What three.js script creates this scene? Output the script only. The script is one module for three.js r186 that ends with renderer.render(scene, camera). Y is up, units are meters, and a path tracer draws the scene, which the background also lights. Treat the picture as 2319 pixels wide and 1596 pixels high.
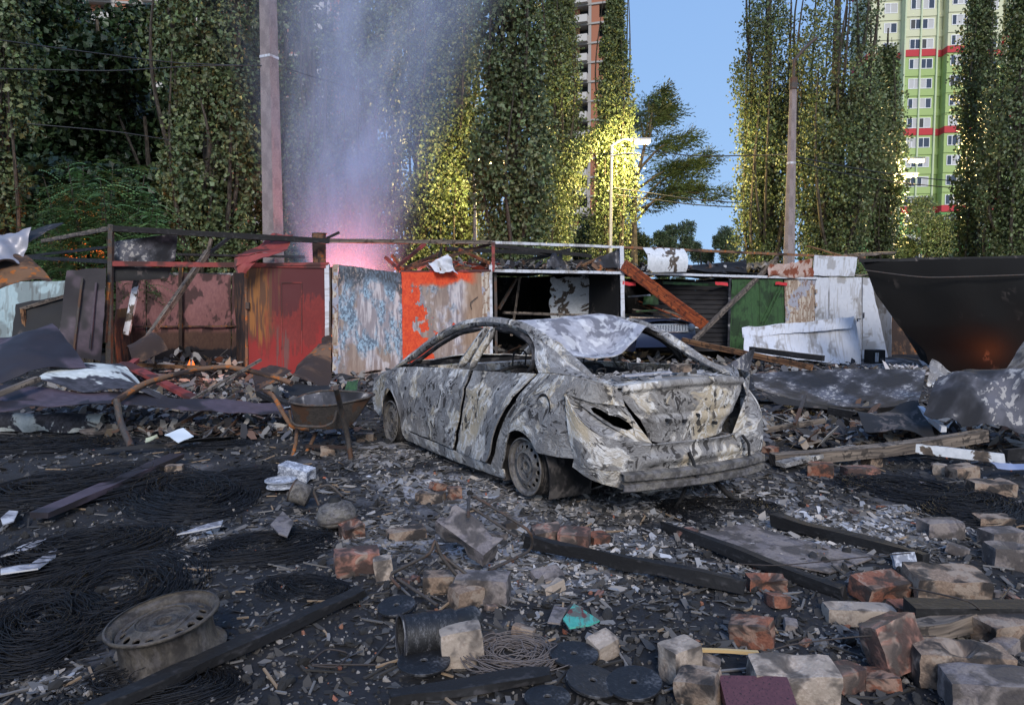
import * as THREE from 'three';
import { mergeGeometries } from 'three/addons/utils/BufferGeometryUtils.js';
import { RoundedBoxGeometry } from 'three/addons/geometries/RoundedBoxGeometry.js';

// ---------- camera, sky, sun, exposure ----------
const F = 1721, CX = 1159.5, CY = 798, EYE = 1.45, PITCH = Math.atan(118.6 / F);   // measured in a 2319 x 1596 view of the photograph
const scene = new THREE.Scene();
const camera = new THREE.PerspectiveCamera(2 * Math.atan(CY / F) * 180 / Math.PI, 1024 / 704, 0.1, 1200);
camera.position.set(0, EYE, 0);
camera.rotation.x = -PITCH;
const renderer = new THREE.WebGLRenderer({ antialias: true });
renderer.toneMapping = THREE.LinearToneMapping;
renderer.toneMappingExposure = 1.8;
renderer.shadowMap.enabled = true;

const clamp = (x, a = 0, b = 1) => Math.min(b, Math.max(a, x));
const ss = (a, b, x) => { const t = clamp((x - a) / (b - a)); return t * t * (3 - 2 * t); };
const lerp = (a, b, t) => a + (b - a) * t;
const mix3 = (a, b, t) => [lerp(a[0], b[0], t), lerp(a[1], b[1], t), lerp(a[2], b[2], t)];
{ // clear dawn sky: deep blue overhead, paler towards the horizon all round, a little lighter where the sun will rise (behind the camera)
  const W = 512, H = 256, d = new Float32Array(W * H * 4);
  for (let j = 0; j < H; j++) for (let i = 0; i < W; i++) {
    const up = ((j + 0.5) / H - 0.5) * Math.PI, az = ((i + 0.5) / W - 0.5) * 2 * Math.PI;
    const y = Math.sin(up), t = Math.pow(clamp(y), 0.55);
    let c = mix3([0.25, 0.39, 0.57], [0.086, 0.185, 0.425], t);
    const toSun = Math.cos(up) * (Math.cos(az) * 0.5 + Math.sin(az) * 0.866);
    const g = Math.pow(clamp(toSun * 0.5 + 0.5), 2.0) * (1 - 0.5 * t);
    c = [c[0] + 0.30 * g, c[1] + 0.24 * g, c[2] + 0.14 * g];
    const o = (j * W + i) * 4; d[o] = c[0]; d[o + 1] = c[1]; d[o + 2] = c[2]; d[o + 3] = 1;
  }
  const t = new THREE.DataTexture(d, W, H, THREE.RGBAFormat, THREE.FloatType);
  t.mapping = THREE.EquirectangularReflectionMapping; t.magFilter = THREE.LinearFilter; t.needsUpdate = true;
  scene.background = t; scene.environment = t;
}
const sun = new THREE.DirectionalLight(new THREE.Color(1, 0.93, 0.86), 1.4);     // the low sun is still under the skyline: a broad soft glow from behind the camera
sun.position.set(4, 27, 36); sun.target.position.set(0, 0, -10); sun.shadow.radius = 38; sun.castShadow = true;
sun.shadow.mapSize.set(2048, 2048);
Object.assign(sun.shadow.camera, { left: -40, right: 40, top: 40, bottom: -40, far: 140 });
scene.add(sun, sun.target);

// ---------- helpers ----------
const rng = (seed) => { let a = seed >>> 0; return () => { a = (a + 0x6D2B79F5) | 0; let t = Math.imul(a ^ (a >>> 15), 1 | a); t = (t + Math.imul(t ^ (t >>> 7), 61 | t)) ^ t; return ((t ^ (t >>> 14)) >>> 0) / 4294967296; }; };
const V = (x, y, z) => new THREE.Vector3(x, y, z);
const PERM = new Uint8Array(512);
{ const r = rng(11), p = [...Array(256).keys()]; for (let i = 255; i > 0; i--) { const j = Math.floor(r() * (i + 1)); [p[i], p[j]] = [p[j], p[i]]; } for (let i = 0; i < 512; i++) PERM[i] = p[i & 255]; }
function n2(x, y, px, py, s) {          // periodic value noise, 0..1
  const xi = Math.floor(x), yi = Math.floor(y); let fx = x - xi, fy = y - yi;
  fx = fx * fx * (3 - 2 * fx); fy = fy * fy * (3 - 2 * fy);
  const x0 = ((xi % px) + px) % px, x1 = (x0 + 1) % px, y0 = ((yi % py) + py) % py, y1 = (y0 + 1) % py;
  const a = PERM[(PERM[(x0 + s * 37) & 255] + y0) & 255], b = PERM[(PERM[(x1 + s * 37) & 255] + y0) & 255], c = PERM[(PERM[(x0 + s * 37) & 255] + y1) & 255], d = PERM[(PERM[(x1 + s * 37) & 255] + y1) & 255];
  return (a + (b - a) * fx + (c - a) * fy + (a - b - c + d) * fx * fy) / 255;
}
function fbm(u, v, f, oct, s, fy = f) { let a = 0.5, t = 0, n = 0; for (let o = 0; o < oct; o++) { t += a * n2(u * f, v * fy, f, fy, s + o); n += a; a *= 0.62; f *= 2; fy *= 2; } return clamp(0.5 + (t / n - 0.5) * 1.25); }
function n3(x, y, z) {                  // value noise, -1..1
  const xi = Math.floor(x), yi = Math.floor(y), zi = Math.floor(z); let a = x - xi, b = y - yi, c = z - zi;
  a = a * a * (3 - 2 * a); b = b * b * (3 - 2 * b); c = c * c * (3 - 2 * c);
  const h = (i, j, k) => PERM[(PERM[(PERM[(xi + i) & 255] + yi + j) & 255] + zi + k) & 255] / 127.5 - 1;
  const l = (p, q, t) => p + (q - p) * t;
  return l(l(l(h(0, 0, 0), h(1, 0, 0), a), l(h(0, 1, 0), h(1, 1, 0), a), b), l(l(h(0, 0, 1), h(1, 0, 1), a), l(h(0, 1, 1), h(1, 1, 1), a), b), c);
}
// a point of the view -> direction with depth 1; at a depth, on the ground, on the garage front
const cp = Math.cos(PITCH), sp = Math.sin(PITCH);
function dir(x, y) { const a = (x - CX) / F, b = (CY - y) / F, k = 1 / (cp + b * sp); return V(a * k, (b * cp - sp) * k, -1); }
const at = (x, y, d) => dir(x, y).multiplyScalar(d).add(camera.position);
const gnd = (x, y, h = 0) => { const d = dir(x, y); return d.multiplyScalar((h - EYE) / d.y).add(camera.position); };
function toView(p) { const z = -p.z, Y = p.y - EYE, dep = z * cp - Y * sp, up = Y * cp + z * sp; return [CX + F * p.x / dep, CY - F * up / dep]; }
const G0 = V(-6.45, 0, -12.2), GU = V(0.9216, 0, -0.3889).normalize(), GN = V(0.3889, 0, 0.9216).normalize();   // garage row: origin, along, outward
const wl = (s, y, n = 0) => G0.clone().addScaledVector(GU, s).addScaledVector(GN, n).setY(y);
const wp = (x, y, n = 0) => { const d = dir(x, y), o = G0.clone().addScaledVector(GN, n); const t = (o.dot(GN) - camera.position.dot(GN)) / d.dot(GN); return d.multiplyScalar(t).add(camera.position); };
const sOf = (x, n = 0) => wp(x, 700, n).sub(G0).dot(GU);
const pt = (x, y, w) => (w === undefined || w === null ? gnd(x, y, 0.03) : typeof w === 'number' ? at(x, y, w) : w.g !== undefined ? gnd(x, y, w.g) : wp(x, y, w.n));

const taken = new Map();
const numbered = (n) => { const k = taken.get(n) ?? 0; taken.set(n, k + 1); return k ? `${n}_${String(k).padStart(3, '0')}` : n; };
function shade(o) { o.castShadow = o.receiveShadow = true; return o; }
function obj(name, geo, mat, parent, label) { const m = shade(new THREE.Mesh(geo, mat)); m.name = name; if (label) m.userData.label = label; parent.add(m); return m; }
function thing(name, label, category, group) { const g = new THREE.Group(); g.name = numbered(name); g.userData = { label, category }; if (group) g.userData.group = group; scene.add(g); return g; }
function done(g) {                      // parts were built in world places: move the group's origin to its base
  g.updateMatrixWorld(true); const b = new THREE.Box3().setFromObject(g), c = V((b.min.x + b.max.x) / 2, b.min.y, (b.min.z + b.max.z) / 2);
  g.position.copy(c); for (const k of g.children) k.position.sub(c); return g;
}
function solo(name, label, category, geo, mat, group) {
  geo.computeBoundingBox(); const b = geo.boundingBox, c = V((b.min.x + b.max.x) / 2, b.min.y, (b.min.z + b.max.z) / 2);
  geo.translate(-c.x, -c.y, -c.z); const m = shade(new THREE.Mesh(geo, mat)); m.position.copy(c); m.name = numbered(name); m.userData = { label, category }; if (group) m.userData.group = group; scene.add(m); return m;
}
function struct(name, geo, mat) { const m = shade(new THREE.Mesh(geo, mat)); m.name = name; m.userData = { kind: 'structure' }; scene.add(m); return m; }

// ---------- geometry builders ----------
const asV = (p) => (p.isVector3 ? p : V(p[0], p[1], p[2]));
function surf(fn, nu, nv, { thick = 0.006, su = 1, sv = 1, ou = 0, ov = 0 } = {}) {   // a sheet with thickness from fn(u, v)
  const P = [], N = [], e = 1e-3, n1 = nu + 1;
  for (let j = 0; j <= nv; j++) for (let i = 0; i <= nu; i++) {
    const u = i / nu, v = j / nv, p = asV(fn(u, v)); P.push(p);
    const a = asV(fn(Math.min(1, u + e), v)).sub(asV(fn(Math.max(0, u - e), v))), b = asV(fn(u, Math.min(1, v + e))).sub(asV(fn(u, Math.max(0, v - e))));
    N.push(b.cross(a).normalize());
  }
  const pos = [], uv = [], idx = [];
  const ring = (off) => { for (let k = 0; k < P.length; k++) { const p = P[k], n = N[k]; pos.push(p.x + n.x * off, p.y + n.y * off, p.z + n.z * off); uv.push(ou + (k % n1) / nu * su, ov + (1 - Math.floor(k / n1) / nv) * sv); } };
  ring(thick / 2); ring(-thick / 2);
  const q = (a, b, c, d) => idx.push(a, b, c, a, c, d), M = P.length;
  for (let j = 0; j < nv; j++) for (let i = 0; i < nu; i++) { const a = j * n1 + i, b = a + 1, c = b + n1, d = a + n1; q(a, d, c, b); q(M + a, M + b, M + c, M + d); }
  const loop = []; for (let i = 0; i < nu; i++) loop.push(i); for (let j = 0; j < nv; j++) loop.push(j * n1 + nu); for (let i = nu; i > 0; i--) loop.push(nv * n1 + i); for (let j = nv; j > 0; j--) loop.push(j * n1);
  const base = pos.length / 3;
  for (const k of loop) for (const off of [thick / 2, -thick / 2]) { const p = P[k], n = N[k]; pos.push(p.x + n.x * off, p.y + n.y * off, p.z + n.z * off); uv.push(ou + (k % n1) / nu * su, ov + (1 - Math.floor(k / n1) / nv) * sv); }
  for (let k = 0; k < loop.length; k++) { const a = base + k * 2, b = base + ((k + 1) % loop.length) * 2; q(a, b, b + 1, a + 1); }
  const g = new THREE.BufferGeometry(); g.setAttribute('position', new THREE.Float32BufferAttribute(pos, 3)); g.setAttribute('uv', new THREE.Float32BufferAttribute(uv, 2)); g.setIndex(idx); g.computeVertexNormals(); return g;
}
function sheet(tl, tr, br, bl, { thick = 0.006, nu = 8, nv = 8, warp = 0.02, freq = 2.2, jag = 0.01, unit = false, curl = null, su, sv } = {}) {
  const n = V(0, 0, 0).crossVectors(tr.clone().sub(tl), bl.clone().sub(tl)).normalize().negate();
  const w = tl.distanceTo(tr), h = tl.distanceTo(bl);
  const f = (u, v) => {
    const p = tl.clone().multiplyScalar((1 - u) * (1 - v)).addScaledVector(tr, u * (1 - v)).addScaledVector(br, u * v).addScaledVector(bl, (1 - u) * v);
    const k = warp * n3(p.x * freq + 3.1, p.y * freq, p.z * freq) + warp * 0.45 * n3(p.x * freq * 2.7, p.y * freq * 2.7 + 9, p.z * freq * 2.7);
    const edge = Math.max(Math.abs(u - 0.5), Math.abs(v - 0.5)) > 0.498 ? jag : 0;
    const q = p.addScaledVector(n, k); if (edge) q.add(V(n3(p.y * 9, p.x * 9, 1), n3(p.x * 9, p.z * 9, 5), n3(p.z * 9, p.y * 9, 9)).multiplyScalar(edge));
    if (curl) q.addScaledVector(n, curl(u, v)); return q;
  };
  return surf(f, nu, nv, { thick, su: unit ? 1 : su ?? w, sv: unit ? 1 : sv ?? h, ou: unit ? 0 : tl.x * 0.37, ov: unit ? 0 : tl.y * 0.53 });
}
function bar(a, b, w, h, { jit = 0.004, roll = 0, seg = 0, sag = 0 } = {}) {          // a beam or board between two points; h is across the upright
  const L = a.distanceTo(b), n = seg || Math.max(2, Math.round(L * 3)), g = new THREE.BoxGeometry(L, h, w, n, 1, 1), p = g.attributes.position, uv = g.attributes.uv, nr = g.attributes.normal;
  const X = b.clone().sub(a).normalize(), Z = V(0, 0, 0).crossVectors(X, Math.abs(X.y) > 0.95 ? V(0, 0, 1) : V(0, 1, 0)).normalize(), Y = V(0, 0, 0).crossVectors(Z, X);
  const m = new THREE.Matrix4().makeBasis(X, Y, Z).setPosition(a.clone().lerp(b, 0.5)), rr = new THREE.Matrix4().makeRotationX(roll), s = a.x * 3.1 + a.z * 1.7;
  for (let i = 0; i < p.count; i++) {
    const x = p.getX(i), y = p.getY(i), z = p.getZ(i);
    uv.setXY(i, x + s, (Math.abs(nr.getX(i)) > 0.5 ? z + y : Math.abs(nr.getY(i)) > 0.5 ? z : y + w) + s * 0.3);
    const k = jit; p.setXYZ(i, x + k * 2 * n3(x * 9 + s, y * 40, z * 40), y + k * n3(x * 5 + s, y * 30, z * 30 + 4) - sag * (1 - 4 * x * x / (L * L)), z + k * n3(x * 5, y * 30 + s, z * 30));
  }
  g.applyMatrix4(rr); g.applyMatrix4(m); g.computeVertexNormals(); return g;
}
function tube(pts, r, { seg, rad = 7, closed = false, caps = true } = {}) {
  const c = new THREE.CatmullRomCurve3(pts.map(asV), closed, 'catmullrom', 0.3), g = new THREE.TubeGeometry(c, seg ?? pts.length * 5, r, rad, closed);
  const L = c.getLength(), uv = g.attributes.uv; for (let i = 0; i < uv.count; i++) uv.setXY(i, uv.getX(i) * L, uv.getY(i) * r * 6.28);
  if (!caps || closed) return g;
  const ends = [0, 1].map((t) => { const d = new THREE.CircleGeometry(r, rad), T = c.getTangent(t).multiplyScalar(t ? 1 : -1); d.applyQuaternion(new THREE.Quaternion().setFromUnitVectors(V(0, 0, 1), T)); const q = c.getPoint(t); d.translate(q.x, q.y, q.z); return d; });
  return mergeGeometries([g, ...ends]);
}
function poly(pts, thick, jit = 0) {     // a flat piece with an outline [x, z] lying in the xz plane, bevelled
  const s = new THREE.Shape(pts.map((p) => new THREE.Vector2(p[0], p[1]))); const g = new THREE.ExtrudeGeometry(s, { depth: thick, bevelEnabled: false, steps: 1 });
  g.rotateX(-Math.PI / 2); return g;
}
function coons(T, B, L, Rr) { const c = (p) => { const k = new THREE.CatmullRomCurve3(p.map(asV), false, 'centripetal'); k.arcLengthDivisions = 60; return (t) => k.getPointAt(clamp(t)); }; const t = c(T), b = c(B), l = c(L), r = c(Rr), A = t(0), D = t(1), C = b(0), E = b(1);
  return (u, v) => t(u).multiplyScalar(1 - v).addScaledVector(b(u), v).addScaledVector(l(v), 1 - u).addScaledVector(r(v), u).addScaledVector(A, -(1 - u) * (1 - v)).addScaledVector(D, -u * (1 - v)).addScaledVector(C, -(1 - u) * v).addScaledVector(E, -u * v); }
const place = (g, x, y, z) => { g.translate(x, y, z); return g; };
// ---------- materials ----------
function texPair(size, fn, tile, { unit = false, sy = size } = {}) {
  const c = new Uint8Array(size * sy * 4), b = new Uint8Array(size * sy * 4);
  for (let j = 0; j < sy; j++) for (let i = 0; i < size; i++) {
    const k = fn(i / size, j / sy), o = (j * size + i) * 4;
    for (let q = 0; q < 3; q++) { c[o + q] = clamp(k[q]) * 255; b[o + q] = clamp(k[3] ?? 0.5) * 255; } c[o + 3] = b[o + 3] = 255;
  }
  return [c, b].map((d, n) => { const t = new THREE.DataTexture(d, size, sy); t.magFilter = THREE.LinearFilter; t.minFilter = THREE.LinearMipmapLinearFilter; t.generateMipmaps = true; if (!unit) { t.wrapS = t.wrapT = THREE.RepeatWrapping; t.repeat.set(1 / tile, 1 / tile); } if (!n) t.colorSpace = THREE.SRGBColorSpace; t.needsUpdate = true; return t; });
}
function mat(fn, { size = 512, tile = 1, rough = 0.9, metal = 0, bump = 0.002, unit = false, ...more } = {}) {
  const [map, bumpMap] = texPair(size, fn, tile, { unit });
  return new THREE.MeshStandardMaterial({ map, bumpMap, bumpScale: bump, roughness: rough, metalness: metal, side: THREE.DoubleSide, ...more });
}
const flat = (r, g, b, rough = 0.85, metal = 0, more = {}) => new THREE.MeshStandardMaterial({ color: new THREE.Color().setRGB(r, g, b), roughness: rough, metalness: metal, side: THREE.DoubleSide, ...more });
const warp = (u, v, f, s, k) => [u + k * (n2(u * f, v * f, f, f, s) - 0.5), v + k * (n2(u * f, v * f, f, f, s + 5) - 0.5)];
const M = {};
M.carAsh = mat((u, v) => {              // burnt paint: ash grey and tan, pale flakes round bare slate patches, soot specks, a crazed surface
  const [a, b] = warp(u, v, 14, 3, 0.06), [a2, b2] = warp(a, b, 40, 9, 0.02), big = fbm(u, v, 3, 4, 21), p1 = fbm(a2, b2, 3, 7, 31), p2 = fbm(a2, b2, 30, 3, 41), p3 = fbm(a2, b2, 44, 3, 51), fine = fbm(u, v, 120, 2, 61), mid = fbm(a2, b2, 12, 5, 81);
  let c = mix3([0.60, 0.575, 0.545], [0.83, 0.81, 0.78], fine * 0.5 + mid * 0.5); let h = 0.3 + 0.3 * fine + 0.4 * mid;
  c = mix3(c, [0.68, 0.61, 0.49], ss(0.36, 0.68, big) * 0.65);
  const slate = ss(0.545, 0.61, p1); c = mix3(c, mix3([0.39, 0.385, 0.39], [0.54, 0.53, 0.525], 0.5 * p3 + 0.5 * fine), slate * 0.85); h -= slate * 0.15;
  const rimm = ss(0.47, 0.51, p1) * ss(0.57, 0.53, p1); c = mix3(c, [0.84, 0.84, 0.845], rimm * 0.6 * ss(0.4, 0.6, mid));
  const white = ss(0.58, 0.68, p2) * (1 - slate * 0.6); c = mix3(c, [0.86, 0.86, 0.86], white * 0.6); h += white * 0.25;
  const soot = ss(0.58, 0.66, p3) * ss(0.42, 0.6, fbm(u, v, 6, 4, 71)); c = mix3(c, [0.17, 0.16, 0.155], soot * 0.8); h -= soot * 0.3;
  return [...c, h];
}, { size: 1024, tile: 1.3, rough: 0.92, bump: 0.012 });
M.carDark = mat((u, v) => { const p = fbm(u, v, 8, 4, 12), q = fbm(u, v, 30, 3, 15); return [...mix3([0.10, 0.095, 0.10], [0.36, 0.34, 0.33], ss(0.45, 0.7, p) * 0.8 + 0.3 * (q - 0.5)), q]; }, { tile: 0.8, bump: 0.002 });
M.carRoof = mat((u, v) => { const [a1, b1] = warp(u, v, 6, 8, 0.08), [a, b] = warp(a1, b1, 30, 18, 0.025), p = fbm(a, b, 9, 5, 14), q = fbm(u, v, 40, 3, 15), w = fbm(a, b, 16, 3, 25); let c = mix3([0.58, 0.58, 0.61], [0.7, 0.7, 0.73], q); const d = ss(0.53, 0.68, p); c = mix3(c, [0.40, 0.40, 0.43], d * 0.8); c = mix3(c, [0.87, 0.87, 0.87], 0.6 * ss(0.52, 0.72, w)); return [...c, 0.5 + 0.3 * q - 0.3 * d]; }, { tile: 1.1, bump: 0.003 });
M.soot = mat((u, v) => { const p = fbm(u, v, 4, 4, 17), q = fbm(u, v, 30, 3, 18), s = ss(0.52, 0.7, p) * ss(0.45, 0.6, q); return [...mix3([0.115, 0.115, 0.125], [0.34, 0.31, 0.30], s), q]; }, { tile: 1.6, rough: 0.75, bump: 0.002 });
M.hull = mat((u, v) => { const p = fbm(u, v, 3, 4, 117), q = fbm(u, v, 40, 3, 18), s = ss(0.53, 0.62, p) * ss(0.5, 0.6, q); return [...mix3([0.05, 0.05, 0.054], [0.22, 0.20, 0.19], s), q]; }, { tile: 2.4, rough: 0.92, bump: 0.0015 });
M.greySheet = mat((u, v) => { const p = fbm(u, v, 3, 5, 27), q = fbm(u, v, 25, 4, 28); let c = mix3([0.13, 0.135, 0.155], [0.38, 0.38, 0.41], ss(0.3, 0.75, p)); c = mix3(c, [0.62, 0.61, 0.6], ss(0.56, 0.62, q) * ss(0.5, 0.62, p)); return [...c, q]; }, { tile: 1.1, rough: 0.92, bump: 0.004 });
M.rust = mat((u, v) => { const p = fbm(u, v, 4, 5, 7), q = fbm(u, v, 24, 3, 8); let c = mix3([0.22, 0.17, 0.15], [0.45, 0.34, 0.26], ss(0.35, 0.65, p)); c = mix3(c, [0.62, 0.36, 0.16], ss(0.56, 0.68, q) * ss(0.45, 0.6, p)); return [...c, q]; }, { tile: 1.2, bump: 0.002 });
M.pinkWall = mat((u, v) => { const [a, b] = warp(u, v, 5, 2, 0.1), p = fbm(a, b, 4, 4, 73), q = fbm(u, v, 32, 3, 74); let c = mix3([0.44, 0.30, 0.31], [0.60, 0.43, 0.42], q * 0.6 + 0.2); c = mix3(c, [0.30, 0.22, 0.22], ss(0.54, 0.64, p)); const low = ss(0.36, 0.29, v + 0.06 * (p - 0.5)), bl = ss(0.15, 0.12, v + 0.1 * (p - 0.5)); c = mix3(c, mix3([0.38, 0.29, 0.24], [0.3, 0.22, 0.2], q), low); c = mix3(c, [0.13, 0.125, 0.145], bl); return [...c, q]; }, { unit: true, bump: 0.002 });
M.maroonSheet = mat((u, v) => { const p = fbm(u, v, 3, 4, 83), q = fbm(u, v, 30, 3, 84); return [...mix3(mix3([0.27, 0.235, 0.27], [0.36, 0.31, 0.35], q), [0.16, 0.145, 0.165], ss(0.45, 0.62, p)), q]; }, { tile: 1.8, rough: 0.6, bump: 0.001 });
M.redPaint = mat((u, v) => { const p = fbm(u, v, 4, 4, 93), q = fbm(u, v, 30, 3, 94); return [...mix3(mix3([0.50, 0.20, 0.19], [0.58, 0.27, 0.25], q), [0.30, 0.17, 0.16], ss(0.5, 0.65, p)), q]; }, { tile: 1.4, rough: 0.7, bump: 0.0015 });
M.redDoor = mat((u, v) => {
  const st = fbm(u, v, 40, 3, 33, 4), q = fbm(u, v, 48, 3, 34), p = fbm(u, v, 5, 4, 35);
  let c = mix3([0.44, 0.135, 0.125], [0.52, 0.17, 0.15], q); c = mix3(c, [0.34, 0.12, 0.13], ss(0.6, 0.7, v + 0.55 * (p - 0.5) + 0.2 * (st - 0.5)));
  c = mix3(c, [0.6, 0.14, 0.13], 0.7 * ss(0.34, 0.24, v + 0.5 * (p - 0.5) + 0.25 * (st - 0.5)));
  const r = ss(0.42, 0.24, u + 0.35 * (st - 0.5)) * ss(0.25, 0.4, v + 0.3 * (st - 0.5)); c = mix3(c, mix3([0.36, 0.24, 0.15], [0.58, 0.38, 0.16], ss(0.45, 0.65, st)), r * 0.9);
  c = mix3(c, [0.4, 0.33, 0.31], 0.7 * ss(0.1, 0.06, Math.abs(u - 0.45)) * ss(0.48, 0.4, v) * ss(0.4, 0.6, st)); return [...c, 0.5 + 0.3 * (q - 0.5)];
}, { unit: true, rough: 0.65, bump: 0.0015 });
const scraped = (u, v, sd) => { const st = fbm(u, v, 34, 4, 43 + sd, 7), q = fbm(u, v, 52, 3, 44 + sd), p = fbm(u, v, 4, 5, 45 + sd); let c = mix3([0.56, 0.53, 0.55], [0.76, 0.73, 0.74], ss(0.35, 0.65, st)); c = mix3(c, [0.52, 0.43, 0.36], 0.6 * ss(0.5, 0.65, p)); return { st, q, p, c }; };
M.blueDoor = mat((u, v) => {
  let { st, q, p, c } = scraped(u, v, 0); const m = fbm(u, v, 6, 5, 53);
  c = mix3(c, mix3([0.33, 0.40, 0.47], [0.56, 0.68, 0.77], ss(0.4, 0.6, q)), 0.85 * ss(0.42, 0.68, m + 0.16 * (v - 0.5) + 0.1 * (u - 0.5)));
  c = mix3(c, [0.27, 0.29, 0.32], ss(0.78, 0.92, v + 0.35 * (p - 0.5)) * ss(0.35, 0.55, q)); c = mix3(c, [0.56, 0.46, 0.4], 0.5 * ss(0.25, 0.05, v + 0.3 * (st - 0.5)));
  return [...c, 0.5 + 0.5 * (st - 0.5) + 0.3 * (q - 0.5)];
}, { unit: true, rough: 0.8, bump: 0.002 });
M.orangeDoor = mat((u, v) => {
  let { st, q, p, c } = scraped(u, v, 9); const m = fbm(u, v, 6, 5, 153);
  c = mix3(c, mix3([0.35, 0.4, 0.46], [0.58, 0.66, 0.74], ss(0.4, 0.6, q)), 0.85 * ss(0.42, 0.66, m + 0.12 * (v - 0.5) - 0.35 * ss(0.5, 0.9, u)));
  c = mix3(c, mix3([0.52, 0.42, 0.34], [0.68, 0.58, 0.5], st), ss(0.66, 0.84, u + 0.2 * (p - 0.5)));
  const o = ss(0.13, 0.10, u + 0.08 * (p - 0.5)) + ss(0.88, 0.93, v + 0.12 * (p - 0.5)) * ss(0.98, 0.8, u) + ss(0.53, 0.58, m + 0.25 * ss(0.5, 0.1, u) - 0.2 * ss(0.55, 0.9, u) - 0.2 * ss(0.55, 0.8, v) - 0.04);
  c = mix3(c, mix3([0.78, 0.2, 0.1], [0.93, 0.36, 0.16], q), clamp(o) * 0.95); return [...c, 0.5 + 0.5 * (st - 0.5)];
}, { unit: true, rough: 0.75, bump: 0.002 });
const painted = (a, b, dirt, sd, k = 0.5) => (u, v) => { const [x, y] = warp(u, v, 5, sd, 0.08), p = fbm(x, y, 5, 4, sd), q = fbm(u, v, 30, 3, sd + 3), st = fbm(u, v, 30, 3, sd + 7, 5); let c = mix3(a, b, 0.5 * q + 0.5 * st); c = mix3(c, dirt, k * ss(0.52, 0.66, p) + k * 0.6 * ss(0.58, 0.68, st)); return [...c, 0.5 * q + 0.5 * st]; };
M.white = mat(painted([0.74, 0.76, 0.80], [0.84, 0.85, 0.88], [0.5, 0.48, 0.46], 63, 0.5), { tile: 1.6, rough: 0.6, bump: 0.001 });
M.whiteChip = mat((u, v) => { const [x, y] = warp(u, v, 7, 4, 0.1), p = fbm(x, y, 7, 5, 163), q = fbm(u, v, 30, 3, 66); let c = mix3([0.74, 0.76, 0.78], [0.86, 0.87, 0.89], q); const m = ss(0.585, 0.66, p); c = mix3(c, mix3([0.2, 0.18, 0.17], [0.42, 0.36, 0.3], q), m); return [...c, 0.6 - 0.4 * m]; }, { tile: 1.1, rough: 0.7, bump: 0.003 });
M.cream = mat((u, v) => { const [x, y] = warp(u, v, 7, 14, 0.1), p = fbm(x, y, 5, 5, 263), q = fbm(u, v, 30, 3, 67), st = fbm(u, v, 40, 2, 68, 6); let c = mix3([0.60, 0.53, 0.47], [0.76, 0.72, 0.67], ss(0.3, 0.7, st)); c = mix3(c, [0.62, 0.63, 0.68], ss(0.55, 0.6, p)); c = mix3(c, [0.45, 0.32, 0.24], 0.6 * ss(0.6, 0.68, q)); return [...c, q]; }, { tile: 1.3, bump: 0.002 });
M.green = mat(painted([0.17, 0.29, 0.16], [0.26, 0.39, 0.23], [0.12, 0.19, 0.11], 73, 0.7), { tile: 1.4, rough: 0.7, bump: 0.001 });
M.paleBlue = mat(painted([0.60, 0.70, 0.73], [0.72, 0.80, 0.82], [0.38, 0.4, 0.4], 76, 0.5), { tile: 1.4, rough: 0.7, bump: 0.001 });
M.peel = mat((u, v) => { const [x, y] = warp(u, v, 6, 4, 0.12), p = fbm(x, y, 4, 5, 193), q = fbm(u, v, 34, 3, 96); let c = mix3([0.70, 0.73, 0.72], [0.82, 0.84, 0.84], q); const m = ss(0.5, 0.6, p); c = mix3(c, mix3([0.13, 0.135, 0.16], [0.3, 0.3, 0.34], q), m); return [...c, 0.7 - 0.4 * m]; }, { tile: 0.9, rough: 0.8, bump: 0.003 });
const wood = (a, b, sd) => (u, v) => { const g = fbm(u, v, 3, 4, sd, 48), k = fbm(u, v, 6, 3, sd + 2, 96), q = fbm(u, v, 24, 3, sd + 5); let c = mix3(a, b, ss(0.3, 0.7, 0.6 * g + 0.4 * k)); c = mix3(c, [a[0] * 0.5, a[1] * 0.5, a[2] * 0.5], 0.6 * ss(0.6, 0.7, q)); return [...c, k]; };
M.woodGrey = mat(wood([0.30, 0.27, 0.25], [0.52, 0.47, 0.42], 5), { tile: 1.2, bump: 0.003 });
M.woodBrown = mat(wood([0.34, 0.23, 0.15], [0.55, 0.40, 0.27], 6), { tile: 1.2, bump: 0.003 });
M.woodOrange = mat(wood([0.42, 0.18, 0.09], [0.66, 0.34, 0.17], 8), { tile: 1.2, bump: 0.004, rough: 0.7 });
M.char = mat((u, v) => { const g = fbm(u, v, 4, 4, 9, 40), k = fbm(u, v, 40, 3, 19); return [...mix3([0.075, 0.074, 0.08], [0.22, 0.212, 0.22], ss(0.5, 0.8, 0.6 * g + 0.4 * k)), g * 0.5 + k * 0.5]; }, { tile: 1.0, rough: 0.8, bump: 0.004 });
M.steel = mat((u, v) => { const p = fbm(u, v, 5, 4, 101), q = fbm(u, v, 50, 3, 102); return [...mix3(mix3([0.24, 0.23, 0.225], [0.36, 0.33, 0.31], q), [0.38, 0.26, 0.19], 0.7 * ss(0.5, 0.65, p)), q]; }, { tile: 0.7, rough: 0.7, metal: 0.25, bump: 0.001 });
M.rim = mat((u, v) => { const p = fbm(u, v, 6, 4, 111), q = fbm(u, v, 60, 3, 112), s = fbm(u, v, 14, 4, 113); let c = mix3([0.36, 0.345, 0.33], [0.52, 0.50, 0.47], q); c = mix3(c, [0.25, 0.24, 0.24], 0.8 * ss(0.4, 0.75, p)); c = mix3(c, [0.54, 0.53, 0.55], 0.45 * ss(0.5, 0.75, s)); return [...c, q]; }, { tile: 0.5, rough: 0.75, metal: 0.2, bump: 0.0015 });
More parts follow.
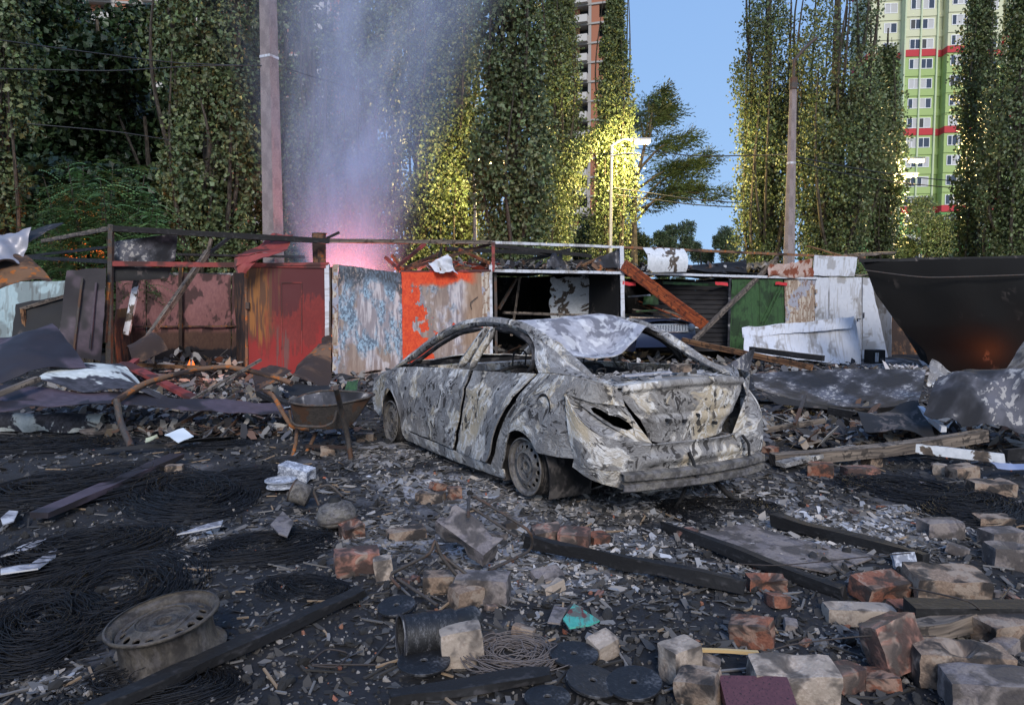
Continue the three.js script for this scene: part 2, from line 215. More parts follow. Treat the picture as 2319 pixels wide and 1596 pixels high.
M.rimDark = M.rim.clone(); M.rimDark.color.setRGB(0.52, 0.49, 0.46);
M.tyreRest = mat((u, v) => { const g = fbm(u, v, 3, 3, 121, 60), q = fbm(u, v, 20, 3, 122); return [...mix3([0.12, 0.115, 0.115], [0.40, 0.37, 0.35], ss(0.4, 0.75, 0.7 * g + 0.3 * q)), g]; }, { tile: 0.5, bump: 0.004 });
M.concrete = mat((u, v) => { const p = fbm(u, v, 4, 4, 131), q = fbm(u, v, 60, 3, 132), w = n2(u * 128, v * 128, 128, 128, 133); let c = mix3([0.50, 0.46, 0.46], [0.64, 0.59, 0.58], q); c = mix3(c, [0.44, 0.40, 0.40], ss(0.4, 0.7, p) * 0.5); c = mix3(c, [0.27, 0.24, 0.25], 0.7 * ss(0.78, 0.86, w)); return [...c, q - 0.4 * ss(0.78, 0.86, w)]; }, { tile: 0.8, bump: 0.003 });
const brickTex = (a, b, sootK, mortar, sd) => (u, v) => { const [x, y] = warp(u, v, 6, sd, 0.12), p = fbm(x, y, 4, 4, sd), q = fbm(u, v, 40, 3, sd + 2), m = fbm(x, y, 5, 4, sd + 9); let c = mix3(a, b, q); c = mix3(c, [0.62, 0.57, 0.52], mortar * ss(0.48, 0.6, m)); c = mix3(c, [0.15, 0.14, 0.14], sootK * ss(0.42, 0.72, p)); return [...c, 0.5 * q + 0.5 * m]; };
M.brickTan = mat(brickTex([0.44, 0.37, 0.32], [0.60, 0.52, 0.45], 0.85, 0.6, 141), { tile: 0.33, bump: 0.004 });
M.brickPink = mat(brickTex([0.52, 0.35, 0.30], [0.66, 0.48, 0.42], 0.7, 0.7, 145), { tile: 0.37, bump: 0.004 });
M.brickRed = mat(brickTex([0.44, 0.27, 0.21], [0.57, 0.37, 0.29], 0.75, 0.55, 149), { tile: 0.31, bump: 0.004 });
M.brickGrey = mat(brickTex([0.38, 0.355, 0.36], [0.53, 0.50, 0.50], 0.55, 0.35, 155), { tile: 0.35, bump: 0.003 });
M.brickPale = mat(brickTex([0.58, 0.52, 0.47], [0.74, 0.69, 0.64], 0.6, 0.8, 159), { tile: 0.39, bump: 0.004 });
M.purpleTile = mat((u, v) => { const q = fbm(u, v, 40, 3, 171), w = n2(u * 60, v * 60, 60, 60, 172); return [...mix3(mix3([0.29, 0.17, 0.2], [0.36, 0.22, 0.245], q), [0.15, 0.1, 0.12], ss(0.86, 0.9, w)), q]; }, { tile: 0.3, bump: 0.001, rough: 0.6 });
M.teal = mat(painted([0.26, 0.62, 0.56], [0.36, 0.74, 0.67], [0.4, 0.36, 0.33], 175, 0.9), { tile: 0.4, rough: 0.5 });
M.ashWhite = mat((u, v) => { const p = fbm(u, v, 6, 4, 181), q = fbm(u, v, 40, 3, 182); return [...mix3([0.5, 0.52, 0.57], [0.84, 0.86, 0.9], ss(0.3, 0.7, 0.5 * p + 0.5 * q)), q]; }, { tile: 0.5, bump: 0.004 });
M.bark = mat((u, v) => { const g = fbm(u, v, 24, 4, 191, 4), q = fbm(u, v, 30, 3, 192); return [...mix3([0.16, 0.145, 0.125], [0.36, 0.33, 0.29], ss(0.3, 0.7, g * 0.7 + q * 0.3)), g]; }, { size: 256, tile: 1.5, bump: 0.01 });
M.chip = new THREE.MeshStandardMaterial({ color: 0xffffff, roughness: 0.95, side: THREE.DoubleSide, flatShading: true });
M.wire = flat(0.012, 0.0125, 0.015, 0.6, 0.2);
M.wireBrown = flat(0.05, 0.04, 0.036, 0.7, 0.2);
M.black = flat(0.012, 0.0125, 0.014, 0.8);
M.disc = mat((u, v) => { const q = fbm(u, v, 40, 3, 201), p = fbm(u, v, 5, 3, 202); return [...mix3([0.07, 0.073, 0.085], [0.36, 0.36, 0.37], 0.75 * ss(0.45, 0.8, 0.5 * p + 0.5 * q) + 0.15 * q), q]; }, { size: 256, tile: 0.4, rough: 0.55, bump: 0.001 });
M.cable = flat(0.02, 0.022, 0.025, 0.6);
const leafMat = (r, g, b) => new THREE.MeshPhysicalMaterial({ color: new THREE.Color().setRGB(r, g, b), roughness: 0.5, side: THREE.DoubleSide, specularIntensity: 0.9 });
// ---------- the ground: burnt soil, ash and rubble ----------
const BL = [  // pale ash and rubble dust as it lies in the photograph: view x, y, radii, amount
  [1500, 1150, 420, 70, 0.9], [1900, 1210, 330, 70, 1.0], [1180, 1110, 160, 55, 1.0], [1225, 1118, 80, 26, 1.35], [1300, 1260, 360, 120, 0.85], [1750, 1290, 160, 35, 0.8], [950, 1090, 240, 45, 0.6], [820, 1200, 220, 60, 0.5], [480, 1215, 130, 26, 0.8], [420, 1275, 90, 30, 0.7],
  [880, 1040, 110, 40, 0.7], [120, 1540, 150, 40, 0.6], [90, 1290, 130, 22, 0.7], [1250, 1420, 260, 60, 0.35], [1900, 1450, 300, 60, 0.3], [2150, 1160, 160, 40, 0.5], [640, 880, 200, 22, 0.6], [450, 890, 200, 30, 0.5], [1960, 840, 140, 30, 0.6], [60, 980, 120, 25, 0.3], [330, 1230, 120, 16, 0.5]];
const ashAt = (x, z) => { const [a, b] = toView(V(x, 0, z)); let m = 0; for (const [px, py, rx, ry, k] of BL) { const d = ((a - px) / rx) ** 2 + ((b - py) / ry) ** 2; if (d < 4) m = Math.max(m, k * Math.exp(-d * 1.2)); } return m; };
const gh = (x, z) => (-z > 22 || -z < 0.6 ? 0 : 0.035 * n3(x * 0.9, 2, z * 0.9) + 0.018 * n3(x * 3.1, 7, z * 3.1) + 0.008 * n3(x * 9, 4, z * 9));
const GX0 = -13, GW = 27, GZ0 = -25.5, GD = 25;
{
  const W = 2048, c = new Uint8Array(W * W * 4), b = new Uint8Array(W * W * 4);
  const lowW = 128, low = new Float32Array(lowW * lowW);
  for (let j = 0; j < lowW; j++) for (let i = 0; i < lowW; i++) low[j * lowW + i] = ashAt(GX0 + (i + 0.5) / lowW * GW, GZ0 + (1 - (j + 0.5) / lowW) * GD);
  const lowAt = (u, v) => { const x = clamp(u * lowW - 0.5, 0, lowW - 1.001), y = clamp(v * lowW - 0.5, 0, lowW - 1.001), i = Math.floor(x), j = Math.floor(y), a = x - i, d = y - j; const g = (p, q) => low[q * lowW + p]; return lerp(lerp(g(i, j), g(i + 1, j), a), lerp(g(i, j + 1), g(i + 1, j + 1), a), d); };
  for (let j = 0; j < W; j++) for (let i = 0; i < W; i++) {
    const u = i / W, v = j / W, m = lowAt(u, v), big = n2(u * 40, v * 40, 40, 40, 2), q = n2(u * 150, v * 150, 150, 150, 4) * 0.6 + n2(u * 240, v * 240, 240, 240, 6) * 0.4, w = PERM[(PERM[i & 255] + j * 7 + (i >> 8) * 31) & 255] / 255;
    let k = mix3([0.075, 0.08, 0.098], [0.165, 0.165, 0.18], q);
    const a = ss(0.18, 0.7, m + 0.55 * (q - 0.5) + 0.5 * (big - 0.5)); k = mix3(k, mix3([0.46, 0.45, 0.455], [0.74, 0.74, 0.76], w * 0.5 + q * 0.5), a * 0.85);
    const s = ss(0.8, 0.9, q) * 0.3; k = mix3(k, [0.44, 0.42, 0.41], s);
    const o = (j * W + i) * 4; for (let n = 0; n < 3; n++) { c[o + n] = k[n] * (0.86 + 0.28 * w) * 255; b[o + n] = (0.5 * q + 0.3 * w + 0.2 * big) * 255; } c[o + 3] = b[o + 3] = 255;
  }
  const [map, bumpMap] = [c, b].map((d, n) => { const t = new THREE.DataTexture(d, W, W); t.magFilter = THREE.LinearFilter; if (!n) t.colorSpace = THREE.SRGBColorSpace; t.needsUpdate = true; return t; });
  const NX = 330, NZ = 330, g = new THREE.PlaneGeometry(GW, GD, NX, NZ); g.rotateX(-Math.PI / 2); g.translate(GX0 + GW / 2, 0, GZ0 + GD / 2);
  const p = g.attributes.position; for (let i = 0; i < p.count; i++) { const e = Math.min(p.getX(i) - GX0, GX0 + GW - p.getX(i), p.getZ(i) - GZ0, GZ0 + GD - p.getZ(i)); p.setY(i, gh(p.getX(i), p.getZ(i)) * ss(0, 1, e)); }
  g.computeVertexNormals();
  struct('ground', g, new THREE.MeshStandardMaterial({ map, bumpMap, bumpScale: 0.025, roughness: 0.95 }));
  const far = new THREE.CircleGeometry(420, 48); far.rotateX(-Math.PI / 2); far.translate(0, -0.09, -120);
  struct('terrain', far, mat((u, v) => { const q = fbm(u, v, 20, 4, 211); return [...mix3([0.16, 0.17, 0.11], [0.27, 0.25, 0.19], q), q]; }, { size: 256, tile: 0.02 }));
}
// rubble that nobody could count: flat shards, crumbs, charcoal, splinters
function scatter(name, label, category, geo, n, seed, accept, make, material = M.chip) {
  const r = rng(seed), im = shade(new THREE.InstancedMesh(geo, material, n)), m = new THREE.Matrix4(), q = new THREE.Quaternion(), e = new THREE.Euler(), c = new THREE.Color();
  let k = 0, tries = 0;
  while (k < n && tries++ < n * 30) {
    const d = 1.9 + Math.pow(r(), 1.55) * 15, x = (r() - 0.5) * 2 * (d * 0.9 + 0.5), z = -d;
    const a = ashAt(x, z); if (!accept(x, z, a, r)) continue;
    const o = make(a, r, x, z); e.set(o.tx, r() * 6.28, o.tz); q.setFromEuler(e);
    m.compose(V(x, gh(x, z) + o.y, z), q, V(...o.s)); im.setMatrixAt(k, m); im.setColorAt(k, c.setRGB(...o.c)); k++;
  }
  im.count = k; im.name = numbered(name); im.userData = { label, category, kind: 'stuff' }; scene.add(im); return im;
}
function shardGeo(seed, n = 6) { const r = rng(seed), pts = []; for (let i = 0; i < n; i++) { const a = (i + r() * 0.7) / n * 6.28, l = 0.6 + 0.5 * r(); pts.push([Math.cos(a) * l, Math.sin(a) * l * 0.75]); } const g = poly(pts, 0.14); g.deleteAttribute('uv'); const p = g.attributes.position; for (let i = 0; i < p.count; i++) p.setY(i, p.getY(i) + 0.12 * n3(p.getX(i) * 1.3 + seed, 3, p.getZ(i) * 1.3)); g.computeVertexNormals(); return g; }
function stoneGeo(seed, d = 1) { const g = new THREE.IcosahedronGeometry(1, d), p = g.attributes.position; for (let i = 0; i < p.count; i++) { const v = V(p.getX(i), p.getY(i), p.getZ(i)), k = 0.78 + 0.4 * n3(v.x * 1.3 + seed, v.y * 1.3, v.z * 1.3); p.setXYZ(i, v.x * k, v.y * k * 0.75, v.z * k); } g.deleteAttribute('uv'); g.computeVertexNormals(); return g; }
const grey = (v, r, w = 0) => { const k = v * (0.75 + 0.5 * r()); return [k * (1 + w * 0.18), k * (1 + w * 0.05), k * (1 - w * 0.12 + 0.04)]; };
for (let s = 0; s < 4; s++) {
  scatter('slate_rubble', `loose broken slate and roofing shards strewn over the burnt ground, ${['long and pale', 'small and blunt', 'mid grey', 'dark and thin'][s]}`, 'rubble', shardGeo(31 + s, 5 + (s % 3)), 7000, 300 + s,
    (x, z, a, r) => r() < 0.13 + 1.2 * a, (a, r, x, z) => { const k = (0.010 + 0.036 * r() ** 2.6) * clamp(0.42 - z / 11, 0.5, 1.15), w = r(); return { tx: (r() - 0.5) * 0.9, tz: (r() - 0.5) * 0.9, y: 0.006, s: [k * (1 + r() * 1.3), k * 0.6, k], c: grey([0.05, 0.12, 0.24, 0.42][Math.min(3, Math.floor(w * (1.6 + 3.2 * a)))] * [1.2, 1, 0.9, 0.6][s], r, r() * 1.2 - 0.2) }; });
}
for (let s = 0; s < 2; s++) scatter('crumb_rubble', ['fine mortar and brick crumbs scattered among the debris', 'gravel sized burnt crumbs lying in the soot'][s], 'rubble', stoneGeo(5 + s, 0), 7800, 320 + s, (x, z, a, r) => r() < 0.2 + a, (a, r) => { const k = 0.005 + 0.016 * r() ** 3; const t = r(); return { tx: r() * 3, tz: r() * 3, y: k * 0.3, s: [k * 1.2, k, k], c: t < 0.05 ? [0.22 + 0.1 * r(), 0.11, 0.07] : grey(s ? 0.09 : 0.2 + 0.2 * a, r, 0.7) }; });
scatter('charcoal', 'lumps of charcoal and soot strewn over the ground', 'charcoal', stoneGeo(9, 1), 5200, 340, (x, z, a, r) => r() < 0.75 - 0.35 * a, (a, r) => { const k = 0.008 + 0.03 * r() ** 2.5; return { tx: r() * 3, tz: r() * 3, y: k * 0.3, s: [k * 1.5, k * 0.8, k], c: grey(0.022, r) }; });
scatter('splinters', 'charred splinters, slivers and thin sticks lying all over the rubble', 'debris', new THREE.BoxGeometry(1, 0.06, 0.09), 2600, 350, (x, z, a, r) => r() < 0.6, (a, r) => { const k = 0.05 + 0.16 * r() ** 2; return { tx: (r() - 0.5) * 0.5, tz: (r() - 0.5) * 0.5, y: 0.012, s: [k, 0.12, 0.1], c: r() < 0.16 ? [0.28, 0.2, 0.13] : grey(r() < 0.3 ? 0.15 : 0.04, r, 0.4) }; });
scatter('fine_crumbs', 'fine black and grey grit covering the nearest ground', 'grit', stoneGeo(15, 0), 9000, 361, (x, z, a, r) => -z < 5.2, (a, r) => { const k = 0.003 + 0.009 * r() ** 2; return { tx: r() * 3, tz: r() * 3, y: k * 0.3, s: [k * 1.3, k, k], c: grey(r() < 0.35 + a * 0.5 ? 0.22 : 0.035, r, 0.4) }; });
// ---------- the burnt car (local: x left, y up, z forward; built round the middle of the wheelbase) ----------
function rimParts(g, R, W, holes, material, hubMat, lugs = 5) {   // axis along +x, outer face at +x
  const ring = (pts) => { const l = new THREE.LatheGeometry(pts.map(([r, x]) => new THREE.Vector2(r * R, x)), 48); l.rotateZ(-Math.PI / 2); return l; };
  const b = surfLathe([[0.98, 0.5 * W], [1.02, 0.49 * W], [1.03, 0.43 * W], [0.95, 0.40 * W], [0.87, 0.30 * W], [0.85, 0.0], [0.87, -0.3 * W], [0.95, -0.42 * W], [1.03, -0.46 * W], [1.0, -0.5 * W]].map(([r, x]) => [r * R, x]), 48);
  obj('barrel', b, material, g);
  const s = new THREE.Shape(); s.absarc(0, 0, 0.84 * R, 0, (2 * Math.PI), false);
  for (let i = 0; i < holes; i++) { const a = i / holes * (2 * Math.PI), h = new THREE.Path(), r0 = 0.70 * R; h.absellipse(Math.cos(a) * r0, Math.sin(a) * r0, R * 0.075, R * Math.min(0.1, 1.55 / holes), 0, (2 * Math.PI), true, a); s.holes.push(h); }
  const bore = new THREE.Path(); bore.absarc(0, 0, 0.5 * R, 0, (2 * Math.PI), true); s.holes.push(bore);
  const dg = new THREE.ExtrudeGeometry(s, { depth: 0.006, bevelEnabled: true, bevelSize: 0.003, bevelThickness: 0.002, bevelSegments: 2, curveSegments: 40 });
  const p = dg.attributes.position; for (let i = 0; i < p.count; i++) { const r = Math.hypot(p.getX(i), p.getY(i)) / R; p.setZ(i, p.getZ(i) + 0.22 * W + 0.18 * W * ss(0.86, 0.5, r)); } dg.rotateY(Math.PI / 2); dg.computeVertexNormals();
  obj('dish', dg, material, g);
  const hub = ring([[0.51, 0.385 * W], [0.46, 0.40 * W], [0.42, 0.33 * W], [0.27, 0.29 * W], [0.25, 0.36 * W], [0.16, 0.37 * W], [0.15, 0.24 * W], [0.0, 0.24 * W]]);
  const h = obj('hub', hub, material, g);
  for (let i = 0; i < lugs; i++) { const a = i / lugs * 6.28, c = new THREE.CylinderGeometry(R * 0.045, R * 0.045, 0.012, 6); c.rotateZ(Math.PI / 2); c.translate(0.325 * W, Math.cos(a) * R * 0.35, Math.sin(a) * R * 0.35); obj('wheel_nut', c, M.carDark, h); }
  if (hubMat) { const d = new THREE.CylinderGeometry(0.6 * R, 0.6 * R, 0.4 * W, 24); d.rotateZ(Math.PI / 2); d.translate(-0.12 * W, 0, 0); obj('brake_drum', d, hubMat, g); }
}
function surfLathe(pts, n) { const l = new THREE.LatheGeometry(pts.map(([r, x]) => new THREE.Vector2(r, x)), n); l.rotateZ(-Math.PI / 2); const uv = l.attributes.uv; for (let i = 0; i < uv.count; i++) uv.setXY(i, uv.getX(i) * 1.3, uv.getY(i) * 0.3); return l; }
{
  const car = thing('burnt_car', 'burnt out sedan stripped to ash grey metal, sitting on bare steel rims in the middle', 'car');
  const Xs = (z, y) => { let w = 0.845 - 0.10 * ss(1.0, 2.1, z) - 0.15 * clamp((-z - 1.5) / 0.6) ** 2; if (y < 0.35) w -= 0.055 * ((0.35 - y) / 0.25) ** 2; if (y > 0.6) w -= 0.085 * ((y - 0.6) / 0.35) ** 1.6; return w + 0.012 * Math.exp(-(((y - 0.73 + 0.03 * z) / 0.028) ** 2)) - 0.008 * Math.exp(-(((y - 0.3) / 0.05) ** 2)); };
  const dent = (p, k = 1) => { const a = 0.007 * k; p.x += a * n3(p.x * 6, p.y * 7, p.z * 5) + a * 0.5 * n3(p.x * 17, p.y * 17, p.z * 15); p.y += a * 0.5 * n3(p.z * 8, p.x * 8, p.y * 8); p.z += a * 0.6 * n3(p.y * 9, p.z * 6, p.x * 9); return p; };
  const side = (T, B, L, R, off = 0) => { const c = coons(T.map(([z, y]) => [0, y, z]), B.map(([z, y]) => [0, y, z]), L.map(([z, y]) => [0, y, z]), R.map(([z, y]) => [0, y, z])); return (u, v) => { const p = c(u, v); p.x = Xs(p.z, p.y) + (typeof off === 'function' ? off(u, v) : off); return dent(p); }; };
  const flip = (f) => (u, v) => { const p = asV(f(1 - u, v)); return V(-p.x, p.y, p.z); };
  let uvk = 0;
  const panel = (name, f, nu, nv, su, sv, o = {}) => { uvk += 0.37; return obj(name, surf(f, nu, nv, { thick: o.thick ?? 0.01, su, sv, ou: uvk, ov: uvk * 1.7 }), o.mat ?? M.carAsh, o.parent ?? car, o.label); };
  const arc = (cz, cy, r, a0, a1, n) => [...Array(n + 1).keys()].map((i) => { const a = (a0 + (a1 - a0) * i / n) * Math.PI / 180; return [cz + Math.cos(a) * r, cy + Math.sin(a) * r]; });
  const FZ = 1.36, RZ = -1.26;
  const fender = side([[0.695, 0.83], [1.2, 0.78], [1.7, 0.68], [2.0, 0.58]], [[0.82, 0.16], [0.98, 0.12], ...arc(FZ, 0.22, 0.345, 170, 12, 8), [1.76, 0.22], [2.02, 0.26]], [[0.695, 0.83], [0.76, 0.5], [0.82, 0.16]], [[2.0, 0.58], [2.06, 0.42], [2.02, 0.26]]);
  const fdoor = side([[0.68, 0.83], [0.1, 0.865], [-0.42, 0.89]], [[0.805, 0.225], [0.3, 0.215], [-0.175, 0.21]], [[0.68, 0.83], [0.73, 0.6], [0.81, 0.4], [0.805, 0.225]], [[-0.42, 0.89], [-0.37, 0.6], [-0.24, 0.32], [-0.175, 0.21]], (u, v) => 0.006 + 0.012 * u ** 6);
  const rdoor = side([[-0.448, 0.885], [-0.9, 0.91], [-1.355, 0.935]], [[-0.215, 0.2], [-0.5, 0.195], [-0.78, 0.215]], [[-0.448, 0.885], [-0.405, 0.6], [-0.28, 0.32], [-0.215, 0.2]], [[-1.355, 0.935], [-1.185, 0.76], [-0.965, 0.5], [-0.85, 0.29], [-0.78, 0.215]], (u, v) => 0.004 + 0.03 * u ** 5 * ss(0, 0.3, v));
  const quarter = side([[-1.385, 0.945], [-1.6, 0.95], [-1.80, 0.945]], [[-0.80, 0.19], [-0.95, 0.15], ...arc(RZ, 0.21, 0.315, 178, 42, 8).map(([z, y]) => [2 * RZ - z, y]), [-1.6, 0.415], [-1.86, 0.43]], [[-1.385, 0.945], [-1.215, 0.76], [-0.995, 0.5], [-0.875, 0.285], [-0.80, 0.19]], [[-1.80, 0.945], [-1.82, 0.83], [-1.84, 0.62], [-1.86, 0.43]]);
  const sill = side([[0.97, 0.2], [0, 0.19], [-0.8, 0.19], [-1.0, 0.19]], [[0.97, 0.1], [0, 0.09], [-0.98, 0.12]], [[0.97, 0.2], [0.97, 0.1]], [[-1.0, 0.19], [-0.98, 0.12]]);
  // rear corner pieces; lamp recess corners A..D
  const A = [0.808, 0.845, -1.77], Bp = [0.545, 0.775, -2.075], C = [0.37, 0.535, -2.125], D = [0.715, 0.60, -2.05];
  const shoulder = coons([[Xs(-1.8, 0.945), 0.945, -1.80], [0.7, 0.925, -1.94], [0.55, 0.875, -2.03]], [A, [0.70, 0.80, -1.93], Bp], [[Xs(-1.8, 0.945), 0.945, -1.80], A], [[0.55, 0.875, -2.03], Bp]);
  const lower = coons([A, [0.80, 0.70, -1.93], D, C], [[Xs(-1.86, 0.43), 0.43, -1.86], [0.77, 0.40, -2.0], [0.66, 0.38, -2.09], [0.42, 0.40, -2.11]], [A, [0.815, 0.62, -1.83], [Xs(-1.86, 0.43), 0.43, -1.86]], [C, [0.40, 0.46, -2.12], [0.42, 0.40, -2.11]]);
  const skirt = coons([[Xs(-1.86, 0.43), 0.43, -1.86], [0.77, 0.40, -2.0], [0.66, 0.38, -2.09], [0.42, 0.40, -2.11]], [[0.79, 0.37, -1.84], [0.74, 0.31, -1.97], [0.62, 0.27, -2.06], [0.42, 0.25, -2.08]], [[Xs(-1.86, 0.43), 0.43, -1.86], [0.79, 0.37, -1.84]], [[0.42, 0.40, -2.11], [0.42, 0.25, -2.08]]);
  const dn = (f, k) => (u, v) => dent(asV(f(u, v)), k);
  for (const sd of [1, -1]) {
    const f = (g) => (sd > 0 ? g : flip(g)), q = sd > 0 ? 1 : 0.5, n = (a) => Math.ceil(a * q);
    panel('front_fender', f(fender), n(40), n(18), 1.3, 0.6);
    const d1 = panel('front_door', f(fdoor), n(36), n(24), 1.1, 0.65), d2 = panel('rear_door', f(rdoor), n(34), n(26), 0.9, 0.7);
    if (sd > 0) for (const [d, z, y] of [[d1, -0.13, 0.745], [d1, -0.25, 0.75], [d2, -0.93, 0.78], [d1, 0.84, 0.62]]) { const h = new THREE.CylinderGeometry(0.019, 0.016, 0.012, 12); h.rotateZ(Math.PI / 2); h.rotateX(0.4); h.translate(Xs(z, y) + 0.007, y, z); obj('handle_hole', h, M.black, d); }
    panel('quarter_panel', f(quarter), n(44), n(26), 1.0, 0.7);
    panel('sill', f(sill), n(30), 3, 2.0, 0.12);
    panel('rear_shoulder', f(dn(shoulder)), n(18), 6, 0.5, 0.12); panel('rear_corner', f(dn(lower)), n(24), n(14), 0.7, 0.4); panel('rear_skirt', f(dn(skirt, 1.6)), n(18), 6, 0.6, 0.15);
    { // lamp recess: a sunk plate with a ragged opening
      const cr = coons([A, [0.70, 0.80, -1.93], Bp], [A, [0.80, 0.70, -1.93], D, C], [A, A.map((x, i) => x - (i === 1 ? 0.001 : 0))], [Bp, [0.47, 0.66, -2.10], C]), N = 14, out = [];
      for (let i = 0; i <= N; i++) out.push([i / N, 0]); for (let i = 1; i <= 6; i++) out.push([1, i / 6]); for (let i = 1; i < N; i++) out.push([1 - i / N, 1]);
      const s = new THREE.Shape(out.map((p) => new THREE.Vector2(...p))), h = new THREE.Path([[0.44, 0.24], [0.5, 0.16], [0.6, 0.2], [0.68, 0.3], [0.8, 0.32], [0.9, 0.46], [0.91, 0.62], [0.82, 0.7], [0.7, 0.62], [0.6, 0.58], [0.5, 0.45]].map((p) => new THREE.Vector2(...p))); s.holes.push(h);
      const g = new THREE.ExtrudeGeometry(s, { depth: 0.012, bevelEnabled: false }), p = g.attributes.position, uv = g.attributes.uv;
      for (let i = 0; i < p.count; i++) { const a = p.getX(i), b = p.getY(i), k = p.getZ(i), q = cr(a, b), dip = 0.03 * Math.sin(Math.PI * clamp(b)) * Math.sin(Math.PI * clamp(a * 0.9 + 0.05)) + k; p.setXYZ(i, sd * (q.x - dip * 0.6), q.y, q.z + dip * 0.8); uv.setXY(i, a * 0.5, b * 0.3); }
      g.computeVertexNormals(); obj('lamp_recess', g, M.carAsh, car);
    }
    // roof rail with pillars, door frames
    const T = (pts, r, name, m = M.carAsh) => obj(name, flatTube(pts.map(([x, y, z]) => [sd * x, y, z]), r, 0.6), m, car);
    T([[0.735, 0.76, 1.42], [0.66, 0.90, 1.10], [0.63, 1.01, 0.85], [0.605, 1.15, 0.45], [0.595, 1.225, 0.15], [0.585, 1.265, -0.2], [0.58, 1.27, -0.5], [0.58, 1.235, -0.9], [0.575, 1.15, -1.2], [0.57, 1.03, -1.5], [0.575, 0.925, -1.8]], 0.04, 'roof_rail');
    T([[0.735, 0.80, 1.05], [0.66, 0.92, 0.82], [0.625, 1.08, 0.42], [0.61, 1.17, 0.1], [0.605, 1.215, -0.28]], 0.022, 'window_frame', M.carDark);
    T([[0.745, 0.885, -0.10], [0.69, 1.03, -0.22], [0.61, 1.225, -0.36]], 0.034, 'door_pillar'); T([[0.745, 0.885, -0.30], [0.69, 1.03, -0.37], [0.605, 1.225, -0.47]], 0.032, 'door_pillar');
    T([[0.61, 1.222, -0.48], [0.615, 1.195, -0.85], [0.64, 1.10, -1.12], [0.70, 0.985, -1.22], [0.735, 0.925, -1.18]], 0.024, 'window_frame', M.carDark);
    // broad rear pillar
    const cp_ = coons([[0.60, 1.235, -0.92], [0.55, 1.19, -1.12], [0.50, 1.13, -1.28]], [[0.765, 0.945, -1.385], [0.735, 0.955, -1.6], [0.575, 0.915, -1.83]], [[0.60, 1.235, -0.92], [0.65, 1.12, -1.15], [0.715, 1.0, -1.27], [0.765, 0.945, -1.385]], [[0.50, 1.13, -1.28], [0.555, 1.0, -1.57], [0.575, 0.915, -1.83]]);
    panel('rear_pillar', f(dn(cp_)), n(20), n(22), 0.6, 0.5);
    const deck = coons([[Xs(-1.385, 0.945), 0.945, -1.385], [0.745, 0.95, -1.62], [Xs(-1.8, 0.945), 0.945, -1.8]].map((p) => p), [[0.60, 0.92, -1.70], [0.575, 0.915, -1.83], [0.55, 0.885, -2.0]], [[Xs(-1.385, 0.945), 0.945, -1.385], [0.66, 0.93, -1.6], [0.60, 0.92, -1.70]], [[Xs(-1.8, 0.945), 0.945, -1.8], [0.55, 0.885, -2.0]]);
    panel('rear_wing', f(dn(deck)), n(18), 8, 0.5, 0.2);
    obj('inner_side', surf((u, v) => V(sd * (0.70 - 0.05 * v), lerp(0.84, 0.12, v), lerp(1.1, -1.3, u)), 6, 3, { su: 2.4, sv: 0.7 }), M.carDark, car);
    obj('wheel_house', surf((u, v) => { const a = lerp(200, -20, u) * Math.PI / 180; return V(sd * lerp(0.80, 0.45, v), 0.21 + Math.sin(a) * 0.33, RZ + Math.cos(a) * 0.33); }, 16, 3, { su: 1, sv: 0.4 }), M.carDark, car);
    obj('wheel_house', surf((u, v) => { const a = lerp(200, -20, u) * Math.PI / 180; return V(sd * lerp(0.76, 0.45, v), 0.22 + Math.sin(a) * 0.34, FZ + Math.cos(a) * 0.34); }, 16, 3, { su: 1, sv: 0.4 }), M.carDark, car);
  }
  function flatTube(pts, r, sq) { const c = new THREE.CatmullRomCurve3(pts.map(asV), false, 'centripetal'), g = new THREE.TubeGeometry(c, pts.length * 6, r, 8, false), uv = g.attributes.uv, L = c.getLength(); for (let i = 0; i < uv.count; i++) uv.setXY(i, uv.getX(i) * L + r * 9, uv.getY(i) * 0.25); const p = g.attributes.position; for (let i = 0; i < p.count; i++) { const t = Math.floor(i / 9) / (pts.length * 6), q = c.getPointAt(clamp(t)), k = Math.sqrt(clamp(Math.min(t, 1 - t) * 9 + 0.02)), v = dent(V(lerp(q.x, p.getX(i), k), lerp(q.y, p.getY(i), k), lerp(q.z, p.getZ(i), k)), 0.7); p.setXYZ(i, v.x, v.y, v.z); } g.computeVertexNormals(); return g; }
  // slumped roof skin: sunk at the rear left, raised on the right
  panel('roof', (u, v) => {
    const x = lerp(0.575, -0.575, u), zr = -1.30 - 0.05 * Math.cos(x * 3) + 0.16 * ss(-0.1, -0.5, x), z = lerp(0.12, zr, v), e = 1 - (x / 0.575) ** 2;
    let y = 1.262 + 0.055 * e - 0.05 * ss(-0.2, 0.2, z) - 0.1 * ss(-0.6, -1.3, z) * (1 - 0.7 * e);
    y -= 0.27 * e ** 0.5 * ss(-0.75, -1.25, z) * ss(-0.4, 0.12, x); y -= 0.10 * e * Math.exp(-(((z + 0.35) / 0.28) ** 2) - ((x - 0.15) / 0.4) ** 2); y += 0.045 * Math.exp(-(((z + 0.85) / 0.3) ** 2) - ((x + 0.18) / 0.25) ** 2);
    y += e * (0.016 * n3(x * 5, 1, z * 4) + 0.010 * n3(x * 13, 4, z * 11)); return V(x, y, z);
  }, 56, 64, 1.2, 1.5, { thick: 0.008, mat: M.carRoof, label: 'buckled roof skin sunk at its rear edge' });
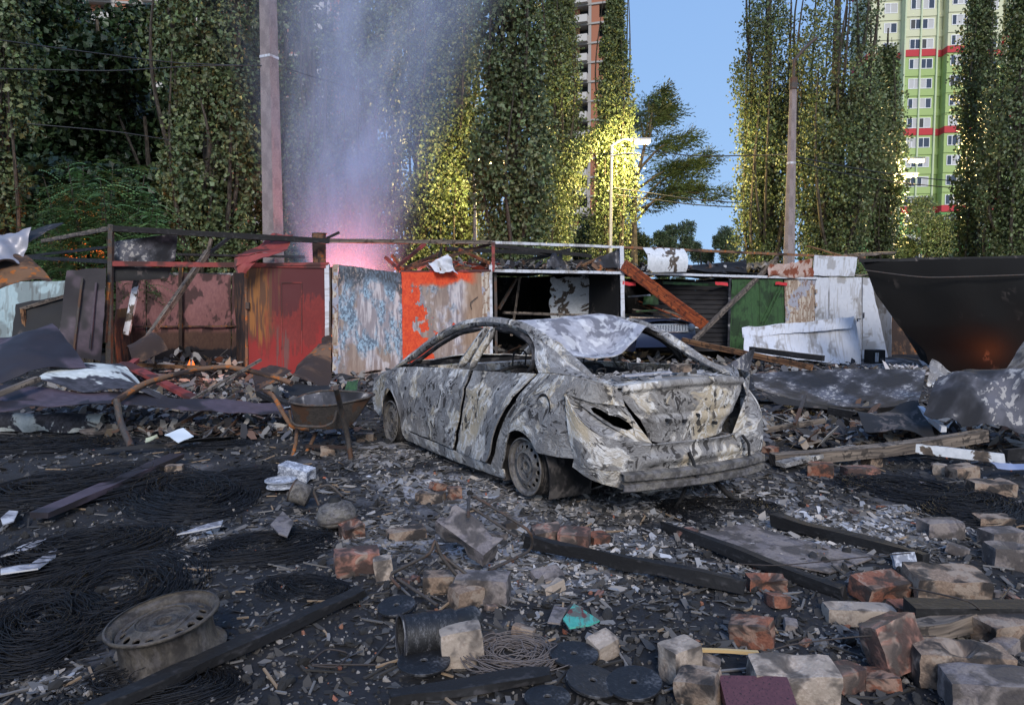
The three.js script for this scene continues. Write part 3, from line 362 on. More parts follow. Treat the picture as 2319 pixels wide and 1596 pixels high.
  // rear header and far rear pillar edge stay; bonnet, cowl, floor
  panel('bonnet', dn(coons([[0.66, 0.86, 0.98], [0, 0.90, 1.05], [-0.66, 0.86, 0.98]], [[0.66, 0.58, 2.0], [0, 0.60, 2.12], [-0.66, 0.58, 2.0]], [[0.66, 0.86, 0.98], [0.70, 0.77, 1.4], [0.66, 0.58, 2.0]], [[-0.66, 0.86, 0.98], [-0.70, 0.77, 1.4], [-0.66, 0.58, 2.0]]), 2), 24, 20, 1.4, 1.1);
  panel('front_panel', dn(coons([[0.66, 0.58, 2.0], [0, 0.60, 2.12], [-0.66, 0.58, 2.0]], [[0.64, 0.25, 2.0], [0, 0.25, 2.1], [-0.64, 0.25, 2.0]], [[0.66, 0.58, 2.0], [0.64, 0.25, 2.0]], [[-0.66, 0.58, 2.0], [-0.64, 0.25, 2.0]])), 12, 6, 1.3, 0.35);
  obj('floor_pan', surf((u, v) => dent(V(lerp(0.66, -0.66, u) * (v > 0.72 ? 0.7 : 1), 0.2, lerp(1.0, -1.75, v)), 2), 10, 20, { su: 1.4, sv: 3 }), M.carDark, car);
  obj('firewall', surf((u, v) => V(lerp(0.68, -0.68, u), lerp(0.86, 0.2, v), 1.0), 4, 4, { su: 1.4, sv: 0.7 }), M.carDark, car);
  obj('dashboard_frame', mergeGeometries([bar(V(0.66, 0.80, 0.72), V(-0.66, 0.80, 0.72), 0.10, 0.07, { jit: 0.012 }), bar(V(0.2, 0.76, 0.74), V(0.18, 0.3, 0.7), 0.05, 0.05), bar(V(-0.2, 0.76, 0.74), V(-0.18, 0.3, 0.7), 0.05, 0.05)]), M.carAsh, car);
  for (const x of [0.36, -0.36]) { // seat frames
    const s = obj('seat_frame', mergeGeometries([tube([[x - 0.2, 0.34, -0.18], [x - 0.2, 0.62, -0.33], [x - 0.17, 0.86, -0.42], [x, 0.90, -0.44], [x + 0.17, 0.86, -0.42], [x + 0.2, 0.62, -0.33], [x + 0.2, 0.34, -0.18]], 0.013), tube([[x - 0.2, 0.36, 0.3], [x - 0.2, 0.36, -0.18], [x + 0.2, 0.36, -0.18], [x + 0.2, 0.36, 0.3]], 0.013)]), M.char, car);
    obj('headrest_loop', tube([[x - 0.06, 0.88, -0.43], [x - 0.06, 1.0, -0.45], [x - 0.03, 1.03, -0.455], [x + 0.03, 1.03, -0.455], [x + 0.06, 1.0, -0.45], [x + 0.06, 0.88, -0.43]], 0.007), M.black, s);
    obj('seat_springs', mergeGeometries([...Array(6).keys()].map((i) => tube([[x - 0.19, 0.42 + i * 0.075, -0.22 - i * 0.035], [x - 0.06, 0.43 + i * 0.075, -0.25 - i * 0.035], [x + 0.06, 0.42 + i * 0.075, -0.22 - i * 0.035], [x + 0.19, 0.43 + i * 0.075, -0.24 - i * 0.035]], 0.004, { rad: 4 }))), M.black, s);
  }
  const shelf = panel('rear_shelf', (u, v) => dent(V(lerp(0.60, -0.60, u), 0.845 + 0.03 * v + 0.02 * n3(u * 6, 2, v * 5), lerp(-1.18, -1.72, v)), 2), 20, 10, 1.2, 0.55);
  panel('rear_seat_back', (u, v) => dent(V(lerp(0.62, -0.62, u), lerp(0.85, 0.25, v), lerp(-1.18, -0.95, v)), 1.5), 10, 6, 1.2, 0.6, { mat: M.carDark });
  for (const x of [0.34, 0.22, -0.12, -0.24, -0.36]) obj('headrest_loop', tube([[x, 0.84, -1.3], [x, 0.93, -1.33], [x - 0.03, 0.945, -1.34], [x - 0.08, 0.93, -1.33], [x - 0.08, 0.84, -1.3]], 0.006, { rad: 5 }), M.black, shelf);
  // boot lid: top and rear face
  const lid = panel('boot_lid', (u, v) => {
    const top = v < 0.42, t = top ? v / 0.42 : (v - 0.42) / 0.58, k = lerp(-1, 1, u), bow = 1 - k * k;
    let p;
    if (top) p = V(-k * lerp(0.56, 0.545, t), lerp(0.90, 0.885, t) + 0.03 * bow + 0.012 * t * t, lerp(-1.72, -2.035, t) - 0.055 * bow * (0.4 + t));
    else { const w = lerp(0.545, 0.355, ss(0.05, 1, t)); p = V(-k * w * (1 - 0.06 * t * Math.abs(k) ** 6), lerp(0.888, 0.525, t) + 0.03 * bow * (1 - t) - 0.012 * bow * t + 0.02 * t * Math.abs(k) ** 8, -2.045 - 0.055 * bow * (1.4 - t * 0.6) - 0.05 * Math.sin(Math.min(1, t * 1.1) * 3.1) * 0.6 - 0.04 * t + 0.05 * ss(0, 0.12, t)); p.z += 0.016 * Math.exp(-(((t - 0.52) / 0.05) ** 2)) * ss(0.9, 0.7, Math.abs(k)) - 0.010 * Math.exp(-(((t - 0.62) / 0.06) ** 2)); }
    return dent(p, 1.1);
  }, 52, 48, 1.2, 0.85, { label: 'warped boot lid flaked white and tan', thick: 0.014 });
  for (const [x, t] of [[0.23, 0.67], [0.09, 0.655], [-0.03, 0.685], [-0.19, 0.62]]) { const c = new THREE.CylinderGeometry(0.012, 0.012, 0.03, 10); c.rotateX(Math.PI / 2); c.translate(x, t, -2.118); obj('badge_hole', c, M.black, lid); }
  // tail panel, spare wheel tub and the bumper beam
  panel('tail_panel', (u, v) => { const k = lerp(-1, 1, u); return dent(V(-k * 0.50, lerp(0.53, 0.27, v), -2.105 - 0.05 * (1 - k * k) + 0.02 * Math.sin(v * 12) * ss(1, 0.8, Math.abs(k)) + 0.012 * n3(k * 5, v * 4, 3)), 1.6); }, 44, 18, 1.1, 0.3);
  panel('spare_tub', (u, v) => { const k = lerp(-1, 1, u); return dent(V(-k * 0.52, lerp(0.29, 0.165 + 0.05 * Math.abs(k) ** 3 + 0.02 * n3(k * 6, 1, 1), v), -2.0 - 0.05 * (1 - k * k) + 0.10 * v), 2); }, 30, 6, 1.1, 0.2);
  const beam = panel('bumper_beam', (u, v) => { const k = lerp(-1, 1, u); const w = v * 2; return dent(V(-k * 0.625, lerp(0.375, 0.245, v), -2.135 - 0.085 * (1 - k * k) - 0.028 * (Math.abs(((w * 1.0) % 1) - 0.5) < 0.36 ? 1 : 0) + 0.0), 0.6); }, 48, 24, 1.3, 0.14, { thick: 0.02, mat: M.rim });
  for (const s of [1, -1]) obj('beam_bracket', bar(V(s * 0.42, 0.31, -2.15), V(s * 0.42, 0.31, -2.0), 0.10, 0.10), M.carAsh, beam);
  for (const [pts, r] of [[[[0.10, 0.46, -2.18], [0.09, 0.40, -2.21], [0.10, 0.34, -2.24], [0.09, 0.3, -2.25]], 0.012], [[[-0.42, 0.52, -2.15], [-0.45, 0.46, -2.18], [-0.44, 0.38, -2.2]], 0.010], [[[0.02, 0.24, -2.1], [0.05, 0.1, -2.05], [0.09, 0.02, -2.02]], 0.014], [[[-0.3, 0.2, -2.0], [-0.35, 0.1, -2.1], [-0.45, 0.03, -2.15]], 0.02]]) obj('hanging_strap', tube(pts, r), M.char, car);
  // filler recess
  { const c = new THREE.LatheGeometry([[0.0, -0.03], [0.05, -0.028], [0.058, -0.012], [0.075, 0.006], [0.085, 0.002]].map((p) => new THREE.Vector2(...p)), 28); c.rotateZ(-Math.PI / 2); c.translate(Xs(-1.56, 0.74) + 0.006, 0.74, -1.56); obj('filler_recess', c, M.carDark, car); const d = new THREE.CylinderGeometry(0.042, 0.045, 0.03, 16); d.rotateZ(Math.PI / 2); d.translate(Xs(-1.56, 0.74) - 0.008, 0.735, -1.565); obj('filler_cap', d, M.carAsh, car); }
  // steel wheels
  for (const [s, z, y, tilt] of [[1, FZ, 0.222, 0.05], [1, RZ, 0.265, -0.05], [-1, FZ, 0.22, 0], [-1, RZ, 0.25, 0]]) {
    const w = new THREE.Group(); w.name = 'wheel'; w.position.set(s * 0.735, y, z); w.rotation.set(0.7, s < 0 ? Math.PI : 0.02, tilt); car.add(w); rimParts(w, 0.205, 0.15, 15, M.rim, M.carDark);
    if (s > 0) { obj('tyre_remains', surf((u, v) => { const a = u * (2 * Math.PI), sag = 0.012 + 0.03 * ss(-0.2, -1, Math.sin(a + 0.7)) ; const r = 0.196 + sag * Math.sin(v * 3.14) + 0.006 * n3(Math.cos(a) * 3, Math.sin(a) * 3, v * 6); return V(lerp(0.045, -0.14, v), Math.sin(a) * r, Math.cos(a) * r); }, 56, 10, { su: 1.3, sv: 0.2, thick: 0.004 }), M.tyreRest, w); }
  }
  car.position.set(0.15, 0, -6.85); car.rotation.y = 3.668;
  // loose matter lying on the shell
  car.updateMatrixWorld(true); const w = (x, y, z) => V(x, y, z).applyMatrix4(car.matrixWorld);
  solo('brick', 'brown brick half lying on the boot lid of the burnt car', 'brick', blockGeo(w(-0.05, 0.955, -1.93), 0.13, 0.055, 0.08, 0.4, 0.05, 0, 3), M.brickTan, 'loose bricks');
  solo('metal_strip', 'flat pale metal strip lying on the boot lid beside a brick', 'metal strip', bar(w(0.40, 0.945, -1.86), w(0.04, 0.96, -1.93), 0.05, 0.012), M.carRoof);
  const r = rng(77), g = shardGeo(40, 6), im = shade(new THREE.InstancedMesh(g, M.chip, 420)), m = new THREE.Matrix4(), q = new THREE.Quaternion();
  for (let i = 0; i < 420; i++) { const zone = r(); const x = (r() - 0.5) * (zone < 0.6 ? 1.1 : 0.9), z = zone < 0.6 ? -1.2 - r() * 0.55 : zone < 0.85 ? 0.7 - r() * 1.4 : -1.75 - r() * 0.25; const y = zone < 0.6 ? 0.86 + 0.03 * ((-z - 1.18) / 0.54) + 0.02 : zone < 0.85 ? 0.215 : 0.925; const k = 0.012 + 0.035 * r(); q.setFromEuler(new THREE.Euler(r() - 0.5, r() * 6, r() - 0.5)); m.compose(w(x, y, z), q, V(k * 1.4, k * 0.6, k)); im.setMatrixAt(i, m); im.setColorAt(i, new THREE.Color().setRGB(...grey(r() < 0.5 ? 0.35 : 0.12, r, 0.2))); }
  im.name = 'glass_crumbs'; im.userData = { label: 'ash flakes and melted glass crumbs lying in the burnt car', category: 'debris', kind: 'stuff' }; scene.add(im);
}
function blockGeo(c, L, H, W, yaw = 0, tx = 0, tz = 0, seed = 1, rough = 1) {   // an irregular, chipped brick standing at c (middle of its base)
  const g = new THREE.BoxGeometry(L, H, W, 7, 4, 5), p = g.attributes.position, uv = g.attributes.uv, nr = g.attributes.normal, k = Math.min(L, H, W);
  for (let i = 0; i < p.count; i++) {
    const x = p.getX(i), y = p.getY(i), z = p.getZ(i); uv.setXY(i, (Math.abs(nr.getX(i)) > 0.5 ? z : x) + seed * 0.13, (Math.abs(nr.getY(i)) > 0.5 ? z : y) + seed * 0.31);
    const e = (Math.abs(x) > L * 0.49) + (Math.abs(y) > H * 0.49) + (Math.abs(z) > W * 0.49), q = k * rough;
    let f = e > 1 ? -0.055 * (0.5 + Math.max(0, n3(x * 23 + seed, y * 23, z * 23))) * (e - 1) : 0; const chip = Math.max(0, n3(x * 9 + seed * 3, y * 9, z * 9) - 0.35) * (e > 0 ? 0.9 : 0.1); f -= chip;
    const d = V(x / L, y / H, z / W).normalize(); p.setXYZ(i, x + d.x * f * q + q * 0.03 * n3(x * 30, y * 30, z * 30 + seed), y + d.y * f * q + q * 0.03 * n3(x * 30 + 7, y * 30, z * 30), z + d.z * f * q + q * 0.03 * n3(x * 30, y * 30 + 3, z * 30));
  }
  g.applyMatrix4(new THREE.Matrix4().makeRotationFromEuler(new THREE.Euler(tx, yaw, tz, 'YXZ'))); g.computeBoundingBox(); g.translate(c.x, c.y - g.boundingBox.min.y, c.z); g.computeVertexNormals(); return g;
}
// ---------- buildings behind ----------
const BM = { pale: flat(0.62, 0.63, 0.44, 0.9), light: flat(0.37, 0.49, 0.19, 0.9), deep: flat(0.13, 0.38, 0.12, 0.9), trim: flat(0.55, 0.62, 0.42, 0.9), red: flat(0.50, 0.05, 0.06, 0.85), frame: flat(0.78, 0.79, 0.8, 0.6), pane: new THREE.MeshPhysicalMaterial({ color: 0x223044, roughness: 0.08, metalness: 0, specularIntensity: 1, clearcoat: 1 }), palePane: flat(0.5, 0.5, 0.5, 0.9), dark: flat(0.03, 0.035, 0.04, 0.6), slab: flat(0.36, 0.34, 0.32, 0.95), brick: flat(0.36, 0.15, 0.09, 0.95), block: flat(0.52, 0.50, 0.47, 0.95) };
function boxAt(x0, x1, y0, y1, z0, z1) { const g = new THREE.BoxGeometry(x1 - x0, y1 - y0, z1 - z0); g.translate((x0 + x1) / 2, (y0 + y1) / 2, (z0 + z1) / 2); return g; }
function windowPart(parent, x0, x1, y0, y1, z, r, slant = 0) {   // frame with two lights, some panes near black, others pale grey, chiefly the right
  const fr = 0.09, mid = lerp(x0, x1, 0.42 + 0.1 * r()), m = (g) => { if (slant) { const p = g.attributes.position; for (let i = 0; i < p.count; i++) p.setZ(i, p.getZ(i) + slant * (p.getX(i) - x0)); } return g; };
  const f = obj('window', m(mergeGeometries([boxAt(x0, x1, y0, y0 + fr, z, z + 0.08), boxAt(x0, x1, y1 - fr, y1, z, z + 0.08), boxAt(x0, x0 + fr, y0 + fr, y1 - fr, z, z + 0.08), boxAt(x1 - fr, x1, y0 + fr, y1 - fr, z, z + 0.08), boxAt(mid - fr / 2, mid + fr / 2, y0 + fr, y1 - fr, z, z + 0.08)])), BM.frame, parent);
  obj('pane', m(boxAt(x0 + fr, mid - fr / 2, y0 + fr, y1 - fr, z - 0.02, z + 0.03)), r() < 0.22 ? BM.dark : r() < 0.3 ? BM.palePane : BM.pane, f); obj('pane', m(boxAt(mid + fr / 2, x1 - fr, y0 + fr, y1 - fr, z - 0.02, z + 0.03)), r() < 0.55 ? BM.palePane : BM.pane, f);
}
{ // green, cream and red tower; local x right, z towards the camera
  const D = 112, k = D / F, g = thing('apartment_tower', 'tall green apartment tower with pale upper floors and red bands, behind the right hand poplars', 'building'), r = rng(5), H = 2.8, X = (v) => (v - 2100) * k;
  const yOf = (v) => EYE + (679.4 - v) * k; const n = 19, y0 = 0.15, cls = (s) => (s < 5 ? 'deep' : s < 13 ? 'light' : 'pale'), band = (s) => [3.5, 9.5, 15.5].some((b) => Math.abs(s - b) < 0.6);
  // storeys counted from the ground: windows sit at pitch 2.8 m
  const cols = [{ a: 1960, b: 2032, z: -1.2, w: [[1995, 2023]] }, { a: 2034, b: 2100, z: 0, w: [[2044, 2068], [2069, 2094]] }, { a: 2102, b: 2116, z: -0.6, w: [] }, { a: 2116, b: 2164, z: 1.2, w: [[2123, 2146], [2147, 2158]] }, { a: 2164, b: 2200, z: -0.2, w: [[2172, 2192]] }, { a: 2202, b: 2246, z: -1.4, w: [[2212, 2236]] }];
  for (const c of cols) for (let s = 0; s < n; s++) {
    const yb = y0 + s * H, m = BM[cls(s)], isBand = s % 4 === 1;
    obj('wall', boxAt(X(c.a), X(c.b), yb + 0.004, yb + 0.95, -9, c.z), isBand ? BM.red : m, g);
    obj('wall', boxAt(X(c.a) + 0.03, X(c.b) - 0.03, yb + 0.95, yb + H, -9, c.z - 0.12), m, g);
    for (const [a, b] of c.w) windowPart(g, X(a), X(b), yb + 1.0, yb + 2.45, c.z - 0.1, r);
  }
  for (const v of [2033, 2066.5, 2101]) obj('rib', boxAt(X(v) - 0.1, X(v) + 0.1, 0, n * H, -2, 0.25), BM.trim, g);
  g.position.copy(at(2100, 679.4, D)).setY(0); g.rotation.y = -0.12;
  const g2 = thing('apartment_tower', 'second green and cream tower wing with stepped balconies at the right edge', 'building'), X2 = (v) => (v - 2285) * k;
  for (let s = 0; s < n; s++) { const yb = y0 + s * H - 1.0, m = BM[cls(s)], isBand = s % 4 === 2;
    for (const [a, b, z] of [[2236, 2254, -0.8], [2254, 2274, 0.2], [2274, 2312, 1.1], [2312, 2380, 0.1]]) { obj('wall', boxAt(X2(a), X2(b), yb + 0.004, yb + 0.95, -8, z), isBand ? BM.red : m, g2); obj('wall', boxAt(X2(a) + 0.03, X2(b) - 0.03, yb + 0.95, yb + H, -8, z - 0.15), m, g2); }
    windowPart(g2, X2(2277), X2(2309), yb + 1.0, yb + 2.45, 1.0, r); windowPart(g2, X2(2257), X2(2272), yb + 1.0, yb + 2.4, 0.1, r); windowPart(g2, X2(2322), X2(2350), yb + 1.0, yb + 2.4, 0.0, r); }
  g2.position.copy(at(2285, 679.4, D)).setY(0);
}
function brickTower(label, vx, x0, x1, D, turn, n) { // unfinished frame: slabs, brick infill, pale balcony blocks, empty openings
  const k = D / F, g = thing('unfinished_tower', label, 'building'), H = 2.9, X = (v) => (v - vx) * k, r = rng(vx), W = x1 - x0, bays = Math.max(2, Math.round(W * k / 3.4));
  obj('core', boxAt(X(x0) + 0.3, X(x1) - 0.3, 0, n * H, -9, -2.2), BM.dark, g);
  for (let s = 0; s < n; s++) {
    const y = s * H; obj('slab', boxAt(X(x0), X(x1), y, y + 0.28, -9.2, 0.1), BM.slab, g);
    for (let b = 0; b < bays; b++) {
      const a = lerp(X(x0), X(x1), b / bays), e = lerp(X(x0), X(x1), (b + 1) / bays), kind = (b + (bays > 4 ? 0 : 0)) % 2;
      obj('pier', boxAt(a, a + 0.45, y + 0.28, y + H, -3, 0), BM.slab, g);
      if (kind) obj('balcony_block', boxAt(a + 0.45, e, y + 0.28, y + 1.35, -0.2, 0.9), BM.block, g); else obj('infill', boxAt(a + 0.45, e, y + 0.28, y + 0.95, -0.35, -0.1), BM.brick, g);
      obj('infill', boxAt(a + 0.45, lerp(a, e, 0.5), y + 0.95 + kind * 0.4, y + H, -1.2 + (1 - kind) * 0.9, -1.0 + (1 - kind) * 0.9), BM.brick, g);
    }
    obj('pier', boxAt(X(x1) - 0.4, X(x1), y + 0.28, y + H, -3, 0), BM.slab, g); obj('infill', boxAt(X(x1) - 0.1, X(x1) + 0.05, y + 0.28, y + 1.1, -6, -3.1), BM.brick, g);
  }
  g.position.copy(at(vx, 679.4, D)).setY(0); g.rotation.y = turn;
}
brickTower('unfinished brick and concrete tower seen between poplars left of the open sky', 1310, 1235, 1376, 120, -0.35, 22);
brickTower('unfinished brick block glimpsed through the dark trees at upper left', 480, 60, 800, 105, 0.15, 20);

// ---------- poles, lamps, cables ----------
function taperPole(base, h, r0, r1, sides, turn) { const g = new THREE.CylinderGeometry(r1, r0, h, sides, 20, false); g.rotateY(turn); g.translate(base.x, base.y + h / 2, base.z); const n = g.toNonIndexed(); n.computeVertexNormals(); const uv = n.attributes.uv; for (let i = 0; i < uv.count; i++) uv.setXY(i, uv.getX(i) * r0 * 6.3, uv.getY(i) * h); return n; }
{
  const g = thing('utility_pole', 'tapered concrete pole rising out of frame left of the smoke', 'pole'), b = at(621, 679.4, 15.6).setY(-0.05);
  obj('shaft', taperPole(b, 11.5, 0.225, 0.135, 4, 0.35), M.concrete, g); const y = at(621, 133, 15.6).y; const band = taperPole(V(b.x, y, b.z), 0.05, 0.187, 0.187, 4, 0.35); obj('band', band, M.white, g); done(g);
  const g2 = thing('utility_pole', 'concrete lamp pole with a bent unlit bracket in front of the right hand poplars', 'pole'), c = at(1785, 679.4, 22).setY(-0.05), top = at(1789, 182, 22).y;
  obj('shaft', taperPole(c, top, 0.195, 0.095, 8, 0.2), M.concrete, g2); obj('band', taperPole(V(c.x, at(0, 372, 22).y, c.z), 0.06, 0.13, 0.13, 8, 0.2), M.white, g2);
  obj('bracket', tube([V(c.x, top - 0.3, c.z), V(c.x, top + 0.6, c.z), at(1797, 140, 22), at(1822, 110, 22.2), at(1850, 85, 22.4)], 0.045), M.steel, g2); obj('collar', taperPole(V(c.x, top - 0.25, c.z), 0.32, 0.12, 0.11, 10, 0), M.steel, g2); done(g2);
}
function streetLamp(label, x, d, yTop, lx, ly, power, second) {
  const g = thing('street_lamp', label, 'street lamp', 'lit street lamps beyond the garages'), b = at(x, 679.4, d).setY(-0.08), top = at(x, yTop, d);
  const pole = new THREE.CylinderGeometry(0.05, 0.08, top.y + 0.08, 12); pole.translate(b.x, (top.y - 0.08) / 2, b.z); obj('pole', pole, M.lampPole ??= flat(0.42, 0.42, 0.42, 0.5, 0.3), g);
  const e = at(lx, ly, d + 0.4); obj('arm', tube([top, top.clone().lerp(e, 0.5).add(V(0, 0.18, 0)), e], 0.035), M.lampPole, g);
  const head = new RoundedBoxGeometry(0.75, 0.12, 0.3, 3, 0.05); head.translate(e.x + 0.25, e.y + 0.05, e.z); const h = obj('lamp_head', head, M.lampPole, g);
  const lens = new RoundedBoxGeometry(0.62, 0.10, 0.26, 3, 0.045); lens.translate(e.x + 0.27, e.y - 0.05, e.z); obj('lamp_lens', lens, M.lampGlow ??= new THREE.MeshStandardMaterial({ color: 0xfff0c0, emissive: new THREE.Color(1, 0.72, 0.30), emissiveIntensity: 7 }), h);
  if (second) obj('arm', tube([at(x, yTop + 22, d), at(x + 40, yTop + 16, d), at(x + 84, yTop + 21, d)], 0.03), M.lampPole, g);
  const l = new THREE.PointLight(new THREE.Color(1, 0.74, 0.30), power); l.position.set(e.x + 0.27, e.y - 0.16, e.z); l.castShadow = true; l.shadow.radius = 8; l.name = 'street_lamp_light'; scene.add(l); done(g);
}
streetLamp('lit street lamp on a slim white pole left of the open sky', 1382, 31, 331, 1440, 319, 280, true);
streetLamp('lit street lamp in front of the green tower, the upper of the two', 2016, 33, 376, 2062, 362, 280);
streetLamp('lit street lamp in front of the green tower, the lower of the two', 2020, 37, 402, 2050, 396, 280);
streetLamp('street lamp mostly hidden among the poplars at the middle of the row', 1076, 24.5, 372, 1102, 362, 110);
function cable(label, pts, r = 0.011) { solo('overhead_cable', label, 'cable', tube(pts, r, { seg: 24, rad: 5 }), M.cable); }
cable('thin overhead cable meeting the left pole at the white band', [at(-20, 155, 13), at(250, 160, 14), at(450, 149, 15), at(612, 148, 15.6)]);
cable('overhead cable slanting down to the right across the dark trees', [at(-20, 88, 13.5), at(200, 118, 14.5), at(400, 142, 15.5), at(612, 150, 15.62)]);
cable('lower overhead cable across the dark trees at left', [at(60, 280, 16), at(260, 298, 16.5), at(390, 318, 17)]);
cable('overhead cable running from the left pole down across the poplars', [at(632, 150, 15.6), at(840, 215, 17), at(1100, 300, 20), at(1290, 345, 23), at(1480, 350, 26)]);
cable('overhead cable crossing the open sky to the right pole', [at(1400, 330, 31), at(1560, 352, 27), at(1700, 352, 24), at(1785, 350, 22)], 0.02);
cable('lower overhead cable crossing the open sky above the distant trees', [at(1390, 440, 31), at(1560, 462, 33), at(1680, 470, 34)], 0.025);
cable('second low overhead cable crossing the open sky above the distant trees', [at(1390, 425, 31), at(1560, 450, 33), at(1680, 460, 34)], 0.025);
cable('overhead cable sagging from the right pole towards the green tower', [at(1790, 362, 22), at(1900, 390, 24), at(2050, 415, 28), at(2330, 440, 34)], 0.02);
cable('second overhead cable sagging from the right pole past the green tower', [at(1790, 352, 22), at(1920, 378, 24), at(2080, 402, 28), at(2330, 425, 34)], 0.018);
// ---------- trees ----------
function leafClump(seed, n, leaf, spread, up) {        // small clump of separate leaves
  const r = rng(seed), pos = [], idx = [];
  for (let i = 0; i < n; i++) {
    const c = V((r() - 0.5) * 2, (r() - 0.5) * 2 * up, (r() - 0.5) * 2).multiplyScalar(spread), l = leaf * (0.7 + 0.6 * r()), q = new THREE.Quaternion().setFromEuler(new THREE.Euler(r() * 6.28, r() * 6.28, r() * 6.28)), b = pos.length / 3;
    for (const [x, y, z] of [[0, -0.5, 0], [0.46, -0.1, 0.08], [0, 0.62, 0], [-0.46, -0.1, 0.08]]) { const v = V(x, y, z).multiplyScalar(l).applyQuaternion(q).add(c); pos.push(v.x, v.y, v.z); }
    idx.push(b, b + 1, b + 2, b, b + 2, b + 3);
  }
  const g = new THREE.BufferGeometry(); g.setAttribute('position', new THREE.Float32BufferAttribute(pos, 3)); g.setIndex(idx); const f = g.toNonIndexed(); f.computeVertexNormals(); return f;
}
const LEAF = { poplar: leafMat(0.10, 0.135, 0.055), dark: leafMat(0.028, 0.055, 0.02), bush: leafMat(0.10, 0.19, 0.07), pine: leafMat(0.035, 0.060, 0.030), far: leafMat(0.045, 0.075, 0.04) };
const CLUMP = { big: leafClump(1, 17, 0.092, 0.22, 1.3), mid: leafClump(2, 15, 0.098, 0.25, 1.3), round: leafClump(3, 14, 0.16, 0.36, 0.7), tuft: leafClump(4, 16, 0.13, 0.22, 0.4) };
{ const r = rng(9), pos = [], idx = []; // pinnate leaf: many leaflets along a bent stalk
  for (let i = 0; i < 11; i++) for (const s of [-1, 1]) { const t = i / 10, x = t * 0.55, y = -0.35 * t * t, l = 0.11 * (1 - 0.4 * t), b = pos.length / 3; pos.push(x, y, 0, x + 0.03, y - 0.01, s * l * 0.5, x + 0.035, y - 0.03, s * l, x - 0.005, y - 0.015, s * l * 0.55); idx.push(b, b + 1, b + 2, b, b + 2, b + 3); }
  const g = new THREE.BufferGeometry(); g.setAttribute('position', new THREE.Float32BufferAttribute(pos, 3)); g.setIndex(idx); CLUMP.pinnate = g.toNonIndexed(); CLUMP.pinnate.computeVertexNormals(); }
{ const r = rng(19), pos = [], idx = []; // spray of thin drooping twigs with narrow leaves
  for (let i = 0; i < 26; i++) { const a = (r() - 0.5) * 1.5, t = r(), x = t * 0.7, y = 0.35 * Math.sin(a) * t + 0.05 * r(), z = (r() - 0.5) * 0.5 * t, l = 0.10 + 0.08 * r(), b = pos.length / 3, dx = Math.cos(a) * l, dy = Math.sin(a) * l; pos.push(x, y, z, x + dx * 0.5 - dy * 0.10, y + dy * 0.5 + dx * 0.10, z + 0.02, x + dx, y + dy, z, x + dx * 0.5 + dy * 0.10, y + dy * 0.5 - dx * 0.10, z - 0.02); idx.push(b, b + 1, b + 2, b, b + 2, b + 3); }
  const g = new THREE.BufferGeometry(); g.setAttribute('position', new THREE.Float32BufferAttribute(pos, 3)); g.setIndex(idx); CLUMP.spray = g.toNonIndexed(); CLUMP.spray.computeVertexNormals(); }
function crown(g, geo, material, spots, r, tint) {
  const im = shade(new THREE.InstancedMesh(geo, material, spots.length)), m = new THREE.Matrix4(), q = new THREE.Quaternion(), e = new THREE.Euler(), c = new THREE.Color();
  spots.forEach((s, i) => { if (s.q) q.copy(s.q); else q.setFromEuler(e.set((r() - 0.5) * 0.8, r() * 6.28, (r() - 0.5) * 0.8)); const k = s.k * (0.75 + 0.5 * r()); m.compose(s.p, q, V(k, k, k)); im.setMatrixAt(i, m); const t = 0.5 + 0.95 * r() ** 1.5, y = r(); im.setColorAt(i, tint ? tint(s, r, c) : c.setRGB(t * (0.9 + 0.35 * y * y), t, t * (0.9 + 0.2 * r()))); });
  im.name = 'crown'; im.userData = { kind: 'stuff' }; g.add(im); return im;
}
function limb(pts, r0, r1) { const c = new THREE.CatmullRomCurve3(pts), n = pts.length * 4, g = new THREE.TubeGeometry(c, n, 1, 6, false), p = g.attributes.position, uv = g.attributes.uv; for (let i = 0; i <= n; i++) { const q = c.getPointAt(i / n), rr = lerp(r0, r1, i / n); for (let j = 0; j <= 6; j++) { const k = i * 7 + j; p.setXYZ(k, q.x + (p.getX(k) - q.x) * rr, q.y + (p.getY(k) - q.y) * rr, q.z + (p.getZ(k) - q.z) * rr); uv.setXY(k, j / 6 * 0.8, i / n * c.getLength()); } } g.computeVertexNormals(); return g; }
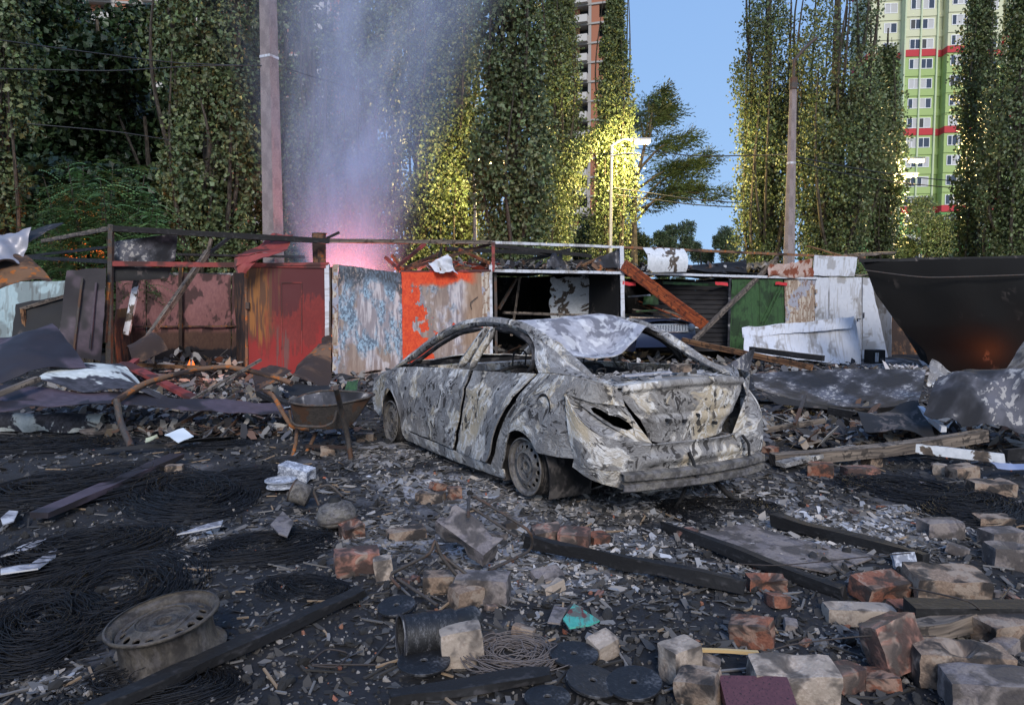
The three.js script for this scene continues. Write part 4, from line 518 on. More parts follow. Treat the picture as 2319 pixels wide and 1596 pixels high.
function poplar(label, vx, hw, d, h, y0, seed, { lean = 0, dense = 1, bare = 0, geo = CLUMP.mid, top = 0.35 } = {}) {
  const r = rng(seed), g = thing('poplar_tree', label, 'tree', 'tall poplars behind the garages'), b = at(vx, 679.4, d).setY(-0.08), R = hw / F * d * 1.12;
  g.position.copy(b); obj('trunk', limb([V(0, 0, 0), V(R * 0.1, h * 0.3, 0), V(lean * 0.5, h * 0.6, 0), V(lean, h, 0)], 0.22 + R * 0.08, 0.03), M.bark, g);
  const nb = Math.round(11 + R * 5), spots = [];
  for (let i = 0; i < nb; i++) {        // upright branches; leaves sit along them
    const a = i / nb * 6.283 + r() * 0.5, yb = y0 * 0.3 + (0.02 + 0.5 * r()) * h, len = h * (0.30 + 0.3 * r()) * (yb > h * 0.5 ? 0.75 : 1), rr = R * (0.3 + 0.42 * Math.sqrt(r()));
    const wob = () => (r() - 0.5) * R * 0.25, P = [V(lean * yb / h, yb, 0), V(Math.cos(a) * rr * 0.7 + wob() + lean * yb / h, yb + len * 0.25, Math.sin(a) * rr * 0.7 + wob()), V(Math.cos(a) * rr + wob(), yb + len * 0.6, Math.sin(a) * rr + wob()), V(Math.cos(a) * rr * 0.85 + wob() + lean, Math.min(yb + len, h * 1.02), Math.sin(a) * rr * 0.85 + wob())];
    obj('limb', limb(P, 0.05 + 0.02 * R, 0.012), M.bark, g);
  }
  const N = Math.round(175 * h * R * dense * (geo === CLUMP.big ? 1.05 : 1));
  for (let i = 0; i < N; i++) {
    const t = r(), y = y0 + (h - y0) * t, a = r() * 6.283, prof = Math.min(1, 0.5 + 1.6 * t) * (1 - (1 - top) * ss(0.55, 1, t)), lob = 0.76 + 0.46 * n3(Math.cos(a) * 1.7 + seed, y * 0.55, Math.sin(a) * 1.7) + 0.2 * n3(Math.cos(a) * 3 + seed, y * 1.8, Math.sin(a) * 3);
    const rad = R * prof * lob * Math.sqrt(0.12 + 0.88 * r()); if (bare && t > 0.55 && rad < R * 0.55 && r() < bare) continue; if (n3(Math.cos(a) * rad * 1.4 + seed, y * 0.8, Math.sin(a) * rad * 1.4) > 0.42) continue;
    spots.push({ p: V(Math.cos(a) * rad + lean * t, y, Math.sin(a) * rad), k: 1 });
  }
  crown(g, geo, LEAF.poplar, spots, r); return g;
}
poplar('near poplar at the left edge, its crown hanging over the crumpled sheet', 2, 72, 17.5, 13, 3.3, 1, { geo: CLUMP.big });
poplar('broad poplar with large leaves, second from left, beside the concrete pole', 478, 118, 18.5, 13, 0.6, 2, { geo: CLUMP.big });
poplar('dark narrow poplar just behind the concrete pole', 610, 62, 24, 15, 0.6, 3);
poplar('poplar veiled by smoke, right of the concrete pole', 712, 80, 22.5, 15, 0.6, 4);
poplar('poplar in the thickest smoke above the red glow', 835, 88, 22.5, 15, 0.6, 5);
poplar('poplar at the right edge of the smoke, yellow at its foot', 945, 82, 27.5, 16, 0.6, 6);
poplar('slim poplar with yellow lit leaves low down near a thin white pole', 1040, 68, 28, 17, 0.6, 7);
poplar('large dark poplar at the middle, left of the unfinished tower', 1160, 88, 21.5, 15, 0.6, 8, { geo: CLUMP.big });
poplar('poplar with bright yellow lit lower leaves left of the street lamp', 1262, 54, 33.5, 18, 0.6, 9, { dense: 1.1 });
poplar('slender tapering poplar beside the lit street lamp', 1388, 50, 33.5, 15.2, 0.6, 10, { top: 0.1 });
poplar('poplar left of the right hand concrete pole, yellow at its foot', 1728, 76, 32, 17.5, 0.6, 11, { bare: 0.7 });
poplar('broad poplar with bare inner branches behind the right hand concrete pole', 1880, 112, 30, 17, 0.6, 12, { bare: 0.85 });
poplar('narrow poplar overlapping the left side of the green tower', 1992, 42, 33, 13, 0.6, 13, { top: 0.2 });
poplar('slim poplar standing before the middle of the green tower', 2196, 40, 30, 15.5, 0.6, 14, { top: 0.3 });
poplar('poplar at the right edge with a yellow lit foot', 2288, 80, 27, 12, 0.6, 15, { top: 0.25, bare: 0.5 });
{ // poplar bough leaning out to the right over the lamp-lit foot
  const r = rng(88), g = thing('young_poplar', 'young poplar with a yellow lit bough leaning right under the unfinished tower', 'tree', 'tall poplars behind the garages'), b = at(1232, 679.4, 32.6).setY(-0.08); g.position.copy(b);
  const tip = at(1382, 292, 32.6).sub(b), mid = at(1290, 370, 32.6).sub(b); obj('trunk', limb([V(0, 0, 0), V(0.15, 2.4, 0), mid, tip], 0.09, 0.015), M.bark, g);
  const c = new THREE.CatmullRomCurve3([V(0, 0, 0), V(0.15, 2.4, 0), mid, tip]), spots = []; for (let i = 0; i < 900; i++) { const t = 0.15 + 0.85 * r(), w = 0.9 * (1.05 - t) + 0.12, p = c.getPoint(t); spots.push({ p: p.add(V((r() - 0.5) * 2 * w, (r() - 0.5) * w, (r() - 0.5) * 2 * w)), k: 0.9 }); } crown(g, CLUMP.mid, LEAF.poplar, spots, r);
}
function broadleaf(label, vx, d, h, R, y0, seed, { name = 'broadleaf_tree', m = LEAF.dark, geo = CLUMP.round, n = 2600, group = 'dark trees at the left' } = {}) {
  const r = rng(seed), g = thing(name, label, 'tree', group), b = at(vx, 679.4, d).setY(-0.08); g.position.copy(b);
  obj('trunk', limb([V(0, 0, 0), V(0.3 * (r() - 0.5), h * 0.35, 0), V(0.8 * (r() - 0.5), h * 0.8, 0)], 0.2, 0.05), M.bark, g); const blobs = [];
  for (let i = 0; i < 9; i++) { const a = r() * 6.28, rr = R * (0.25 + 0.5 * r()), y = lerp(y0, h, 0.1 + 0.85 * r()), c = V(Math.cos(a) * rr, y, Math.sin(a) * rr); blobs.push([c, R * (0.35 + 0.3 * r())]); obj('limb', limb([V(0, y * 0.5, 0), c.clone().multiplyScalar(0.6).setY(y * 0.8), c], 0.07, 0.02), M.bark, g); }
  const spots = []; for (let i = 0; i < n; i++) { const [c, q] = blobs[Math.floor(r() * blobs.length)], v = V(r() - 0.5, r() - 0.5, r() - 0.5).normalize().multiplyScalar(q * Math.cbrt(0.35 + 0.65 * r())); v.y *= 0.75; spots.push({ p: v.add(c), k: 1 }); }
  crown(g, geo, m, spots, r); return g;
}
broadleaf('dark broadleaf tree behind the left edge poplar', 110, 25, 12, 3.4, 1.5, 21);
broadleaf('dark broadleaf tree with sky showing through, above the green bush', 255, 27, 14, 3.8, 2.5, 22);
broadleaf('shadowed broadleaf tree left of the broad poplar', 365, 24, 9, 2.6, 0.6, 23);
broadleaf('deep dark broadleaf tree at the far left background', 30, 30, 16, 4.2, 1.0, 24);
broadleaf('dark tall broadleaf tree behind the gap at upper left', 185, 32, 18, 4.5, 5, 25);
broadleaf('low dark thicket tree filling the gap behind the green bush', 180, 22, 5.0, 2.6, 0.3, 26);
{ // green bush with feathery pinnate leaves
  const r = rng(60), g = thing('feathery_bush', 'bright green bush with feathery leaves behind the left garage frame', 'bush'), b = at(225, 679.4, 16.3).setY(-0.05); g.position.copy(b); const spots = [];
  for (let i = 0; i < 26; i++) { const a = at(40 + 360 * r(), 360 + 190 * Math.abs(r() - 0.15), 15.6 + 1.6 * r()).sub(b); const hi = at(0, lerp(540, 360, ss(30, 190, (a.x + b.x) / 16 * F + CX) * ss(420, 260, (a.x + b.x) / 16 * F + CX)), 16).y; a.y = Math.min(a.y, hi + 0.1); const root = V(a.x * 0.45, 0, 0.2 * (r() - 0.5)), mid = root.clone().lerp(a, 0.6).add(V(0, 0.3, 0)); obj('stem', limb([root, mid, a], 0.03, 0.008), M.bark, g);
    const c = new THREE.CatmullRomCurve3([root, mid, a]); for (let k = 0; k < 46; k++) { const t = 0.35 + 0.65 * r(), p = c.getPoint(t).add(V((r() - 0.5) * 0.4, (r() - 0.5) * 0.4, (r() - 0.5) * 0.4)); spots.push({ p, k: 0.9, q: new THREE.Quaternion().setFromEuler(new THREE.Euler((r() - 0.5) * 0.7, r() * 6.28, 0.5 - r() * 0.6, 'YXZ')) }); } }
  crown(g, CLUMP.pinnate, LEAF.bush, spots, r);
}
{ // loose tree with drooping sprays against the sky
  const r = rng(61), d = 40, g = thing('wispy_tree', 'wispy tree with drooping sprays against the open sky beside the lamp', 'tree'), b = at(1440, 679.4, d).setY(-0.08); g.position.copy(b); const P = (x, y, dz = 0) => at(x, y, d + dz).sub(b), spots = [];
  obj('trunk', limb([V(0, 0, 0), P(1436, 520), P(1440, 420), P(1462, 320), P(1470, 230)], 0.28, 0.03), M.bark, g);
  for (const [x0, y0, x1, y1] of [[1438, 470, 1600, 360], [1440, 430, 1585, 385], [1450, 380, 1560, 320], [1462, 330, 1515, 250], [1470, 300, 1490, 215], [1440, 500, 1560, 420], [1440, 410, 1400, 300], [1460, 330, 1440, 260], [1438, 480, 1620, 440], [1440, 450, 1390, 400], [1436, 500, 1400, 470]]) {
    const dz = (r() - 0.5) * 3, a = P(x0, y0), e = P(x1, y1, dz), m = a.clone().lerp(e, 0.5).add(V(0, 0.5, 0)); obj('limb', limb([a, m, e], 0.09, 0.015), M.bark, g); const c = new THREE.CatmullRomCurve3([a, m, e]);
    for (let k = 0; k < 120; k++) { const t = 0.25 + 0.78 * r(), p = c.getPoint(Math.min(1, t)).add(V((r() - 0.5) * 1.1, (r() - 0.5) * 0.8, (r() - 0.5) * 1.2)); spots.push({ p, k: 0.95, q: new THREE.Quaternion().setFromEuler(new THREE.Euler(0, r() < 0.7 ? (e.x > a.x ? 0 : 3.1) + (r() - 0.5) : r() * 6, (r() - 0.35) * 1.2, 'YXZ')) }); }
  }
  crown(g, CLUMP.spray, LEAF.pine, spots, r);
}
for (const [vx, d, vt, hw, lab] of [[1505, 60, 480, 22, 'small distant tree low in the sky gap, leftmost'], [1545, 62, 470, 34, 'rounded distant tree in the sky gap'], [1590, 70, 520, 24, 'low distant tree right of the rounded one in the sky gap'], [1640, 66, 505, 24, 'distant tree beside the right hand poplar in the sky gap'], [1430, 48, 520, 40, 'low leafy tree at the foot of the wispy tree'], [2060, 45, 545, 30, 'low leafy shrub at the foot of the green tower'], [2105, 44, 440, 55, 'leafy tree reaching left over the green tower front'], [1320, 45, 480, 50, 'low dark tree between the lit poplars'], [1660, 80, 530, 40, 'hazy far tree behind the right hand poplar']])
  broadleaf(lab, vx, d, at(vx, vt, d).y, hw / F * d, 0.4, vx, { m: LEAF.far, n: 1500, geo: CLUMP.mid, group: 'low trees beyond the garages' });
// ---------- the row of garages ----------
const GB = (g, name, a, b, w, h, m, o) => obj(name, bar(a, b, w, h, o), m, g);
const rail = (g, name, x1, y1, x2, y2, w, h, m, n = 0, n2_ = n, o = { jit: 0.006 }) => obj(name, bar(wp(x1, y1, n), wp(x2, y2, n2_), w, h, o), m, g);
const pane4 = (g, name, x1, y1, x2, y2, x3, y3, x4, y4, n, m, o = {}, label) => obj(name, sheet(wp(x1, y1, n), wp(x2, y2, n), wp(x3, y3, n), wp(x4, y4, n), o), m, g, label);
const DEPTH = 4.6;
function shell(g, xa, xb, m, { top = 2.05, roof = null, back = true, left = true, right = true } = {}) {   // side and back walls of one garage
  const a = sOf(xa) + 0.03, b = sOf(xb) - 0.03;
  if (left) obj('side_wall', sheet(wl(a, top, -0.08), wl(a, top, -DEPTH), wl(a, 0, -DEPTH), wl(a, 0, -0.08), { nu: 8, nv: 5, warp: 0.04 }), m, g);
  if (right) obj('side_wall', sheet(wl(b, top, -DEPTH), wl(b, top, -0.08), wl(b, 0, -0.08), wl(b, 0, -DEPTH), { nu: 8, nv: 5, warp: 0.04 }), m, g);
  if (back) obj('back_wall', sheet(wl(a, top, -DEPTH), wl(b, top, -DEPTH), wl(b, 0, -DEPTH), wl(a, 0, -DEPTH), { nu: 8, nv: 5, warp: 0.05 }), m, g);
  if (roof) obj('roof_sheet', sheet(wl(a, top + 0.05, -DEPTH), wl(b, top + 0.05, -DEPTH), wl(b, top + 0.02, -0.15), wl(a, top + 0.02, -0.15), { nu: 10, nv: 10, warp: 0.06 }), roof, g);
}
{ // A: open burnt garage with pinkish inner panels
  const g = thing('garage', 'roofless burnt garage frame with pinkish scorched inner panels at left', 'garage', 'row of burnt garages');
  rail(g, 'post', 251, 508, 246, 905, 0.07, 0.07, M.steel); rail(g, 'beam', 250, 517, 745, 546, 0.08, 0.09, M.char, 0); rail(g, 'beam', 250, 597, 745, 602, 0.06, 0.08, M.redPaint); rail(g, 'beam', 250, 517, 95, 546, 0.06, 0.07, M.woodGrey, 0, -4.2);
  rail(g, 'beam', 246, 592, 60, 583, 0.06, 0.06, M.char, 0, -3.5); rail(g, 'beam', 240, 560, 62, 580, 0.05, 0.05, M.char, -0.6, -3.8); rail(g, 'beam', 400, 576, 690, 582, 0.06, 0.05, M.char, -2.2); rail(g, 'beam', 250, 618, 560, 622, 0.05, 0.06, M.greySheet, -DEPTH + 0.2);
  const q = -DEPTH + 0.5; for (const [x1, x2, dy] of [[262, 330, 0], [332, 408, 4], [411, 522, 0], [524, 575, 6]]) pane4(g, 'wall_panel', x1, 618 + dy, x2, 622, x2, 812, x1, 815, q, M.pinkWall, { nu: 10, nv: 14, warp: 0.05, unit: true });
  rail(g, 'post', 409, 600, 409, 815, 0.07, 0.07, M.rust, q + 0.08); rail(g, 'rail', 262, 740, 575, 738, 0.04, 0.03, M.rust, q + 0.06);
  pane4(g, 'door', 150, 612, 240, 606, 228, 818, 128, 800, 0.15, M.maroonSheet, { nu: 8, nv: 12, warp: 0.03 }, 'dark maroon sheet door leaning in the opening'); rail(g, 'door_rib', 186, 630, 166, 800, 0.03, 0.03, M.steel, 0.2); rail(g, 'door_rib', 217, 640, 203, 790, 0.03, 0.025, M.maroonSheet, 0.2);
  rail(g, 'post', 313, 618, 285, 758, 0.10, 0.05, M.whiteChip, -0.5, -0.4); rail(g, 'post', 246, 640, 236, 775, 0.05, 0.05, M.rust, 0.05); shell(g, 252, 553, M.rust, { back: false, right: false, top: 1.3 }); done(g);
  solo('bent_sheet', 'scorched grey metal sheet hanging over the top rail of the left garage', 'metal sheet', sheet(wp(253, 548, -0.3), wp(402, 531, -0.3), wp(395, 590, -0.25), wp(255, 626, -0.25), { nu: 14, nv: 10, warp: 0.05, curl: (u, v) => 0.15 * Math.sin(u * 2.8) * (1 - v) }), M.greySheet);
  solo('bent_sheet', 'dark lower metal sheet with a drooping corner under the top rail at left', 'metal sheet', sheet(wp(252, 606, -0.12), wp(388, 604, -0.12), wp(380, 628, -0.1), wp(255, 640, -0.1), { nu: 12, nv: 6, warp: 0.05 }), M.soot);
  solo('plank', 'long grey timber prop leaning across the open left garage', 'plank', bar(wp(330, 772, 0.5), wp(470, 570, -1.2), 0.07, 0.10), M.woodGrey); solo('plank', 'thin charred roof batten crossing above the left garage', 'plank', bar(wp(440, 600, -1.0), wp(522, 535, -1.6), 0.05, 0.06), M.char); solo('plank', 'second thin charred roof batten crossing above the left garage', 'plank', bar(wp(465, 598, -1.2), wp(478, 540, -1.2), 0.05, 0.06), M.woodGrey);
}
{ // B: red door garage
  const g = thing('garage', 'garage with a rusty dark red metal door beside the blue grey doors', 'garage', 'row of burnt garages');
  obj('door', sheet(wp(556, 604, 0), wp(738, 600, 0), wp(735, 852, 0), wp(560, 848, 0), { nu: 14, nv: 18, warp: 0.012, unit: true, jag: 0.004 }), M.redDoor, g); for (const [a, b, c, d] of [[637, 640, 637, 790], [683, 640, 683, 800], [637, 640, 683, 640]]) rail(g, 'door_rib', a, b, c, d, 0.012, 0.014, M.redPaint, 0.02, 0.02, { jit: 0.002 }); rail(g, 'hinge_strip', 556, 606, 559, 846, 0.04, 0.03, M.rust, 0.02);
  { const c = new RoundedBoxGeometry(0.07, 0.12, 0.06, 2, 0.012), p = wp(560, 692, 0.05); c.translate(p.x, p.y, p.z); obj('lock', c, M.steel, g); }
  rail(g, 'post', 741, 598, 742, 858, 0.08, 0.08, M.white, 0.0); rail(g, 'post', 747, 605, 747, 855, 0.03, 0.05, M.steel, 0.03); rail(g, 'lintel', 553, 600, 745, 597, 0.07, 0.05, M.redPaint, 0.01); shell(g, 556, 740, M.rust); done(g);
  const f = thing('folded_roof_sheet', 'folded pinkish red roof sheet hanging over the red door', 'metal sheet');
  obj('top_fold', sheet(wp(530, 588, 0.35), wp(617, 534, -0.3), wp(665, 536, -0.3), wp(650, 566, 0.25), { nu: 10, nv: 8, warp: 0.05 }), M.redPaint, f); obj('front_fold', sheet(wp(530, 588, 0.35), wp(650, 566, 0.25), wp(585, 590, 0.4), wp(530, 606, 0.42), { nu: 12, nv: 6, warp: 0.06 }), M.redPaint, f); obj('hanging_fold', sheet(wp(526, 600, 0.38), wp(582, 590, 0.38), wp(556, 620, 0.45), wp(535, 618, 0.46), { nu: 8, nv: 6, warp: 0.07, freq: 5 }), M.redPaint, f); done(f);
  const ch = thing('flue_pipe', 'short rusty flue pipe standing above the red door', 'pipe'), cb = wp(723, 600, -0.4), ct = wp(723, 529, -0.4), cg = new THREE.CylinderGeometry(0.125, 0.115, ct.y - cb.y, 20, 4, true); cg.translate(cb.x, (cb.y + ct.y) / 2, cb.z); obj('pipe', cg, M.rust, ch); const ring = new THREE.TorusGeometry(0.125, 0.012, 6, 20); ring.rotateX(Math.PI / 2); ring.translate(ct.x, ct.y, ct.z); obj('rim', ring, M.steel, ch); done(ch);
  solo('plank', 'short charred stick jutting up beside the flue pipe', 'plank', bar(wp(728, 545, -0.5), wp(768, 526, -0.5), 0.04, 0.05), M.char);
  solo('roof_beam', 'long charred roof rail running above the red and blue doors', 'beam', bar(wp(740, 545, -0.1), wp(1115, 549, -0.1), 0.07, 0.07, { jit: 0.01 }), M.woodGrey);
}
{ // C: blue grey double doors, right leaf orange edged
  const g = thing('garage', 'garage with scorched blue grey double doors, right leaf edged in orange', 'garage', 'row of burnt garages');
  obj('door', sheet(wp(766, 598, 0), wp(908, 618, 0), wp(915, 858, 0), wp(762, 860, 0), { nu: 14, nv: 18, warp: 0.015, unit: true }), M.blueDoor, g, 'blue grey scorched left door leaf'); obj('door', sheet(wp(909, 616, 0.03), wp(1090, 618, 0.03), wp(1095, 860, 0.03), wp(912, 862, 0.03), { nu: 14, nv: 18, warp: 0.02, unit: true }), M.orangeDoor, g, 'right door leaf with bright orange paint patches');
  obj('door_strip', sheet(wp(752, 600, 0.02), wp(766, 598, 0.02), wp(764, 858, 0.02), wp(752, 858, 0.02), { nu: 2, nv: 12, warp: 0.006 }), M.cream, g); obj('door_strip', sheet(wp(1090, 612, 0.02), wp(1108, 612, 0.02), wp(1110, 860, 0.02), wp(1094, 860, 0.02), { nu: 2, nv: 12, warp: 0.006 }), M.cream, g);
  rail(g, 'lintel', 905, 615, 1112, 613, 0.07, 0.04, M.redPaint, 0.0); rail(g, 'post', 1111, 600, 1113, 860, 0.06, 0.06, M.white); rail(g, 'upright', 1117, 548, 1117, 615, 0.06, 0.06, M.redPaint); shell(g, 752, 1110, M.rust);
  const h = tube([wp(1082, 672, 0.06), wp(1066, 685, 0.09), wp(1068, 700, 0.06)], 0.008); obj('hook', h, M.steel, g); done(g);
  for (const [i, [x1, y1, x2, y2, n1, n22, m]] of [[895, 608, 962, 552, -0.2, -0.6, M.redPaint], [872, 582, 905, 612, -0.4, -0.2, M.redPaint], [888, 578, 912, 610, -0.5, -0.2, M.rust], [920, 610, 1112, 552, -0.4, -0.2, M.rust], [1000, 560, 992, 590, -0.7, -0.7, M.char], [905, 612, 1000, 572, -0.3, -0.9, M.rust], [1040, 565, 1110, 596, -0.8, -0.2, M.woodBrown]].entries()) solo('roof_strut', ['bright red strut slanting above the orange edged door', 'short red strut crossing another over the blue door', 'rusty strut crossing the short red one over the blue door', 'long rust brown strut rising to the right above the orange door', 'small upright charred strut above the orange door', 'rust brown strut low over the orange door', 'brown strut falling to the right above the orange door'][i], 'strut', bar(wp(x1, y1, n1), wp(x2, y2, n22), 0.05, 0.06), m);
  solo('plastic_sheet', 'crumpled whitish plastic sheet caught on the roof struts', 'plastic sheet', sheet(wp(972, 590, 0.15), wp(1010, 582, 0.1), wp(1040, 618, 0.2), wp(990, 612, 0.25), { nu: 12, nv: 12, warp: 0.14, freq: 6 }), M.white); solo('board', 'pale splintered board lying over the orange door top', 'board', bar(wp(995, 609, 0.12), wp(1062, 606, 0.0), 0.05, 0.05), M.woodBrown);
}
{ // D: open black garage with white lintel
  const g = thing('garage', 'gutted garage with a white lintel, a ragged white panel inside the black opening', 'garage', 'row of burnt garages');
  rail(g, 'lintel', 1118, 613, 1412, 618, 0.09, 0.055, M.white, 0.02); rail(g, 'post', 1408, 560, 1411, 770, 0.08, 0.09, M.white); rail(g, 'post', 1122, 620, 1124, 800, 0.05, 0.05, M.steel, -0.1); shell(g, 1114, 1410, M.soot, { roof: M.soot });
  rail(g, 'beam', 1115, 549, 1412, 560, 0.07, 0.05, M.white, -0.05); rail(g, 'upright', 1410, 560, 1412, 618, 0.06, 0.06, M.greySheet); pane4(g, 'wall_panel', 1246, 628, 1330, 624, 1352, 700, 1246, 762, -1.4, M.whiteChip, { nu: 16, nv: 16, warp: 0.03, jag: 0.08 }, 'ragged white inner panel'); pane4(g, 'wall_panel', 1338, 630, 1400, 628, 1402, 745, 1336, 752, -1.3, M.greySheet, { nu: 8, nv: 8, warp: 0.03 });
  rail(g, 'prop', 1170, 630, 1130, 700, 0.05, 0.05, M.steel, -1, -0.8); rail(g, 'prop', 1178, 628, 1158, 760, 0.05, 0.05, M.woodGrey, -1.1); rail(g, 'rail', 1140, 708, 1330, 714, 0.06, 0.05, M.woodGrey, -0.6); done(g);
  solo('sheet_panel', 'blue grey triangular metal panel on the roof right of the black garage', 'metal sheet', sheet(wp(1330, 594, -0.3), wp(1408, 560, -0.1), wp(1408, 606, 0.0), wp(1345, 606, -0.1), { nu: 6, nv: 6, warp: 0.02 }), M.greySheet);
  const r = rng(71); for (const [i, [x1, y1, x2, y2]] of [[1120, 556, 1340, 580], [1160, 600, 1290, 565], [1230, 600, 1400, 585], [1120, 590, 1240, 606], [1010, 563, 1250, 575]].entries()) solo('charred_rafter', ['long charred rafter lying over the black garage, highest', 'charred rafter rising right over the black garage', 'charred rafter low at the right over the black garage', 'charred rafter low at the left over the black garage', 'charred rafter reaching left from the black garage roof'][i], 'rafter', bar(wp(x1, y1, -0.6 - r()), wp(x2, y2, -0.8 - r()), 0.06, 0.08), M.char);
  solo('plastic_sheet', 'crumpled grey plastic sack lying on the black garage roof', 'plastic sheet', sheet(wp(1240, 586, -0.4), wp(1272, 578, -0.4), wp(1282, 606, -0.15), wp(1238, 608, -0.1), { nu: 12, nv: 12, warp: 0.16, freq: 7 }), M.greySheet);
  solo('rust_lump', 'rust brown crumpled metal lump on the black garage roof', 'scrap', sheet(wp(1345, 590, -0.3), wp(1390, 578, -0.3), wp(1400, 606, -0.05), wp(1340, 606, 0), { nu: 14, nv: 10, warp: 0.16, freq: 6 }), M.rust); solo('board', 'pale brown board end lying on the white lintel', 'board', bar(wp(1318, 602, -0.1), wp(1365, 580, -0.4), 0.06, 0.05), M.woodBrown);
}
{ // E: garage with dark slatted wall, fallen timber and a blue car
  const g = thing('garage', 'garage with a dark slatted inner wall and a fallen orange timber', 'garage', 'row of burnt garages');
  rail(g, 'lintel', 1412, 618, 1850, 630, 0.09, 0.05, M.white, 0.02); rail(g, 'post', 1653, 630, 1650, 790, 0.05, 0.07, M.greySheet, 0.01); shell(g, 1412, 1652, M.soot, { roof: M.soot, right: false });
  for (let i = 0; i < 15; i++) { const y = 636 + i * 10.6; obj('slat', sheet(wp(1478 + (i % 3) * 2, y, -1.25), wp(1649, y + 1.5, -0.35), wp(1649, y + 10.9, -0.33), wp(1478 + (i % 3) * 2, y + 9.4, -1.23), { nu: 6, nv: 1, warp: 0.01, thick: 0.02 }), M.charBlue ??= mat((u, v) => { const q = fbm(u, v, 4, 4, 9, 40); return [...mix3([0.115, 0.115, 0.13], [0.24, 0.235, 0.25], q), q]; }, { size: 256, tile: 1, bump: 0.003 }), g); }
  rail(g, 'rail', 1500, 640, 1645, 646, 0.04, 0.06, M.green, -0.3); done(g);
  for (const [x, n] of [[1425, 0.05], [1634, 0.05], [1770, 0.06]]) { const a = wp(x - 14, 641, n), b = wp(x + 14, 643, n); solo('red_tape', { 1425: 'small red tape mark left of the fallen timber', 1634: 'red tape mark right of the slatted wall', 1770: 'red tape mark over the green door corner' }[x], 'tape', sheet(a.clone().add(V(0, 0.035, 0)), b.clone().add(V(0, 0.035, 0)), b.clone().add(V(0, -0.035, 0)), a.clone().add(V(0, -0.035, 0)), { nu: 4, nv: 2, warp: 0.015 }), M.tape ??= flat(0.6, 0.04, 0.05, 0.6)); }
  solo('fallen_timber', 'thick orange brown timber fallen diagonally through the slatted garage', 'timber', bar(wp(1412, 600, 0.1), wp(1603, 742, 0.45), 0.12, 0.24, { jit: 0.02, roll: 0.3 }), M.woodOrange);
  solo('plank', 'grey timber prop leaning from the debris up to the green door top', 'plank', bar(wp(1572, 770, 0.8), wp(1762, 584, -0.3), 0.07, 0.09), M.woodGrey);
  // blue car nose
  const c = thing('blue_car', 'dark blue old car with a chrome grille parked inside the slatted garage', 'car'), P = (x, y, n) => wp(x, y, n), M_b = M.carBlue = new THREE.MeshPhysicalMaterial({ color: new THREE.Color().setRGB(0.02, 0.032, 0.075), roughness: 0.4, clearcoat: 0.5, clearcoatRoughness: 0.3 }), chrome = flat(0.6, 0.6, 0.62, 0.25, 0.9);
  const sa = sOf(1440, 0), sb = sOf(1574, 0), hood = 1.12; obj('bonnet', surf((u, v) => { const s = lerp(sa, sb, u), k = lerp(-1, 1, u); return wl(s, hood - 0.06 * k * k - 0.10 * v * v - 0.05 * Math.abs(k) ** 5, lerp(-1.6, 0.05, v) - 0.06 * k * k); }, 20, 14, { thick: 0.02 }), M_b, c);
  obj('nose', surf((u, v) => { const s = lerp(sa, sb, u), k = lerp(-1, 1, u); return wl(s, lerp(hood - 0.17, 0.45, v) - 0.1 * k ** 4 * (1 - v), 0.05 - 0.06 * k * k + 0.05 * Math.sin(v * 3)); }, 20, 8, { thick: 0.02 }), M_b, c); for (const s of [sa, sb]) obj('wing', sheet(wl(s, hood - 0.12, -1.6), wl(s, hood - 0.2, 0), wl(s, 0.35, 0), wl(s, 0.35, -1.6), { warp: 0.01 }), M_b, c);
  const gr = obj('grille_frame', mergeGeometries([bar(wl(lerp(sa, sb, 0.16), 0.93, 0.1), wl(lerp(sa, sb, 0.84), 0.93, 0.1), 0.03, 0.025), bar(wl(lerp(sa, sb, 0.16), 0.77, 0.12), wl(lerp(sa, sb, 0.84), 0.77, 0.12), 0.03, 0.025)]), chrome, c); gr.userData.kind = 'stuff'; for (let i = 0; i < 26; i++) { const s = lerp(sa, sb, 0.17 + 0.66 * i / 25); obj('grille_bar', bar(wl(s, 0.775, 0.11), wl(s, 0.925, 0.1), 0.012, 0.018, { jit: 0, seg: 1 }), chrome, gr); }
  for (const t of [0.08, 0.92]) { const l = new THREE.SphereGeometry(0.085, 16, 10), q = wl(lerp(sa, sb, t), 0.86, 0.04); l.translate(q.x, q.y, q.z); obj('headlamp', l, flat(0.5, 0.52, 0.55, 0.15), c); } done(c);
  const r = rng(81), labs = ['white strip of wood', 'pale grey board', 'green painted board', 'brown splintered board', 'cream board', 'thin white lath', 'split brown lath', 'light grey plank'];
  [[1425, 672, 1470, 668, M.white], [1432, 700, 1520, 712, M.woodGrey], [1440, 705, 1490, 702, M.green], [1450, 690, 1560, 738, M.woodBrown], [1425, 718, 1540, 722, M.cream], [1480, 735, 1590, 742, M.white], [1445, 682, 1580, 735, M.woodOrange], [1500, 700, 1585, 728, M.woodGrey]].forEach(([x1, y1, x2, y2, m], i) => solo('board', `${labs[i]} in the heap on the blue car bonnet`, 'board', bar(wp(x1, y1, -0.4 - r() * 0.4), wp(x2, y2, -0.1 - r() * 0.2), 0.1, 0.03), m, 'boards heaped on the blue car'));
  solo('green_hat', 'rounded dull green object in the heap over the blue car', 'debris', sheet(wp(1458, 672, -0.6), wp(1490, 668, -0.6), wp(1492, 690, -0.4), wp(1455, 690, -0.4), { nu: 10, nv: 10, warp: 0.03, curl: (u, v) => 0.12 * Math.sin(u * 3.1) * Math.sin(v * 3.1) }), M.green);
}
